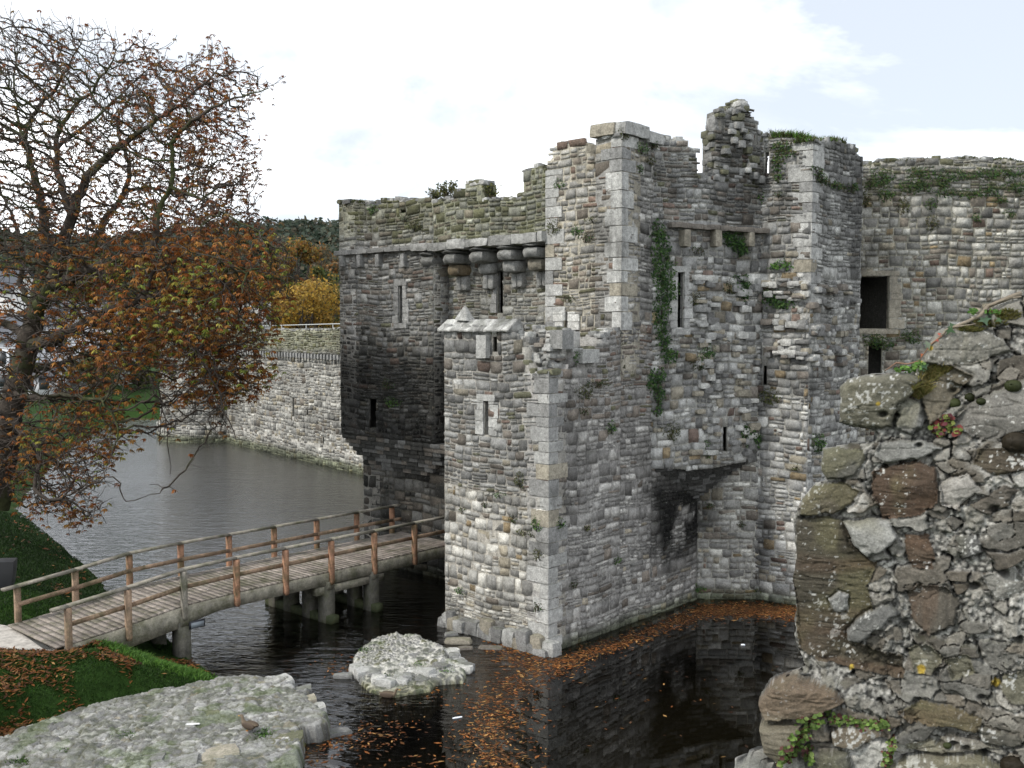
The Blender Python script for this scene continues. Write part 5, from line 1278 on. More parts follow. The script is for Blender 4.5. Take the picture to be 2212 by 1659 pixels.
for i, (f, a, b, tf, h_, cc, lab) in enumerate(((QR, 1652, 1745, qrt, .28, FRESH + OLIVE, 'thick green grass along the right tower top, left of its corner'), (RS_, 1748, 1830, rst, .22, OLIVE + FRESH[:1], 'short yellow green grass along the right tower top, right of its corner'), (G, 735, 812, top_lt, .14, OLIVE, 'thin grass on the far left end of the mossy tower top'), (K, 1900, 2212, kt, .12, OLIVE, 'sparse low growth along the top of the right curtain wall'))):
    grass_on(on_top(f, a, b, tf), 1500, h_, cc, 'grass_tuft', lab, 'grass', 400 + i, .03, loc=tuple(f.pos(f.L / 2, float(tf(f.L / 2)), 0)), kind='stuff')
def shrub(name, base, w, h_, cols, lab, seed, n=500, leaf=.09, group=None):
    rs = np.random.RandomState(seed); mb = MB(); base = np.asarray(base, float); ends = []
    for i in range(22):
        a = rs.uniform(0, 6.28); r = rs.uniform(.1, 1) * w; e = base + [math.cos(a) * r, math.sin(a) * r * .6, h_ * rs.uniform(.45, 1)]; m = base * .5 + e * .5 + [0, 0, h_ * .12]
        mb.tube([base, m, e], [.014, .009, .004], 4, (.10, .085, .06), cap=False); ends.append((m, e))
    st_ = mb.build('stem', M['bark'], None)
    mb = MB(); idx = rs.randint(len(ends), size=n); t = rs.uniform(0, 1.05, n)[:, None]; A = np.array([e[0] for e in ends])[idx]; B = np.array([e[1] for e in ends])[idx]
    leaf_quads(mb, A * (1 - t) + B * t + rs.normal(size=(n, 3)) * .04, rs.normal(size=(n, 3)) + [0, -1, .8], leaf, cols, seed)
    r_ = empty(name, base, lab, 'shrub', group); lf = mb.build('leaves', M['leaf'], r_, loc=tuple(base))
    st_.parent = r_; st_.location = -r_.location
    return r_
u, z = G.uz(950, 436); shrub('shrub', G.pos(u, z - .05, -.35), .8, .85, OLIVE + [(.16, .16, .04)], 'low green shrub growing on the gatehouse top left of the stone stump', 1, 700)
u, z = G.uz(925, 436); shrub('shrub', G.pos(u, z - .05, -.3), .35, .6, DRY, 'thin twiggy shrub at the left end of the wall top shrubs', 2, 160)
u, z = G.uz(1050, 436); shrub('shrub', G.pos(u, z - .05, -.3), .4, .75, OLIVE + [(.16, .16, .04)], 'small green shrub growing right of the stone stump on the gatehouse top', 3, 300)

# ---- plants on the near ruined wall
def ruin_h(x, y):
    u, z = wuz(x, y); i = int((u - ulo) / st); j = int((z - zlo) / st); i = min(max(i, 0), U_.shape[0] - 1); j = min(max(j, 0), U_.shape[1] - 1); return u, z, float(Hh[i, j])
def rpos(x, y, d=0.0):
    u, z, h_ = ruin_h(x, y); return WF.pos(u, z, h_ + d)
def near_plant(blobs, cols, name, lab, cat, seed, n, leaf, thick=.03, asp=.9, stemcol=(.12, .05, .035)):
    rs = np.random.RandomState(seed); mb = MB(); Ps = []
    for (x, y, rx, ry) in blobs:
        for k in range(n):
            th = rs.uniform(0, 6.28); r = math.sqrt(rs.rand()); Ps.append(rpos(x + rx * r * math.cos(th), y + ry * r * math.sin(th), rs.uniform(.002, thick)))
    Ps = np.array(Ps); n_ = len(Ps)
    # rounded lobed leaves: hexagonal discs
    size = leaf * rs.uniform(.55, 1.2, n_); Nn = np.tile([WF.n[0], WF.n[1], .5], (n_, 1)) + rs.uniform(-.6, .6, (n_, 3)); Nn /= np.linalg.norm(Nn, axis=1, keepdims=True)
    a = np.cross(Nn, [0, 0, 1.]); a /= np.linalg.norm(a, axis=1, keepdims=True); b = np.cross(Nn, a)
    V = [Ps + Nn * size[:, None] * -.12]
    for k in range(7):
        t = k / 7 * 6.283; rr = (size * (1 if k % 2 else .85))[:, None]; V.append(Ps + (a * math.cos(t) + b * math.sin(t) * asp) * rr * .5)
    V = np.stack(V, 1); cols = np.asarray(cols); C = cols[rs.randint(len(cols), size=n_)] * rs.uniform(.7, 1.3, (n_, 1))
    T = np.concatenate([np.arange(n_)[:, None] * 8 + np.array([[0, 1 + k, 1 + (k + 1) % 7]]) for k in range(7)])
    mb.add(V.reshape(-1, 3), None, T, np.repeat(C, 8, 0))
    for (x, y, rx, ry) in blobs:
        for k in range(5):
            q = [rpos(x + rx * rs.uniform(-.9, .9), y + ry * rs.uniform(-.9, .9), .006) for _ in range(3)]
            mb.tube(q, .0016, 4, stemcol, cap=False)
    return tag(mb.build(name, M['leaf'], loc=tuple(Ps[0])), lab, cat)
TOAD = [(.17, .27, .06), (.13, .22, .05), (.22, .30, .09), (.10, .16, .04)]
near_plant([(1750, 1540, 28, 18), (1735, 1565, 22, 20), (1720, 1590, 22, 22), (1705, 1615, 20, 14), (1780, 1530, 28, 14), (1825, 1540, 30, 12), (1870, 1548, 26, 10), (1905, 1550, 20, 10), (1750, 1610, 14, 16)], TOAD + [(.12, .05, .045)], 'creeping_plant', 'bright green creeping plant with round leaves trailing over the lower ledge of the ruined wall', 'creeping plant', 1, 46, .020, .035)
near_plant([(1920, 1605, 14, 16), (1918, 1632, 12, 16), (1930, 1590, 8, 10)], TOAD + [(.14, .05, .04)], 'creeping_plant', 'narrow strip of round green leaves hanging at the bottom edge of the photo', 'creeping plant', 2, 26, .018)
near_plant([(2030, 925, 22, 18), (2045, 908, 16, 12), (2062, 930, 16, 10)], [(.16, .22, .05), (.20, .05, .045), (.22, .26, .07), (.14, .04, .05)], 'creeping_plant', 'reddish and yellow green plant in the crack left of the big slanting slab', 'creeping plant', 3, 30, .024)
near_plant([(1955, 798, 22, 8), (1985, 790, 14, 10)], FRESH + [(.2, .33, .1)], 'creeping_plant', 'fresh green seedling clump on top of the large upper left stone', 'creeping plant', 4, 40, .015)
near_plant([(2105, 672, 10, 7), (2150, 672, 20, 5)], FRESH, 'creeping_plant', 'tiny fresh green leaves beside the ivy root on the ruined wall top', 'creeping plant', 5, 24, .014)
# straw-like moss grass
def rp(bl):
    def f(n, rs):
        out = []
        for _ in range(n):
            x, y, rx, ry = bl[rs.randint(len(bl))]; th = rs.uniform(0, 6.28); r = math.sqrt(rs.rand()); out.append(rpos(x + rx * r * math.cos(th), y + ry * r * math.sin(th), .0))
        return np.array(out)
    return f
grass_on(rp([(2012, 812, 30, 14), (1992, 840, 22, 14), (2035, 800, 20, 10), (1985, 855, 12, 10)]), 1700, .040, [(.24, .22, .07), (.16, .17, .05), (.30, .25, .10)], 'grass_tuft', 'dry yellow tuft of fine grass and moss behind the large upper left stone', 'grass', 21, .0025, loc=tuple(rpos(2010, 815)), jit=.8)
grass_on(rp([(2135, 700, 50, 9), (2185, 680, 30, 12), (2100, 712, 30, 6)]), 2200, .016, [(.14, .14, .035), (.10, .11, .03), (.17, .15, .05)], 'moss', 'flat olive moss carpet on the crest of the ruined wall', 'moss', 22, .0025, loc=tuple(rpos(2135, 700)), jit=.9)
mcush = [(2062, 873, 13, 'round dark green moss cushion, leftmost on the slanting crack'), (2098, 860, 11, 'small dark green moss cushion in the middle of the slanting crack'), (2190, 835, 16, 'dark moss cushion near the right edge of the photo, above the slab'), (2185, 1645, 22, 'blackish moss cushion at the bottom right corner'), (2195, 955, 26, 'broad dry black moss cushion under the slanting slab'), (2120, 868, 9, 'tiny dark moss cushion right of the middle one in the crack'), (2045, 1595, 8, 'small black moss spot on the lowest slabs')]
for i, (x, y, r_, lab) in enumerate(mcush):
    mb = MB(); c = rpos(x, y, .005); R_ = r_ * 4 / FP * .9; mb.rock(c, [R_, 0, 0], [0, R_ * .8, 0], [0, 0, R_ * .75], col=(.045, .055, .02) if i not in (3, 4) else (.035, .028, .018), n=10, rnd=1.0, amp=.10, fs=14, seed=i, cvar=.8)
    rs = np.random.RandomState(i); n = 420; v = rs.normal(size=(n, 3)); v /= np.linalg.norm(v, axis=1, keepdims=True); leaf_quads(mb, c + v * R_ * np.array([1, .8, .75]), v, R_ * .28, [(.06, .075, .025), (.04, .05, .02)] if i not in (3, 4) else [(.05, .04, .025)], i, .4)
    tag(mb.build('moss_cushion', M['leaf'], loc=tuple(c)), lab, 'moss')
# woody ivy stem and lobed ivy leaves on the crest
def ivy_leaf(mb, c, r_, ang, nrm, col):
    nrm = np.asarray(nrm, float); nrm /= np.linalg.norm(nrm); a = np.cross(nrm, [0, 0, 1.]); a /= np.linalg.norm(a); b = np.cross(nrm, a)
    pts = [(0, -.05), (.5, -.45), (.42, .0), (1.0, .1), (.42, .35), (.22, .55), (0, 1.15), (-.22, .55), (-.42, .35), (-1.0, .1), (-.42, .0), (-.5, -.45)]
    ca, sa = math.cos(ang), math.sin(ang); V = [c]
    for (p, q) in pts: x_, y_ = p * ca - q * sa, p * sa + q * ca; V.append(np.asarray(c) + (a * x_ + b * y_) * r_ + nrm * r_ * (.10 - .25 * (x_ * x_ + y_ * y_) ** .5))
    mb.add(np.array(V), None, [[0, 1 + k, 1 + (k + 1) % 12] for k in range(12)], col=col)
iv = empty('ivy', rpos(2120, 680), 'woody ivy stem with large lobed leaves on the crest of the ruined wall', 'ivy')
mb = MB()
for st_pts, r0 in (([(2215, 628), (2190, 622), (2165, 632), (2140, 655), (2120, 672), (2095, 680), (2060, 690), (2045, 706), (2035, 725)], .010), ([(2140, 655), (2155, 640), (2180, 655), (2215, 650)], .006), ([(2060, 690), (2075, 705), (2110, 700)], .005), ([(1985, 762), (1960, 772), (1935, 780), (1920, 795), (1912, 800)], .0035), ([(2035, 725), (2010, 745), (1985, 762)], .004)):
    P = np.array([rpos(max(x, 1990) if y < 790 and x < 1990 else x, max(y, np.interp(x, [1980, 2020, 2090, 2140, 2212], [790, 722, 696, 672, 642])), .012 + .006 * math.sin(i * 2.0)) + np.array([0, 0, .01 * ((y < 660) * 2)]) + (np.array([-(1990 - x) * .0018, 0, (1990 - x) * .0002]) if x < 1990 and y < 790 else 0) for i, (x, y) in enumerate(st_pts)])
    mb.tube(P, np.linspace(r0, r0 * .5, len(P)), 6, (.20, .17, .13) if r0 > .0045 else (.20, .12, .08))
mb.build('stem', M['bark'], iv)
for (x, y, r_, an, cc) in ((2130, 688, .030, .3, (.10, .17, .10)), (2140, 676, .020, 2.2, (.09, .15, .08)), (2050, 712, .026, 1.1, (.05, .10, .04)), (2060, 705, .022, 3.6, (.06, .11, .05)), (1996, 790, .020, .6, (.06, .12, .06)), (2002, 745, .026, 1.9, (.16, .20, .14)), (1994, 768, .012, 4, (.42, .12, .04)), (2028, 722, .010, 2, (.40, .09, .06)), (2026, 735, .009, 5, (.36, .08, .06)), (2165, 690, .018, 5.2, (.08, .14, .06)), (1992, 800, .016, 2.9, (.05, .10, .05))):
    mb = MB(); ivy_leaf(mb, rpos(x, y, .022), r_, an, [WF.n[0], WF.n[1], .7], cc); mb.build('leaf', M['leaf'], iv)
# ------------------------------------------------------------------ the big horse chestnut
YT = 40.0
def tp(x, y, dy=0.0): return at_Y(x, y, YT + dy)
LIMBS = [
 [(-10, 1085, 0, 66), (5, 1000, 0, 58), (18, 930, 0, 54), (30, 860, 0, 50), (48, 790, 0, 46), (62, 735, 0, 44), (72, 690, 0, 40)],
 [(72, 690, 0, 34), (88, 600, 1, 27), (100, 530, 1.5, 25), (97, 470, 2, 22), (80, 400, 2, 18), (62, 340, 2, 14), (50, 295, 2, 12), (78, 235, 1.5, 9), (120, 190, 1, 7), (150, 140, .5, 4), (175, 95, 0, 2.5)],
 [(50, 295, 2, 9), (15, 275, 2.5, 8), (-20, 250, 3, 6), (-60, 190, 3, 4)],
 [(50, 295, 2, 7), (35, 240, 2.5, 6), (30, 170, 3, 4), (45, 100, 3, 2.5)],
 [(72, 690, 0, 32), (118, 600, -1, 27), (142, 520, -1.5, 24), (152, 465, -2, 22), (190, 385, -2, 17), (225, 340, -2.5, 15), (262, 308, -2.5, 12), (320, 275, -3, 9), (375, 240, -3, 6), (430, 190, -3, 4), (470, 150, -3, 2)],
 [(152, 465, -2, 15), (125, 380, -1, 14), (118, 305, -1, 11), (150, 240, -1, 8), (195, 200, -1.5, 6), (235, 150, -2, 4), (250, 110, -2, 2)],
 [(120, 325, -1, 9), (165, 285, 0, 8), (215, 250, 0, 6), (270, 195, 1, 4), (330, 140, 1, 2)],
 [(105, 630, 0, 24), (160, 590, 2, 20), (205, 520, 2.5, 16), (235, 460, 3, 14), (270, 420, 3, 12), (284, 365, 3, 10), (262, 312, 3, 8), (248, 262, 3, 6), (290, 190, 3, 4)],
 [(276, 415, 3, 8), (330, 405, 3.5, 8), (400, 420, 4, 6), (470, 440, 4.5, 4), (560, 470, 5, 2)],
 [(118, 620, -1, 22), (180, 585, -3, 18), (255, 560, -4, 14), (330, 545, -4.5, 13), (338, 480, -4.5, 12), (342, 445, -4, 10), (375, 405, -4, 9), (368, 300, -4, 8), (420, 255, -4.5, 7), (485, 220, -5, 4), (580, 190, -5, 2)],
 [(375, 405, -4, 7), (430, 430, -4.5, 6), (490, 470, -5, 4), (560, 500, -5, 2)],
 [(60, 745, 0, 26), (120, 735, -2, 23), (175, 700, -3, 19), (250, 665, -4, 15), (320, 640, -4.5, 12), (385, 640, -5, 10), (440, 620, -5, 8), (500, 590, -5.5, 5), (560, 580, -6, 3)],
 [(340, 640, -4.5, 9), (368, 690, -5, 8), (410, 735, -5, 7), (440, 780, -5.5, 5), (470, 840, -6, 4), (490, 900, -6, 2.5), (510, 950, -6, 1.5)],
 [(320, 640, -4, 8), (322, 590, -4, 8), (340, 570, -4, 6), (410, 560, -3, 4), (480, 540, -3, 2)],
 [(60, 740, 0, 20), (25, 700, 1, 17), (-15, 690, 1, 14), (-70, 670, 1, 8)],
 [(75, 680, 0, 14), (42, 620, 2, 12), (52, 540, 2, 10), (30, 480, 2.5, 8), (5, 420, 3, 6), (-20, 360, 3, 4)],
 [(20, 900, 0, 22), (45, 930, -1, 12), (80, 965, -2, 9), (85, 1010, -3, 8), (70, 1050, -3.5, 8), (90, 1080, -4, 7), (130, 1075, -4, 6), (170, 1090, -4, 3.5), (200, 1125, -4, 1.5)],
 [(48, 800, 0, 18), (110, 790, 3, 14), (170, 770, 4, 10), (240, 760, 5, 7), (310, 790, 6, 5), (345, 840, 6, 4), (350, 900, 6, 3), (345, 960, 6, 1.5)],
 [(345, 840, 6, 3), (380, 880, 6, 3), (420, 910, 6, 2.2), (470, 940, 6, 1.2)],
 [(310, 790, 6, 3), (338, 850, 5, 3), (362, 920, 5, 2.5), (365, 980, 5, 2), (368, 1025, 5, 1)],
 [(130, 1075, -4, 3), (190, 1050, -5, 2.6), (240, 1020, -5, 2.4), (262, 1045, -5, 2.4), (263, 1092, -5, 2.2), (285, 1080, -5, 1.8), (310, 1070, -5, 1.5), (345, 1066, -5, .9)],
 [(30, 850, 0, 14), (90, 860, -3, 10), (160, 850, -4, 8), (230, 870, -5, 5), (260, 930, -5, 3), (235, 1000, -5, 2)],
]
CROWN = [(-160, 60), (0, 28), (70, 40), (160, 50), (240, 92), (310, 88), (350, 120), (420, 118), (468, 104), (505, 130), (530, 160), (588, 184), (560, 215), (535, 245), (545, 290), (560, 345), (582, 385), (560, 420), (572, 470), (596, 500), (640, 545), (655, 600), (625, 660), (600, 720), (570, 760), (590, 810), (560, 850), (500, 880), (480, 945), (430, 900), (385, 920), (350, 960), (325, 880), (300, 840), (262, 880), (268, 960), (240, 1010), (215, 1060), (222, 1100), (190, 1140), (130, 1115), (60, 1100), (0, 1060), (-160, 1040)]
rs = np.random.RandomState(77)
nodes = []; par = []; rad0 = []
for L in LIMBS:
    pts = np.array([[*tp(x, y, dy), r * YT / FP * .5] for x, y, dy, r in L])
    # smooth resample
    seg = np.linalg.norm(np.diff(pts[:, :3], axis=0), axis=1); t = np.concatenate([[0], np.cumsum(seg)]); nn = max(3, int(t[-1] / .3)); tt = np.linspace(0, t[-1], nn)
    P = np.stack([np.interp(tt, t, pts[:, k]) for k in range(4)], 1)
    for _ in range(2): P[1:-1, :3] = (P[:-2, :3] + 2 * P[1:-1, :3] + P[2:, :3]) / 4
    P[1:-1, :3] += rs.normal(size=(nn - 2, 3)) * .035
    if nodes:
        A = np.array(nodes); j = int(np.argmin(np.linalg.norm(A - P[0, :3], axis=1)))
    else: j = -1
    for k in range(nn):
        if k == 0 and j >= 0: prev = j; continue
        nodes.append(P[k, :3]); par.append(prev if k or j >= 0 else -1); rad0.append(P[k, 3]); prev = len(nodes) - 1
        if j < 0 and k == 0: par[-1] = -1
# attraction points through the crown
def attr(n):
    out = []
    while len(out) < n:
        x = rs.uniform(-160, 660, 4000); y = rs.uniform(20, 1140, 4000); ok = in_poly(x, y, CROWN)
        ed_ = poly_dist(x, y, CROWN); w_ = np.where(y > 500, 1.0, .75); ok &= rs.rand(4000) < w_ * np.where((x < 105) & (y > 560) & (y < 930), .35, 1)
        for a, b, e in zip(x[ok], y[ok], ed_[ok]):
            dpt = min(4.6, 1.2 + e / 34.); c = -1.0 - 4.0 * (a > 200) * (b > 500) * .5
            out.append(tp(a, b, c + rs.uniform(-1, 1) * dpt))
    return np.array(out[:n])
AT = attr(13000)
NL = len(nodes); STEP = .27; alive = np.ones(len(AT), bool)
nodes = [np.array(p) for p in nodes]; nb_ = NL
kd = None
near = np.full(len(AT), -1); nd = np.full(len(AT), 1e9)
NP = np.array(nodes)
kdt = KDTree(len(NP)); [kdt.insert(p, i) for i, p in enumerate(NP)]; kdt.balance()
for i, a in enumerate(AT): co, ix, dd = kdt.find(a); near[i] = ix; nd[i] = dd
for it in range(46):
    act = alive & (nd < 3.4)
    if not act.any(): break
    dirs = {}
    ids = np.where(act)[0]; P_ = np.array(nodes); v = AT[ids] - P_[near[ids]]; v /= np.linalg.norm(v, axis=1, keepdims=True) + 1e-9
    S_ = np.zeros((len(P_), 3)); cnt = np.zeros(len(P_)); np.add.at(S_, near[ids], v); np.add.at(cnt, near[ids], 1)
    src = np.where(cnt > 0)[0]; dv = S_[src] / cnt[src][:, None] + rs.normal(size=(len(src), 3)) * .28; dv[:, 2] += np.where(P_[src][:, 2] > 13, .22, .03)
    dv /= np.linalg.norm(dv, axis=1, keepdims=True) + 1e-9
    newp = P_[src] + dv * STEP; st_i = len(nodes)
    for s_i, p in zip(src, newp): nodes.append(p); par.append(int(s_i)); rad0.append(0)
    kdt = KDTree(len(newp)); [kdt.insert(p, i) for i, p in enumerate(newp)]; kdt.balance()
    for i in np.where(alive)[0]:
        co, ix, dd = kdt.find(AT[i])
        if dd < nd[i]: nd[i] = dd; near[i] = st_i + ix
        if nd[i] < .36: alive[i] = False
# fine side twigs on every young shoot
P_ = np.array(nodes); par_ = np.array(par); n_old = len(P_); yg_ = np.arange(NL, n_old); pick = yg_[rs.rand(len(yg_)) < .62]
g_ = P_[pick] - P_[par_[pick]]; g_ /= np.linalg.norm(g_, axis=1, keepdims=True) + 1e-9
hi = P_[pick][:, 2] > 12.5
dd_ = g_ * .7 + rs.normal(size=g_.shape) * .55; dd_[:, 2] += np.where(hi, .55, -.15); dd_ /= np.linalg.norm(dd_, axis=1, keepdims=True)
L_ = rs.uniform(.16, .38, len(pick))[:, None]; a_ = P_[pick] + dd_ * L_; d2 = dd_ + rs.normal(size=g_.shape) * .3; d2[:, 2] += np.where(hi, .3, .1); d2 /= np.linalg.norm(d2, axis=1, keepdims=True); b_ = a_ + d2 * L_
nodes += list(a_); par += pick.tolist(); rad0 += [0] * len(a_); nodes += list(b_); par += list(range(n_old, n_old + len(a_))); rad0 += [0] * len(a_)
nodes = np.array(nodes); par = np.array(par); nN = len(nodes)
# pipe model radii for grown twigs
w_ = np.zeros(nN); kids = np.zeros(nN, int)
for i in range(nN - 1, 0, -1):
    if kids[i] == 0: w_[i] = 1.
    if par[i] >= 0: w_[par[i]] += w_[i]; kids[par[i]] += 1
rad = .0105 * np.maximum(w_, 1) ** .42
rad0 = np.array(rad0); rad = np.where(rad0 > 0, np.maximum(rad0, .012), np.minimum(rad, .11))
tree = empty('chestnut_tree', tp(-10, 1085), 'huge old horse chestnut, half bare, rust brown leaves hanging over the moat on the left', 'tree')
def tube_segments(ids, k, mat_name, colf):
    a = nodes[par[ids]]; b = nodes[ids]; ra = np.minimum(rad[par[ids]], rad[ids] * 1.6); rb = rad[ids]
    # make limbs continuous: limb nodes use their own radius at both ends
    t = b - a; t /= np.linalg.norm(t, axis=1, keepdims=True) + 1e-9
    up = np.tile([.13, .31, .94], (len(ids), 1)); u = np.cross(t, up); u /= np.linalg.norm(u, axis=1, keepdims=True) + 1e-9; v = np.cross(t, u)
    th = np.arange(k) / k * 2 * np.pi
    ring = np.cos(th)[None, :, None] * u[:, None] + np.sin(th)[None, :, None] * v[:, None]
    V = np.concatenate([a[:, None] - t[:, None] * ra[:, None, None] * .35 + ring * ra[:, None, None], b[:, None] + t[:, None] * rb[:, None, None] * .35 + ring * rb[:, None, None]], 1)
    m_ = len(ids); o_ = np.arange(m_)[:, None, None] * 2 * k; j = np.arange(k)
    Q = np.stack([j, (j + 1) % k, k + (j + 1) % k, k + j], -1)[None] + o_
    return V.reshape(-1, 3), Q.reshape(-1, 4), np.repeat(colf(b), 2 * k, 0)
def barkcol(P):
    n = fbm(P, .8, 3, 5)[:, None]; g = sst(.0, .35, fbm(P, .5, 3, 9))[:, None] * .75
    return np.array([.058, .048, .040]) * (1 + .35 * n) * (1 - g) + np.array([.055, .070, .022]) * g
ids = np.array([i for i in range(nN) if par[i] >= 0])
lb_ = (rad0[ids] > 0); big = ids[lb_]; mid_ = ids[~lb_ & (rad[ids] > .022)]; small = ids[~lb_ & (rad[ids] <= .022)]
mb = MB(); mb.add(*tube_segments(big, 9, None, barkcol)[:2], col=tube_segments(big, 9, None, barkcol)[2])
mb.build('trunk', M['bark'], tree, smooth=True)
mb = MB(); V_, Q_, C_ = tube_segments(mid_, 5, None, barkcol); mb.add(V_, Q_, col=C_); V_, Q_, C_ = tube_segments(small, 3, None, lambda P: np.array([.085, .072, .062]) * (1 + .3 * fbm(P, 2, 2, 3))[:, None]); mb.add(V_, Q_, col=C_)
mb.build('branches', M['bark'], tree)
# leaves: compound, hanging
tips = np.where((kids <= 1) & (rad0 <= 0))[0]; T_ = nodes[tips]
px = CX + FP * T_[:, 0] / T_[:, 1]; py = HOR + FP * (H - T_[:, 2]) / T_[:, 1]
dens = np.interp(py, [0, 150, 300, 480, 540, 620, 1000, 1100], [.14, .80, .90, 1.0, 1.35, 1.35, 1.1, .6]) * np.interp(px, [-100, 60, 170, 300], [.12, .16, .5, 1.0]) 
dens = np.where(py > 560, np.maximum(dens, .6), dens)
dens = np.where((py > 1040), .5, dens); dens = np.where((px > 300) & (py > 870), .10, dens); dens = np.where((px > 600) & (py > 500), .9, dens)
cl_n = fbm(T_, .55, 3, 6); dens = dens * np.clip(1 + 2.6 * cl_n, 0, 3) * np.where((px < 118) & (py > 560) & (py < 930), .35, 1)
cntl = np.floor(dens + rs.rand(len(dens))).clip(0, 5).astype(int)
src = np.repeat(np.arange(len(T_)), cntl); P = T_[src] + rs.normal(size=(len(src), 3)) * .13; ppx, ppy = px[src], py[src]
n = len(P)
RUST = np.array([(.36, .135, .035), (.26, .09, .028), (.18, .07, .028), (.38, .18, .045), (.28, .15, .04), (.14, .075, .032)]); YG = np.array([(.42, .38, .08), (.30, .33, .07), (.20, .25, .05)]); DARKR = np.array([(.20, .08, .04), (.25, .10, .045), (.14, .07, .04), (.19, .12, .04)])
cn = fbm(P, .35, 3, 44); sel = rs.rand(n)
cols = RUST[rs.randint(6, size=n)]
yg = (sel < .05 + .30 * sst(.05, .35, cn)) & (ppy > 560); yg |= (sel < .28) & (ppx > 560) & (ppy > 500); cols = np.where(yg[:, None], YG[rs.randint(3, size=n)], cols)
up_ = (ppy < 500); cols = np.where(up_[:, None] & (sel > .25)[:, None], DARKR[rs.randint(4, size=n)], cols)
mb = MB(); s_ = rs.uniform(.10, .19, n) * np.where(ppy < 480, .85, 1)
az = rs.uniform(0, 6.28, n); F3 = np.stack([np.cos(az), np.sin(az), rs.uniform(-.5, .3, n)], 1)
for k in range(6):
    a = az + (k - 2.5) * .62; dr = rs.uniform(-.95, -.15, n); d = np.stack([np.cos(a), np.sin(a), dr], 1); d /= np.linalg.norm(d, axis=1, keepdims=True)
    sd_ = np.cross(d, np.stack([rs.normal(size=n) * .4, rs.normal(size=n) * .4, np.ones(n)], 1)); sd_ /= np.linalg.norm(sd_, axis=1, keepdims=True) + 1e-9
    L = (s_ * (1.25 - .12 * abs(k - 2.5)))[:, None]
    V = np.stack([P, P + d * L * .62 + sd_ * L * .17, P + d * L + np.array([0, 0, -.25]) * L, P + d * L * .62 - sd_ * L * .17], 1)
    mb.add(V.reshape(-1, 3), np.arange(4 * n).reshape(-1, 4), col=np.repeat(cols * rs.uniform(.6, 1.4, (n, 1)), 4, 0))
crown = mb.build('leaves', M['leaf'], tree)
print('TREE nodes', nN, 'leaves', n)
# ------------------------------------------------------------------ trees, wood and houses beyond the moat
def far_tree(base, h, w, cols, lab, seed, n=5200, leaf=.5, group='autumn trees beyond the moat', bare=0.0, lean=0, trunk=(.07, .06, .05), name='broadleaf_tree'):
    rs = np.random.RandomState(seed); base = np.asarray(base, float); r_ = empty(name, base, lab, 'tree', group)
    mb = MB(); blobs = []; k = 34
    for i in range(k):
        a = rs.uniform(0, 6.28); zf = rs.uniform(.12, 1.0); rr = w * .5 * math.sqrt(max(.05, 1 - ((zf - .55) / .5) ** 2)) * rs.uniform(.25, .95)
        c = base + [math.cos(a) * rr, math.sin(a) * rr, h * zf * .93]; blobs.append((c, w * rs.uniform(.07, .22)))
        m = base + [0, 0, h * rs.uniform(.15, .45)]; mb.tube([m, (m + c) / 2 + rs.normal(size=3) * .3, c], [h * .013, h * .009, h * .004], 5, trunk, cap=False)
        for q in range(6 if bare else 2): e = c + rs.normal(size=3) * w * .12; mb.tube([c, (c + e) / 2 + rs.normal(size=3) * .2, e], [h * .004, h * .003, h * .0015], 3, trunk, cap=False)
    mb.tube([base - [0, 0, .5], base + [.1, 0, h * .3], base + [0, .1, h * .75]], [h * .03, h * .022, h * .008], 8, trunk)
    mb.build('trunk', M['bark'], r_)
    n = int(n * (1 - bare)); bi = rs.randint(k, size=n); C0 = np.array([b[0] for b in blobs])[bi]; R0 = np.array([b[1] for b in blobs])[bi]
    v = rs.normal(size=(n, 3)); v /= np.linalg.norm(v, axis=1, keepdims=True); v[:, 2] *= .75; P = C0 + v * (R0 * rs.uniform(.35, 1.1, n) ** .6)[:, None]
    mb = MB(); leaf_quads(mb, P, v, leaf, np.asarray(cols), seed); mb.build('crown', M['leaf'], r_)
    return r_
GOLD = [(.40, .24, .04), (.32, .19, .04), (.44, .30, .06), (.24, .17, .045)]; RUSTF = [(.30, .14, .04), (.24, .12, .04), (.20, .13, .045), (.16, .13, .05)]; GREENF = [(.07, .095, .03), (.05, .075, .025), (.10, .12, .035), (.14, .13, .045)]; GREYF = [(.17, .15, .10), (.14, .135, .085), (.21, .16, .08)]
def gz(X_, Y_): return float(ground_z(np.array(float(X_)), np.array(float(Y_))))
def ftp(x, ytop, Y_, w_px, cols, lab, seed, **k):
    X_ = (x - CX) / FP * Y_; z0 = gz(X_, Y_); top = H + (HOR - ytop) / FP * Y_
    return far_tree((X_, Y_, z0), top - z0, w_px / FP * Y_, cols, lab, seed, **k)
# golden tree over the low curtain wall, then those behind it
ftp(650, 608, 108, 235, GOLD, 'bright golden yellow tree just above the low curtain wall', 1, n=11000, leaf=.34)
ftp(560, 600, 112, 120, GOLD[:2] + RUSTF, 'rusty gold tree left of the bright golden one, behind the chestnut leaves', 2, n=6000, leaf=.36)
ftp(700, 555, 122, 120, GREENF + GOLD[:1], 'dark green tree against the left edge of the gatehouse', 3, n=6500, leaf=.42)
ftp(640, 508, 135, 160, RUSTF + GOLD[:1] + GREENF[:1], 'tall thinning brown tree behind the golden tree', 4, n=11000, leaf=.48)
ftp(712, 512, 145, 130, GREYF + RUSTF[:1], 'grey brown half bare tree beside the gatehouse tower', 5, n=9000, leaf=.5, bare=.1)
ftp(598, 492, 158, 90, GREYF, 'twisted bare crowned tree rising above the brown ones', 6, n=1800, leaf=.4, bare=.6)
ftp(480, 520, 140, 170, RUSTF + GREENF[:1], 'brown tree behind the middle of the chestnut crown', 7, n=6500, leaf=.45)
ftp(360, 530, 150, 170, RUSTF + GREENF, 'brown and green tree behind the chestnut branches', 8, n=6500, leaf=.45)
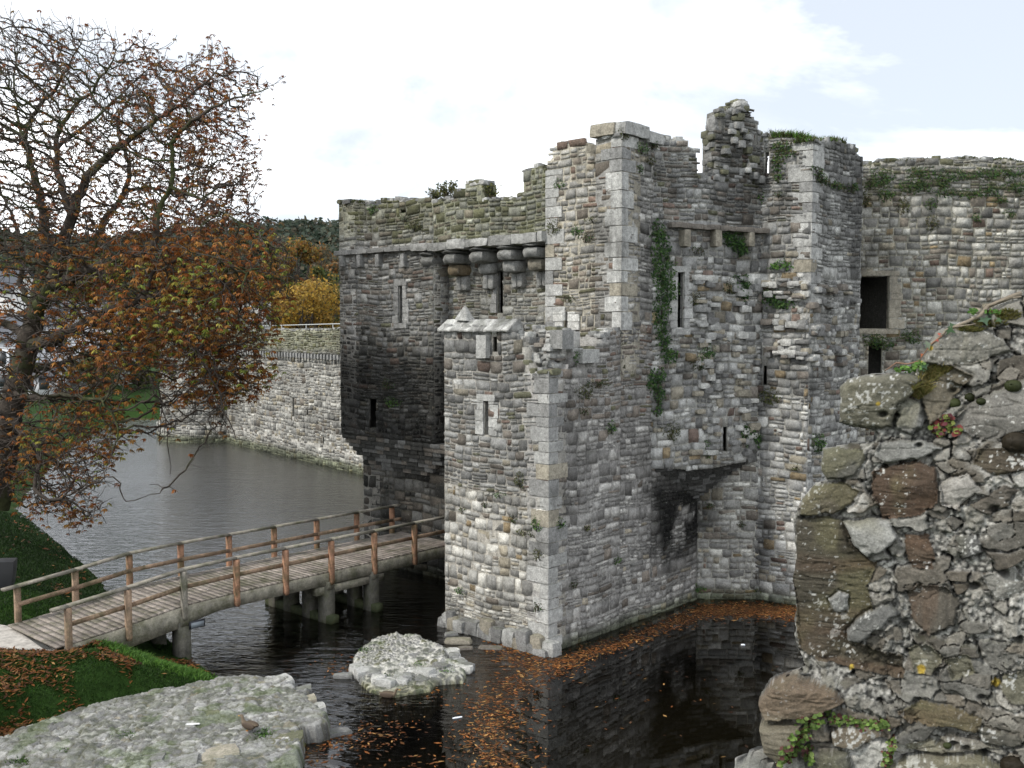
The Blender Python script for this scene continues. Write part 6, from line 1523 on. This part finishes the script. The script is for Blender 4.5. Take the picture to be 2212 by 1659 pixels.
ftp(240, 560, 135, 150, GREENF + RUSTF[:1], 'dark green tree seen between the chestnut limbs', 9, n=6500, leaf=.45)
ftp(120, 575, 150, 170, GREENF, 'dark green tree right of the chestnut trunk', 10, n=6000, leaf=.45)
ftp(20, 560, 160, 150, GREENF, 'dark green tree left of the chestnut trunk', 11, n=5000, leaf=.45)
ftp(-80, 560, 150, 150, GREENF + RUSTF, 'green tree at the far left, mostly outside the photo', 12, n=3000, leaf=.5)
ftp(300, 690, 118, 90, GREENF, 'low dark bushy tree on the far lawn behind the corner tower', 13, n=4500, leaf=.32)
ftp(200, 760, 112, 110, GREENF + GREYF[:1], 'dark bushes on the far bank under the chestnut', 14, n=5000, leaf=.3)
ftp(705, 640, 112, 90, GOLD[1:] + GREENF[:1], 'small yellow green tree between the golden tree and the gatehouse', 15, n=5000, leaf=.32)
ftp(600, 660, 106, 110, GOLD, 'low golden bush left of the bright golden tree over the curtain wall', 16, n=5000, leaf=.3)
# wooded ridge
mb = MB(); rs = np.random.RandomState(9); nT = 2600
Xw = rs.uniform(-430, 330, nT); Yw = 330 + 320 * rs.rand(nT) ** .8; Zw = ground_z(Xw, Yw)
ks = []; 
for i in range(0, nT):
    rr = rs.uniform(4, 8)
    n_ = 60; v = rs.normal(size=(n_, 3)); v /= np.linalg.norm(v, axis=1, keepdims=True); v[:, 2] = np.abs(v[:, 2]); ks.append((np.array([Xw[i], Yw[i], Zw[i] + rr * .3]) + v * [rr, rr, rr * 1.15], v))
P = np.concatenate([k[0] for k in ks]); Nn = np.concatenate([k[1] for k in ks]); leaf_quads(mb, P, Nn, 3.0, [(.05, .07, .05), (.06, .075, .05), (.09, .08, .05), (.045, .065, .045)], 3, .9)
tag(mb.build('far_wood', M['leaf']), 'distant dark wooded ridge along the horizon on the left', 'wood', kind='stuff')
# houses
def house(x0, x1, yb, yt, Y_, wall, roofc, lab, roof_h=2.6, depth=8, win=3, chim=True):
    X0, X1 = (x0 - CX) / FP * Y_, (x1 - CX) / FP * Y_; zt = H + (HOR - yt) / FP * Y_; zb = min(H + (HOR - yb) / FP * Y_, gz(X0, Y_)) - .2; r_ = empty('house', ((X0 + X1) / 2, Y_, zb), lab, 'house', 'white houses beyond the moat')
    mb = MB(); mb.box([(X0 + X1) / 2, Y_ + depth / 2, (zb + zt) / 2], [(X1 - X0) / 2, 0, 0], [0, depth / 2, 0], [0, 0, (zt - zb) / 2], wall)
    for sx in (X0, X1): mb.add([[sx, Y_, zt], [sx, Y_ + depth, zt], [sx, Y_ + depth / 2, zt + roof_h * .93]], None, [[0, 1, 2]], wall)
    mb.build('wall', M['paint'], r_)
    mb = MB()
    for s_ in (0, 1):
        y0 = Y_ - .35 if s_ == 0 else Y_ + depth + .35; A = [[X0 - .3, y0, zt - .15], [X1 + .3, y0, zt - .15], [X1 + .3, Y_ + depth / 2, zt + roof_h], [X0 - .3, Y_ + depth / 2, zt + roof_h]]
        A2 = [[p[0], p[1], p[2] + .14] for p in A]; mb.add(A + A2, [[0, 1, 2, 3], [7, 6, 5, 4], [0, 1, 5, 4], [3, 2, 6, 7], [0, 3, 7, 4], [1, 2, 6, 5]], col=roofc)
    ro = mb.build('roof', M['paint'], r_)
    if chim: mb = MB(); mb.box([X0 + .9, Y_ + depth / 2, zt + roof_h + .3], [.4, 0, 0], [0, .35, 0], [0, 0, .9], wall); c_ = mb.build('chimney', M['paint'], ro); c_.location = (0, 0, 0) if False else c_.location
    for i in range(win):
        for fl_ in ((.68,), (.68, .28))[zt - zb > 4.5]:
            xc = X0 + (X1 - X0) * (i + .5) / win; mb = MB(); mb.box([xc, Y_ - .02, zb + (zt - zb) * fl_], [.5, 0, 0], [0, .04, 0], [0, 0, .65], (.04, .045, .05)); wn = mb.build('window', M['metal'], r_)
house(-60, 28, 690, 628, 118, (.75, .74, .70), (.10, .11, .13), 'white gabled house at the far left behind the chestnut trunk')
house(40, 150, 745, 700, 112, (.72, .72, .74), (.12, .13, .15), 'long white house with grey roof right of the chestnut trunk', win=4)
house(-40, 45, 775, 735, 108, (.70, .71, .74), (.13, .14, .16), 'low white building left of the chestnut trunk below the gabled house', win=3)
house(165, 262, 735, 700, 124, (.68, .68, .66), (.11, .11, .12), 'pale house mostly hidden behind chestnut leaves', win=4)
house(44, 110, 840, 812, 106, (.62, .62, .64), (.10, .10, .11), 'small pale outbuilding low behind the chestnut trunk', roof_h=1.2, depth=5, win=2, chim=False)
# ------------------------------------------------------------------ turf, fallen leaves, birds, litter
def turf(n, xr, yr, hgt, cols, seed, name, lab, wd, cond):
    def f(m, rs):
        X_ = rs.uniform(*xr, m); Y_ = rs.uniform(*yr, m); d = sd_water(X_, Y_); ok = cond(X_, Y_, d)
        X_, Y_ = X_[ok], Y_[ok]; return np.stack([X_, Y_, ground_z(X_, Y_) - .005], 1)
    return grass_on(f, n, hgt, cols, name, lab, 'grass', seed, wd, kind='stuff', jit=.35)
GR = [(.024, .066, .010), (.038, .098, .014), (.018, .048, .008), (.050, .10, .016), (.030, .066, .012)]
onpath = lambda X_, Y_: ((abs((np.stack([X_, Y_], -1) - S0 - UY * WB / 2) @ UY) < WB / 2 + .12) & (((np.stack([X_, Y_], -1) - S0) @ UX) < 3) & (((np.stack([X_, Y_], -1) - S0) @ UX) > -.4)) | in_poly(X_, Y_, PATHP)
infnd = lambda X_, Y_: in_poly(X_, Y_, fpoly)
turf(300000, (-17, -4), (18, 31), .075, GR, 1, 'grass', 'short green turf on the near bank between the bridge and the wall foundation', .016, lambda X_, Y_, d: (d > .02) & ~onpath(X_, Y_) & ~infnd(X_, Y_))
turf(120000, (-30, -10), (28, 50), .09, [(.014, .036, .008), (.02, .045, .009), (.012, .028, .006)], 2, 'grass', 'dark green turf on the bank beyond the bridge under the chestnut', .03, lambda X_, Y_, d: (d > .02) & ~onpath(X_, Y_) & (Y_ > 28))
# taller weeds at the water edge right of the bridge start
def weeds(n, rs):
    t = rs.rand(n); a = at_z(250, 1405, .9)[:2]; b = at_z(425, 1475, .1)[:2]; P = a[None] * (1 - t)[:, None] + b[None] * t[:, None] + rs.normal(size=(n, 2)) * .22
    d = sd_water(P[:, 0], P[:, 1]); P = P[d > -.12]; return np.stack([P[:, 0], P[:, 1], ground_z(P[:, 0], P[:, 1])], 1)
grass_on(weeds, 16000, .17, FRESH + [(.05, .12, .02)], 'weeds', 'brighter green leafy weeds along the bank edge beside the first bridge pier', 'weeds', 5, .03, kind='stuff')
LEAFC = np.array([(.22, .080, .022), (.17, .06, .018), (.26, .11, .03), (.11, .045, .02), (.30, .17, .06), (.14, .065, .025), (.08, .04, .02)])
def fallen(P, size, seed, flat=.25, cols=LEAFC):
    rs = np.random.RandomState(seed); n = len(P); a = rs.uniform(0, 6.28, n); L = size * rs.uniform(.35, 1.0, n) ** 1.0 * np.where(rs.rand(n) < .12, 1.8, 1.25); up = rs.uniform(-flat, flat, (n, 2))
    A = np.stack([np.cos(a), np.sin(a), up[:, 0]], 1) * L[:, None] * .5; B = np.stack([-np.sin(a), np.cos(a), up[:, 1]], 1) * L[:, None] * rs.uniform(.13, .24, (n, 1))
    V = np.stack([P - A, P + B, P + A, P - B], 1); mb = MB(); mb.add(V.reshape(-1, 3), np.arange(4 * n).reshape(-1, 4), col=np.repeat(cols[rs.randint(len(cols), size=n)] * rs.uniform(.6, 1.35, (n, 1)), 4, 0)); return mb
rs = np.random.RandomState(31)
# on the turf
X_ = rs.uniform(-17, -6, 22000); Y_ = rs.uniform(20, 28, 22000); d = sd_water(X_, Y_); cl_ = fbm(p3(X_, Y_), 1.1, 3, 3)
ok = (d > .1) & ~onpath(X_, Y_) & ~infnd(X_, Y_) & (cl_ > .06 - .2 * (X_ < -9.5)); X_, Y_ = X_[ok], Y_[ok]
mb = fallen(np.stack([X_, Y_, ground_z(X_, Y_) + .05 + rs.uniform(0, .03, len(X_))], 1), .15, 1, .5)
Xb = rs.uniform(-28, -13, 3500); Yb = rs.uniform(30, 47, 3500); d = sd_water(Xb, Yb); ok = (d > .2) & (fbm(p3(Xb, Yb), .8, 3, 4) > .05); Xb, Yb = Xb[ok], Yb[ok]
m2 = fallen(np.stack([Xb, Yb, ground_z(Xb, Yb) + .07], 1), .16, 2, .5, LEAFC * .8); mb.add(np.concatenate(m2.V), np.concatenate(m2.Q), col=np.concatenate(m2.C))
mb_f = mb; tag(mb.build('fallen_leaves', M['leaf']), 'rust coloured fallen leaves lying in the grass', 'leaves', kind='stuff')
# floating on the water
def band(pts, n, sx, sy, seed):
    rs = np.random.RandomState(seed); t = rs.uniform(0, len(pts) - 1, n); i = t.astype(int); f = t - i; p = np.array(pts, float); q = p[i] * (1 - f)[:, None] + p[np.minimum(i + 1, len(pts) - 1)] * f[:, None]
    return q[:, 0] + rs.normal(size=n) * sx, q[:, 1] + rs.normal(size=n) * sy
PX = []; PY = []
for pts, n, sx, sy in (([(1190, 1440), (1320, 1395), (1440, 1350), (1520, 1322), (1620, 1318), (1725, 1325)], 2600, 10, 9), ([(1520, 1318), (1620, 1316), (1735, 1322)], 2600, 18, 8), ([(1075, 1395), (1120, 1412), (1180, 1445)], 700, 25, 14), ([(1040, 1520), (1100, 1480), (1180, 1450), (1260, 1420)], 700, 26, 16), ([(1060, 1530), (1050, 1580), (1070, 1640), (1090, 1680)], 650, 28, 14), ([(1000, 1600), (1080, 1560), (1120, 1530)], 260, 30, 18), ([(880, 1560), (800, 1590), (760, 1610)], 160, 40, 12), ([(640, 1655), (700, 1600), (680, 1570)], 260, 26, 14), ([(830, 1640), (1000, 1660)], 90, 70, 22), ([(1150, 1500), (1140, 1600), (1160, 1650)], 120, 30, 20), ([(940, 1500), (1000, 1490)], 60, 50, 16), ([(1300, 1500), (1600, 1500)], 60, 160, 70), ([(700, 1430), (770, 1450)], 60, 25, 14)):
    a, b = band(pts, n, sx, sy, int(pts[0][0])); PX.append(a); PY.append(b)
PX = np.concatenate(PX); PY = np.concatenate(PY); r0 = np.stack([(PX - CX) / FP, 1 + 0 * PX], 1); P = np.array([at_z(x, y, .006) for x, y in zip(PX, PY)])
okk = sd_water(P[:, 0], P[:, 1]) < -.02
q = P[:, :2] - C1; e1c = q @ E1; e2c = q @ E2
okk &= ~((e1c > -.03) & (e2c > -.04) & (e2c < 12)) & (P[:, 1] < 34.75 + .0 * P[:, 0]) & ~in_poly(P[:, 0], P[:, 1], fpoly) & ~in_poly(P[:, 0], P[:, 1], ipoly)
okk &= ~((P[:, 0] > 8.3) & (P[:, 1] > 34.9 - .66 * (P[:, 0] - 8.4)))
mb = fallen(P[okk], .13, 9, .04)
mb.C = [np.clip(q * np.where(rs.rand(len(q) // 4) < .45, 1.75, .8).repeat(4)[:, None], 0, 1) for q in mb.C]; tag(mb.build('floating_leaves', M['leaf']), 'orange fallen leaves floating in drifts on the dark moat water', 'leaves', kind='stuff')
# leaves sunk or stranded round the island and on its stones
X_ = rs.uniform(isl[0] - 2.2, C1[0] + .2, 2600); Y_ = rs.uniform(isl[1] - 1.2, 32, 2600); Z_ = ground_z(X_, Y_); ok = (Z_ > -.35) & (fbm(p3(X_, Y_), 1.0, 3, 8) > -.05) & ~in_poly(X_, Y_, ipoly)
mb = fallen(np.stack([X_, Y_, Z_ + .02], 1)[ok], .14, 12, .2, LEAFC * .7)
tag(mb.build('sunken_leaves', M['leaf']), 'dull brown leaves sunk on the shallow bed round the masonry island', 'leaves', kind='stuff')
# green tufts on the foundation and island
for i, (x, y, n_, hh, pz) in enumerate(((268, 1588, 260, .10, .42), (305, 1580, 60, .06, .42), (285, 1545, 70, .05, .42), (450, 1560, 140, .05, .42), (475, 1552, 120, .05, .42), (565, 1585, 220, .12, .42), (460, 1520, 60, .05, .42), (215, 1595, 140, .06, .42), (150, 1560, 60, .05, .42), (130, 1620, 150, .06, .42), (45, 1645, 180, .08, .42), (250, 1610, 90, .05, .42), (400, 1530, 60, .05, .42), (790, 1402, 90, .05, .36), (905, 1432, 60, .04, .36), (830, 1460, 100, .05, .2), (850, 1385, 60, .05, .36), (965, 1447, 40, .05, .25))):
    c = at_z(x, y, pz)
    def f(m, rs, c=c): q = rs.normal(size=(m, 3)) * [.12, .13, 0]; return c + q + [0, 0, -.03]
    grass_on(f, n_, hh, FRESH[:2] + GR, 'grass_tuft', 'small green tuft growing among the flat rubble by the water', 'grass', 500 + i, .02, loc=tuple(c), group='tufts on the low rubble')
# ducks
def duck(p, ang, lab, name='duck', dip=0.0, male=False, s=1.0):
    """body as one lofted surface: tail, body, breast, neck, head"""
    p = np.asarray(p, float); f = np.array([math.cos(ang), math.sin(ang), 0]); sd_ = np.array([-f[1], f[0], 0]); up = np.array([0, 0, 1.])
    prof = [(-.27, .17, .008, .008), (-.22, .155, .035, .022), (-.15, .13, .075, .06), (-.05, .115, .095, .085), (.05, .11, .098, .09), (.13, .13, .08, .082), (.17, .18, .05, .055), (.185, .23, .036, .038), (.20, .27, .036, .040), (.225, .295, .040, .038), (.25, .295, .030, .028), (.262, .29, .014, .012)]
    mb = MB(); k = 12; V = []; C = []
    for i, (a, z, w_, h_) in enumerate(prof):
        tilt = 0 if i < 5 else min(1, (i - 4) / 2.5) if i < 9 else max(0, 1 - (i - 8) / 2.)
        uu = up * (1 - .75 * tilt) - f * .75 * tilt
        for j in range(k):
            t = j / k * 6.283; V.append(p + s * (f * a + up * (z + dip) + sd_ * math.cos(t) * w_ + uu * math.sin(t) * h_))
            C.append((.10, .075, .05) if i < 6 else (.02, .07, .035) if male else (.15, .115, .08))
    Q = [[i * k + j, i * k + (j + 1) % k, (i + 1) * k + (j + 1) % k, (i + 1) * k + j] for i in range(len(prof) - 1) for j in range(k)]
    n0 = len(V); V += [p + s * (f * -.275 + up * (.172 + dip)), p + s * (f * .268 + up * (.288 + dip))]; C += [(.6, .58, .5), (.15, .11, .08)]
    T = [[j, (j + 1) % k, n0][::-1] for j in range(k)] + [[(len(prof) - 1) * k + j, (len(prof) - 1) * k + (j + 1) % k, n0 + 1] for j in range(k)]
    mb.add(V, Q, T, np.array(C)); r_ = empty(name, p, lab, 'duck'); mb.build('body', M['feather'], r_, smooth=True)
    for sg in (-1, 1):
        mb = MB(); c = p + s * (f * -.04 + up * (.135 + dip) + sd_ * sg * .078); mb.rock(c, f * .15 * s, sd_ * .025 * s, up * .055 * s, col=(.075, .055, .04), n=6, rnd=.9, amp=.03, seed=3); mb.build('wing', M['feather'], r_)
    mb = MB(); c = p + s * (f * .29 + up * (.28 + dip)); mb.rock(c, f * .032 * s, sd_ * .014 * s, up * .008 * s, col=(.35, .22, .06), n=3, rnd=.4, amp=.02, seed=1); mb.build('bill', M['feather'], r_)
    for sg in (-1, 1):
        mb = MB(); c = p + s * (f * .235 + up * (.302 + dip) + sd_ * sg * .034); mb.rock(c, f * .006 * s, sd_ * .004, up * .006 * s, col=(.01, .01, .01), n=3, rnd=.9, amp=.0); mb.build('eye', M['metal'], r_)
    if dip == 0:
        for sg in (-1, 1):
            mb = MB(); a = p + s * (f * .0 + sd_ * sg * .04 + up * .06); mb.tube([a, a - up * .055 * s], .008, 5, (.40, .18, .05)); mb.rock(a - up * .055 * s + f * .02, f * .03, sd_ * .02, up * .005, col=(.42, .19, .05), n=3, rnd=.4, amp=0); mb.build('leg', M['feather'], r_)
    return r_
pd = at_z(538, 1578, .47); duck(pd, math.radians(150), 'brown duck standing on the flat wall foundation')
pw = at_z(840, 1505, 0); duck(pw, math.radians(-15), 'mottled duck swimming just in front of the masonry island', dip=-.075)
# floating litter, thin dark post in the water
p = at_z(988, 1550, .02); mb = MB(); mb.rock(p, [.11, .05, 0], [-.01, .02, 0], [0, 0, .012], col=(.75, .76, .80), n=4, rnd=.3, amp=.05); tag(mb.build('litter', M['paint'], loc=tuple(p)), 'thin white strip of litter floating among the orange leaves', 'litter')
p = at_z(1605, 1393, .02); mb = MB(); mb.rock(p, [.05, .03, 0], [-.02, .035, 0], [0, 0, .02], col=(.75, .78, .82), n=4, rnd=.5, amp=.15); tag(mb.build('litter', M['paint'], loc=tuple(p)), 'crumpled white scrap floating on the black water in the corner of the moat', 'litter')
p = at_z(416, 1564, .47); mb = MB(); mb.rock(p, [.15, .03, 0], [-.01, .04, 0], [0, 0, .012], col=(.8, .8, .8), n=4, rnd=.4, amp=.12); tag(mb.build('feather', M['paint'], loc=tuple(p)), 'white feather lying on the flat wall foundation', 'feather')
p = at_z(684, 1600, 0); mb = MB(); mb.tube([p - [0, 0, .5], p + [0, 0, .30]], .022, 6, (.04, .04, .04)); mb.box(p + [0, 0, .31], [.14, .02, 0], [-.003, .02, 0], [0, 0, .012], (.05, .05, .05)); tag(mb.build('thin_post', M['metal'], loc=tuple(p)), 'thin black post with a short crosspiece standing in the water beside the foundation', 'post')
# dark floodlight in the grass, far left
p = at_z(10, 1262, 1.5); Yp = p[1]; gzp = gz(p[0], p[1]); fl2 = empty('floodlight', (p[0], p[1], gzp), 'large black ground floodlight in the grass at the left edge of the photo', 'floodlight')
mb = MB(); mb.rock([p[0] - .1, p[1], gzp + .5], [.38, .1, 0], [-.08, .3, 0], [.05, 0, .42], col=(.02, .021, .023), n=6, rnd=.2, amp=.01); mb.build('housing', M['metal'], fl2)
mb = MB(); mb.box([p[0] + .26, p[1] - .12, gzp + .55], [.02, .0, 0], [.0, .03, 0], [0, 0, .18], (.35, .36, .36)); mb.build('glass_edge', M['metal'], fl2)
mb = MB(); mb.rock([p[0] - .3, p[1] - .35, gzp + .1], [.17, 0, 0], [0, .12, 0], [0, 0, .11], col=(.6, .6, .58), n=5, rnd=.6, amp=.03); mb.build('junction_box', M['paint'], fl2)
# ------------------------------------------------------------------ world, sun, camera
w = bpy.data.worlds.new('World'); SC.world = w; w.use_nodes = True; nt = w.node_tree; nt.nodes.clear()
SUN_EL, SUN_AZ = math.radians(42), math.atan2(-.87, -.50)       # sun direction in plan (x=-.87, y=-.50)
o = N(nt, 'ShaderNodeOutputWorld'); bg = N(nt, 'ShaderNodeBackground'); sky = N(nt, 'ShaderNodeTexSky', sky_type='NISHITA', sun_disc=False)
sky.sun_elevation = SUN_EL; sky.sun_rotation = SUN_AZ
bg.inputs[1].default_value = .1
tc = N(nt, 'ShaderNodeTexCoord'); mp = N(nt, 'ShaderNodeMapping'); mp.inputs['Scale'].default_value = (1, 1, 2.2); mp.inputs['Location'].default_value = (.35, .2, .1)
nt.links.new(tc.outputs['Generated'], mp.inputs[0])
n = noise_n(nt, mp.outputs[0], 1.7, 7, .6, .3); r = ramp(nt, n.outputs[0], [(.43, .0), (.70, 1.0)])
n_b = noise_n(nt, mp.outputs[0], 3.4, 4, .5)
cl = ramp(nt, n_b.outputs[0], [(.36, (5.0, 5.2, 5.5)), (.54, (13.0, 13.0, 13.0))])
cloud2 = (3.7, 3.95, 4.3)       # thin blue-grey cloud between the white masses (radiance before the .1 strength)
base = mix(nt, .86, sky.outputs[0], cloud2)
nt.links.new(mix(nt, r.outputs[0], base, cl.outputs[0]), bg.inputs[0]); nt.links.new(bg.outputs[0], o.inputs[0])
ld = bpy.data.lights.new('sun', 'SUN'); ld.energy = 1.2; ld.angle = math.radians(4); ld.color = (1, .95, .87)
lo = bpy.data.objects.new('sun', ld); COL.objects.link(lo)
sd = Vector((-.87 * math.cos(SUN_EL), -.50 * math.cos(SUN_EL), math.sin(SUN_EL))).normalized()
lo.rotation_euler = sd.to_track_quat('Z', 'Y').to_euler(); lo.location = (-20, -10, 30)
cd = bpy.data.cameras.new('camera'); cam = bpy.data.objects.new('camera', cd); COL.objects.link(cam)
cd.sensor_width = 36; cd.lens = 36; cd.clip_start = .1; cd.clip_end = 6000
cam.location = (0, 0, H); cam.rotation_euler = (math.pi / 2 - PITCH, 0, 0); SC.camera = cam
SC.view_settings.view_transform = 'Standard'; SC.view_settings.look = 'None'; SC.view_settings.exposure = 1.2; SC.view_settings.gamma = 1
SC.cycles.max_bounces = 6; SC.cycles.transparent_max_bounces = 10; SC.cycles.caustics_reflective = False; SC.cycles.caustics_refractive = False
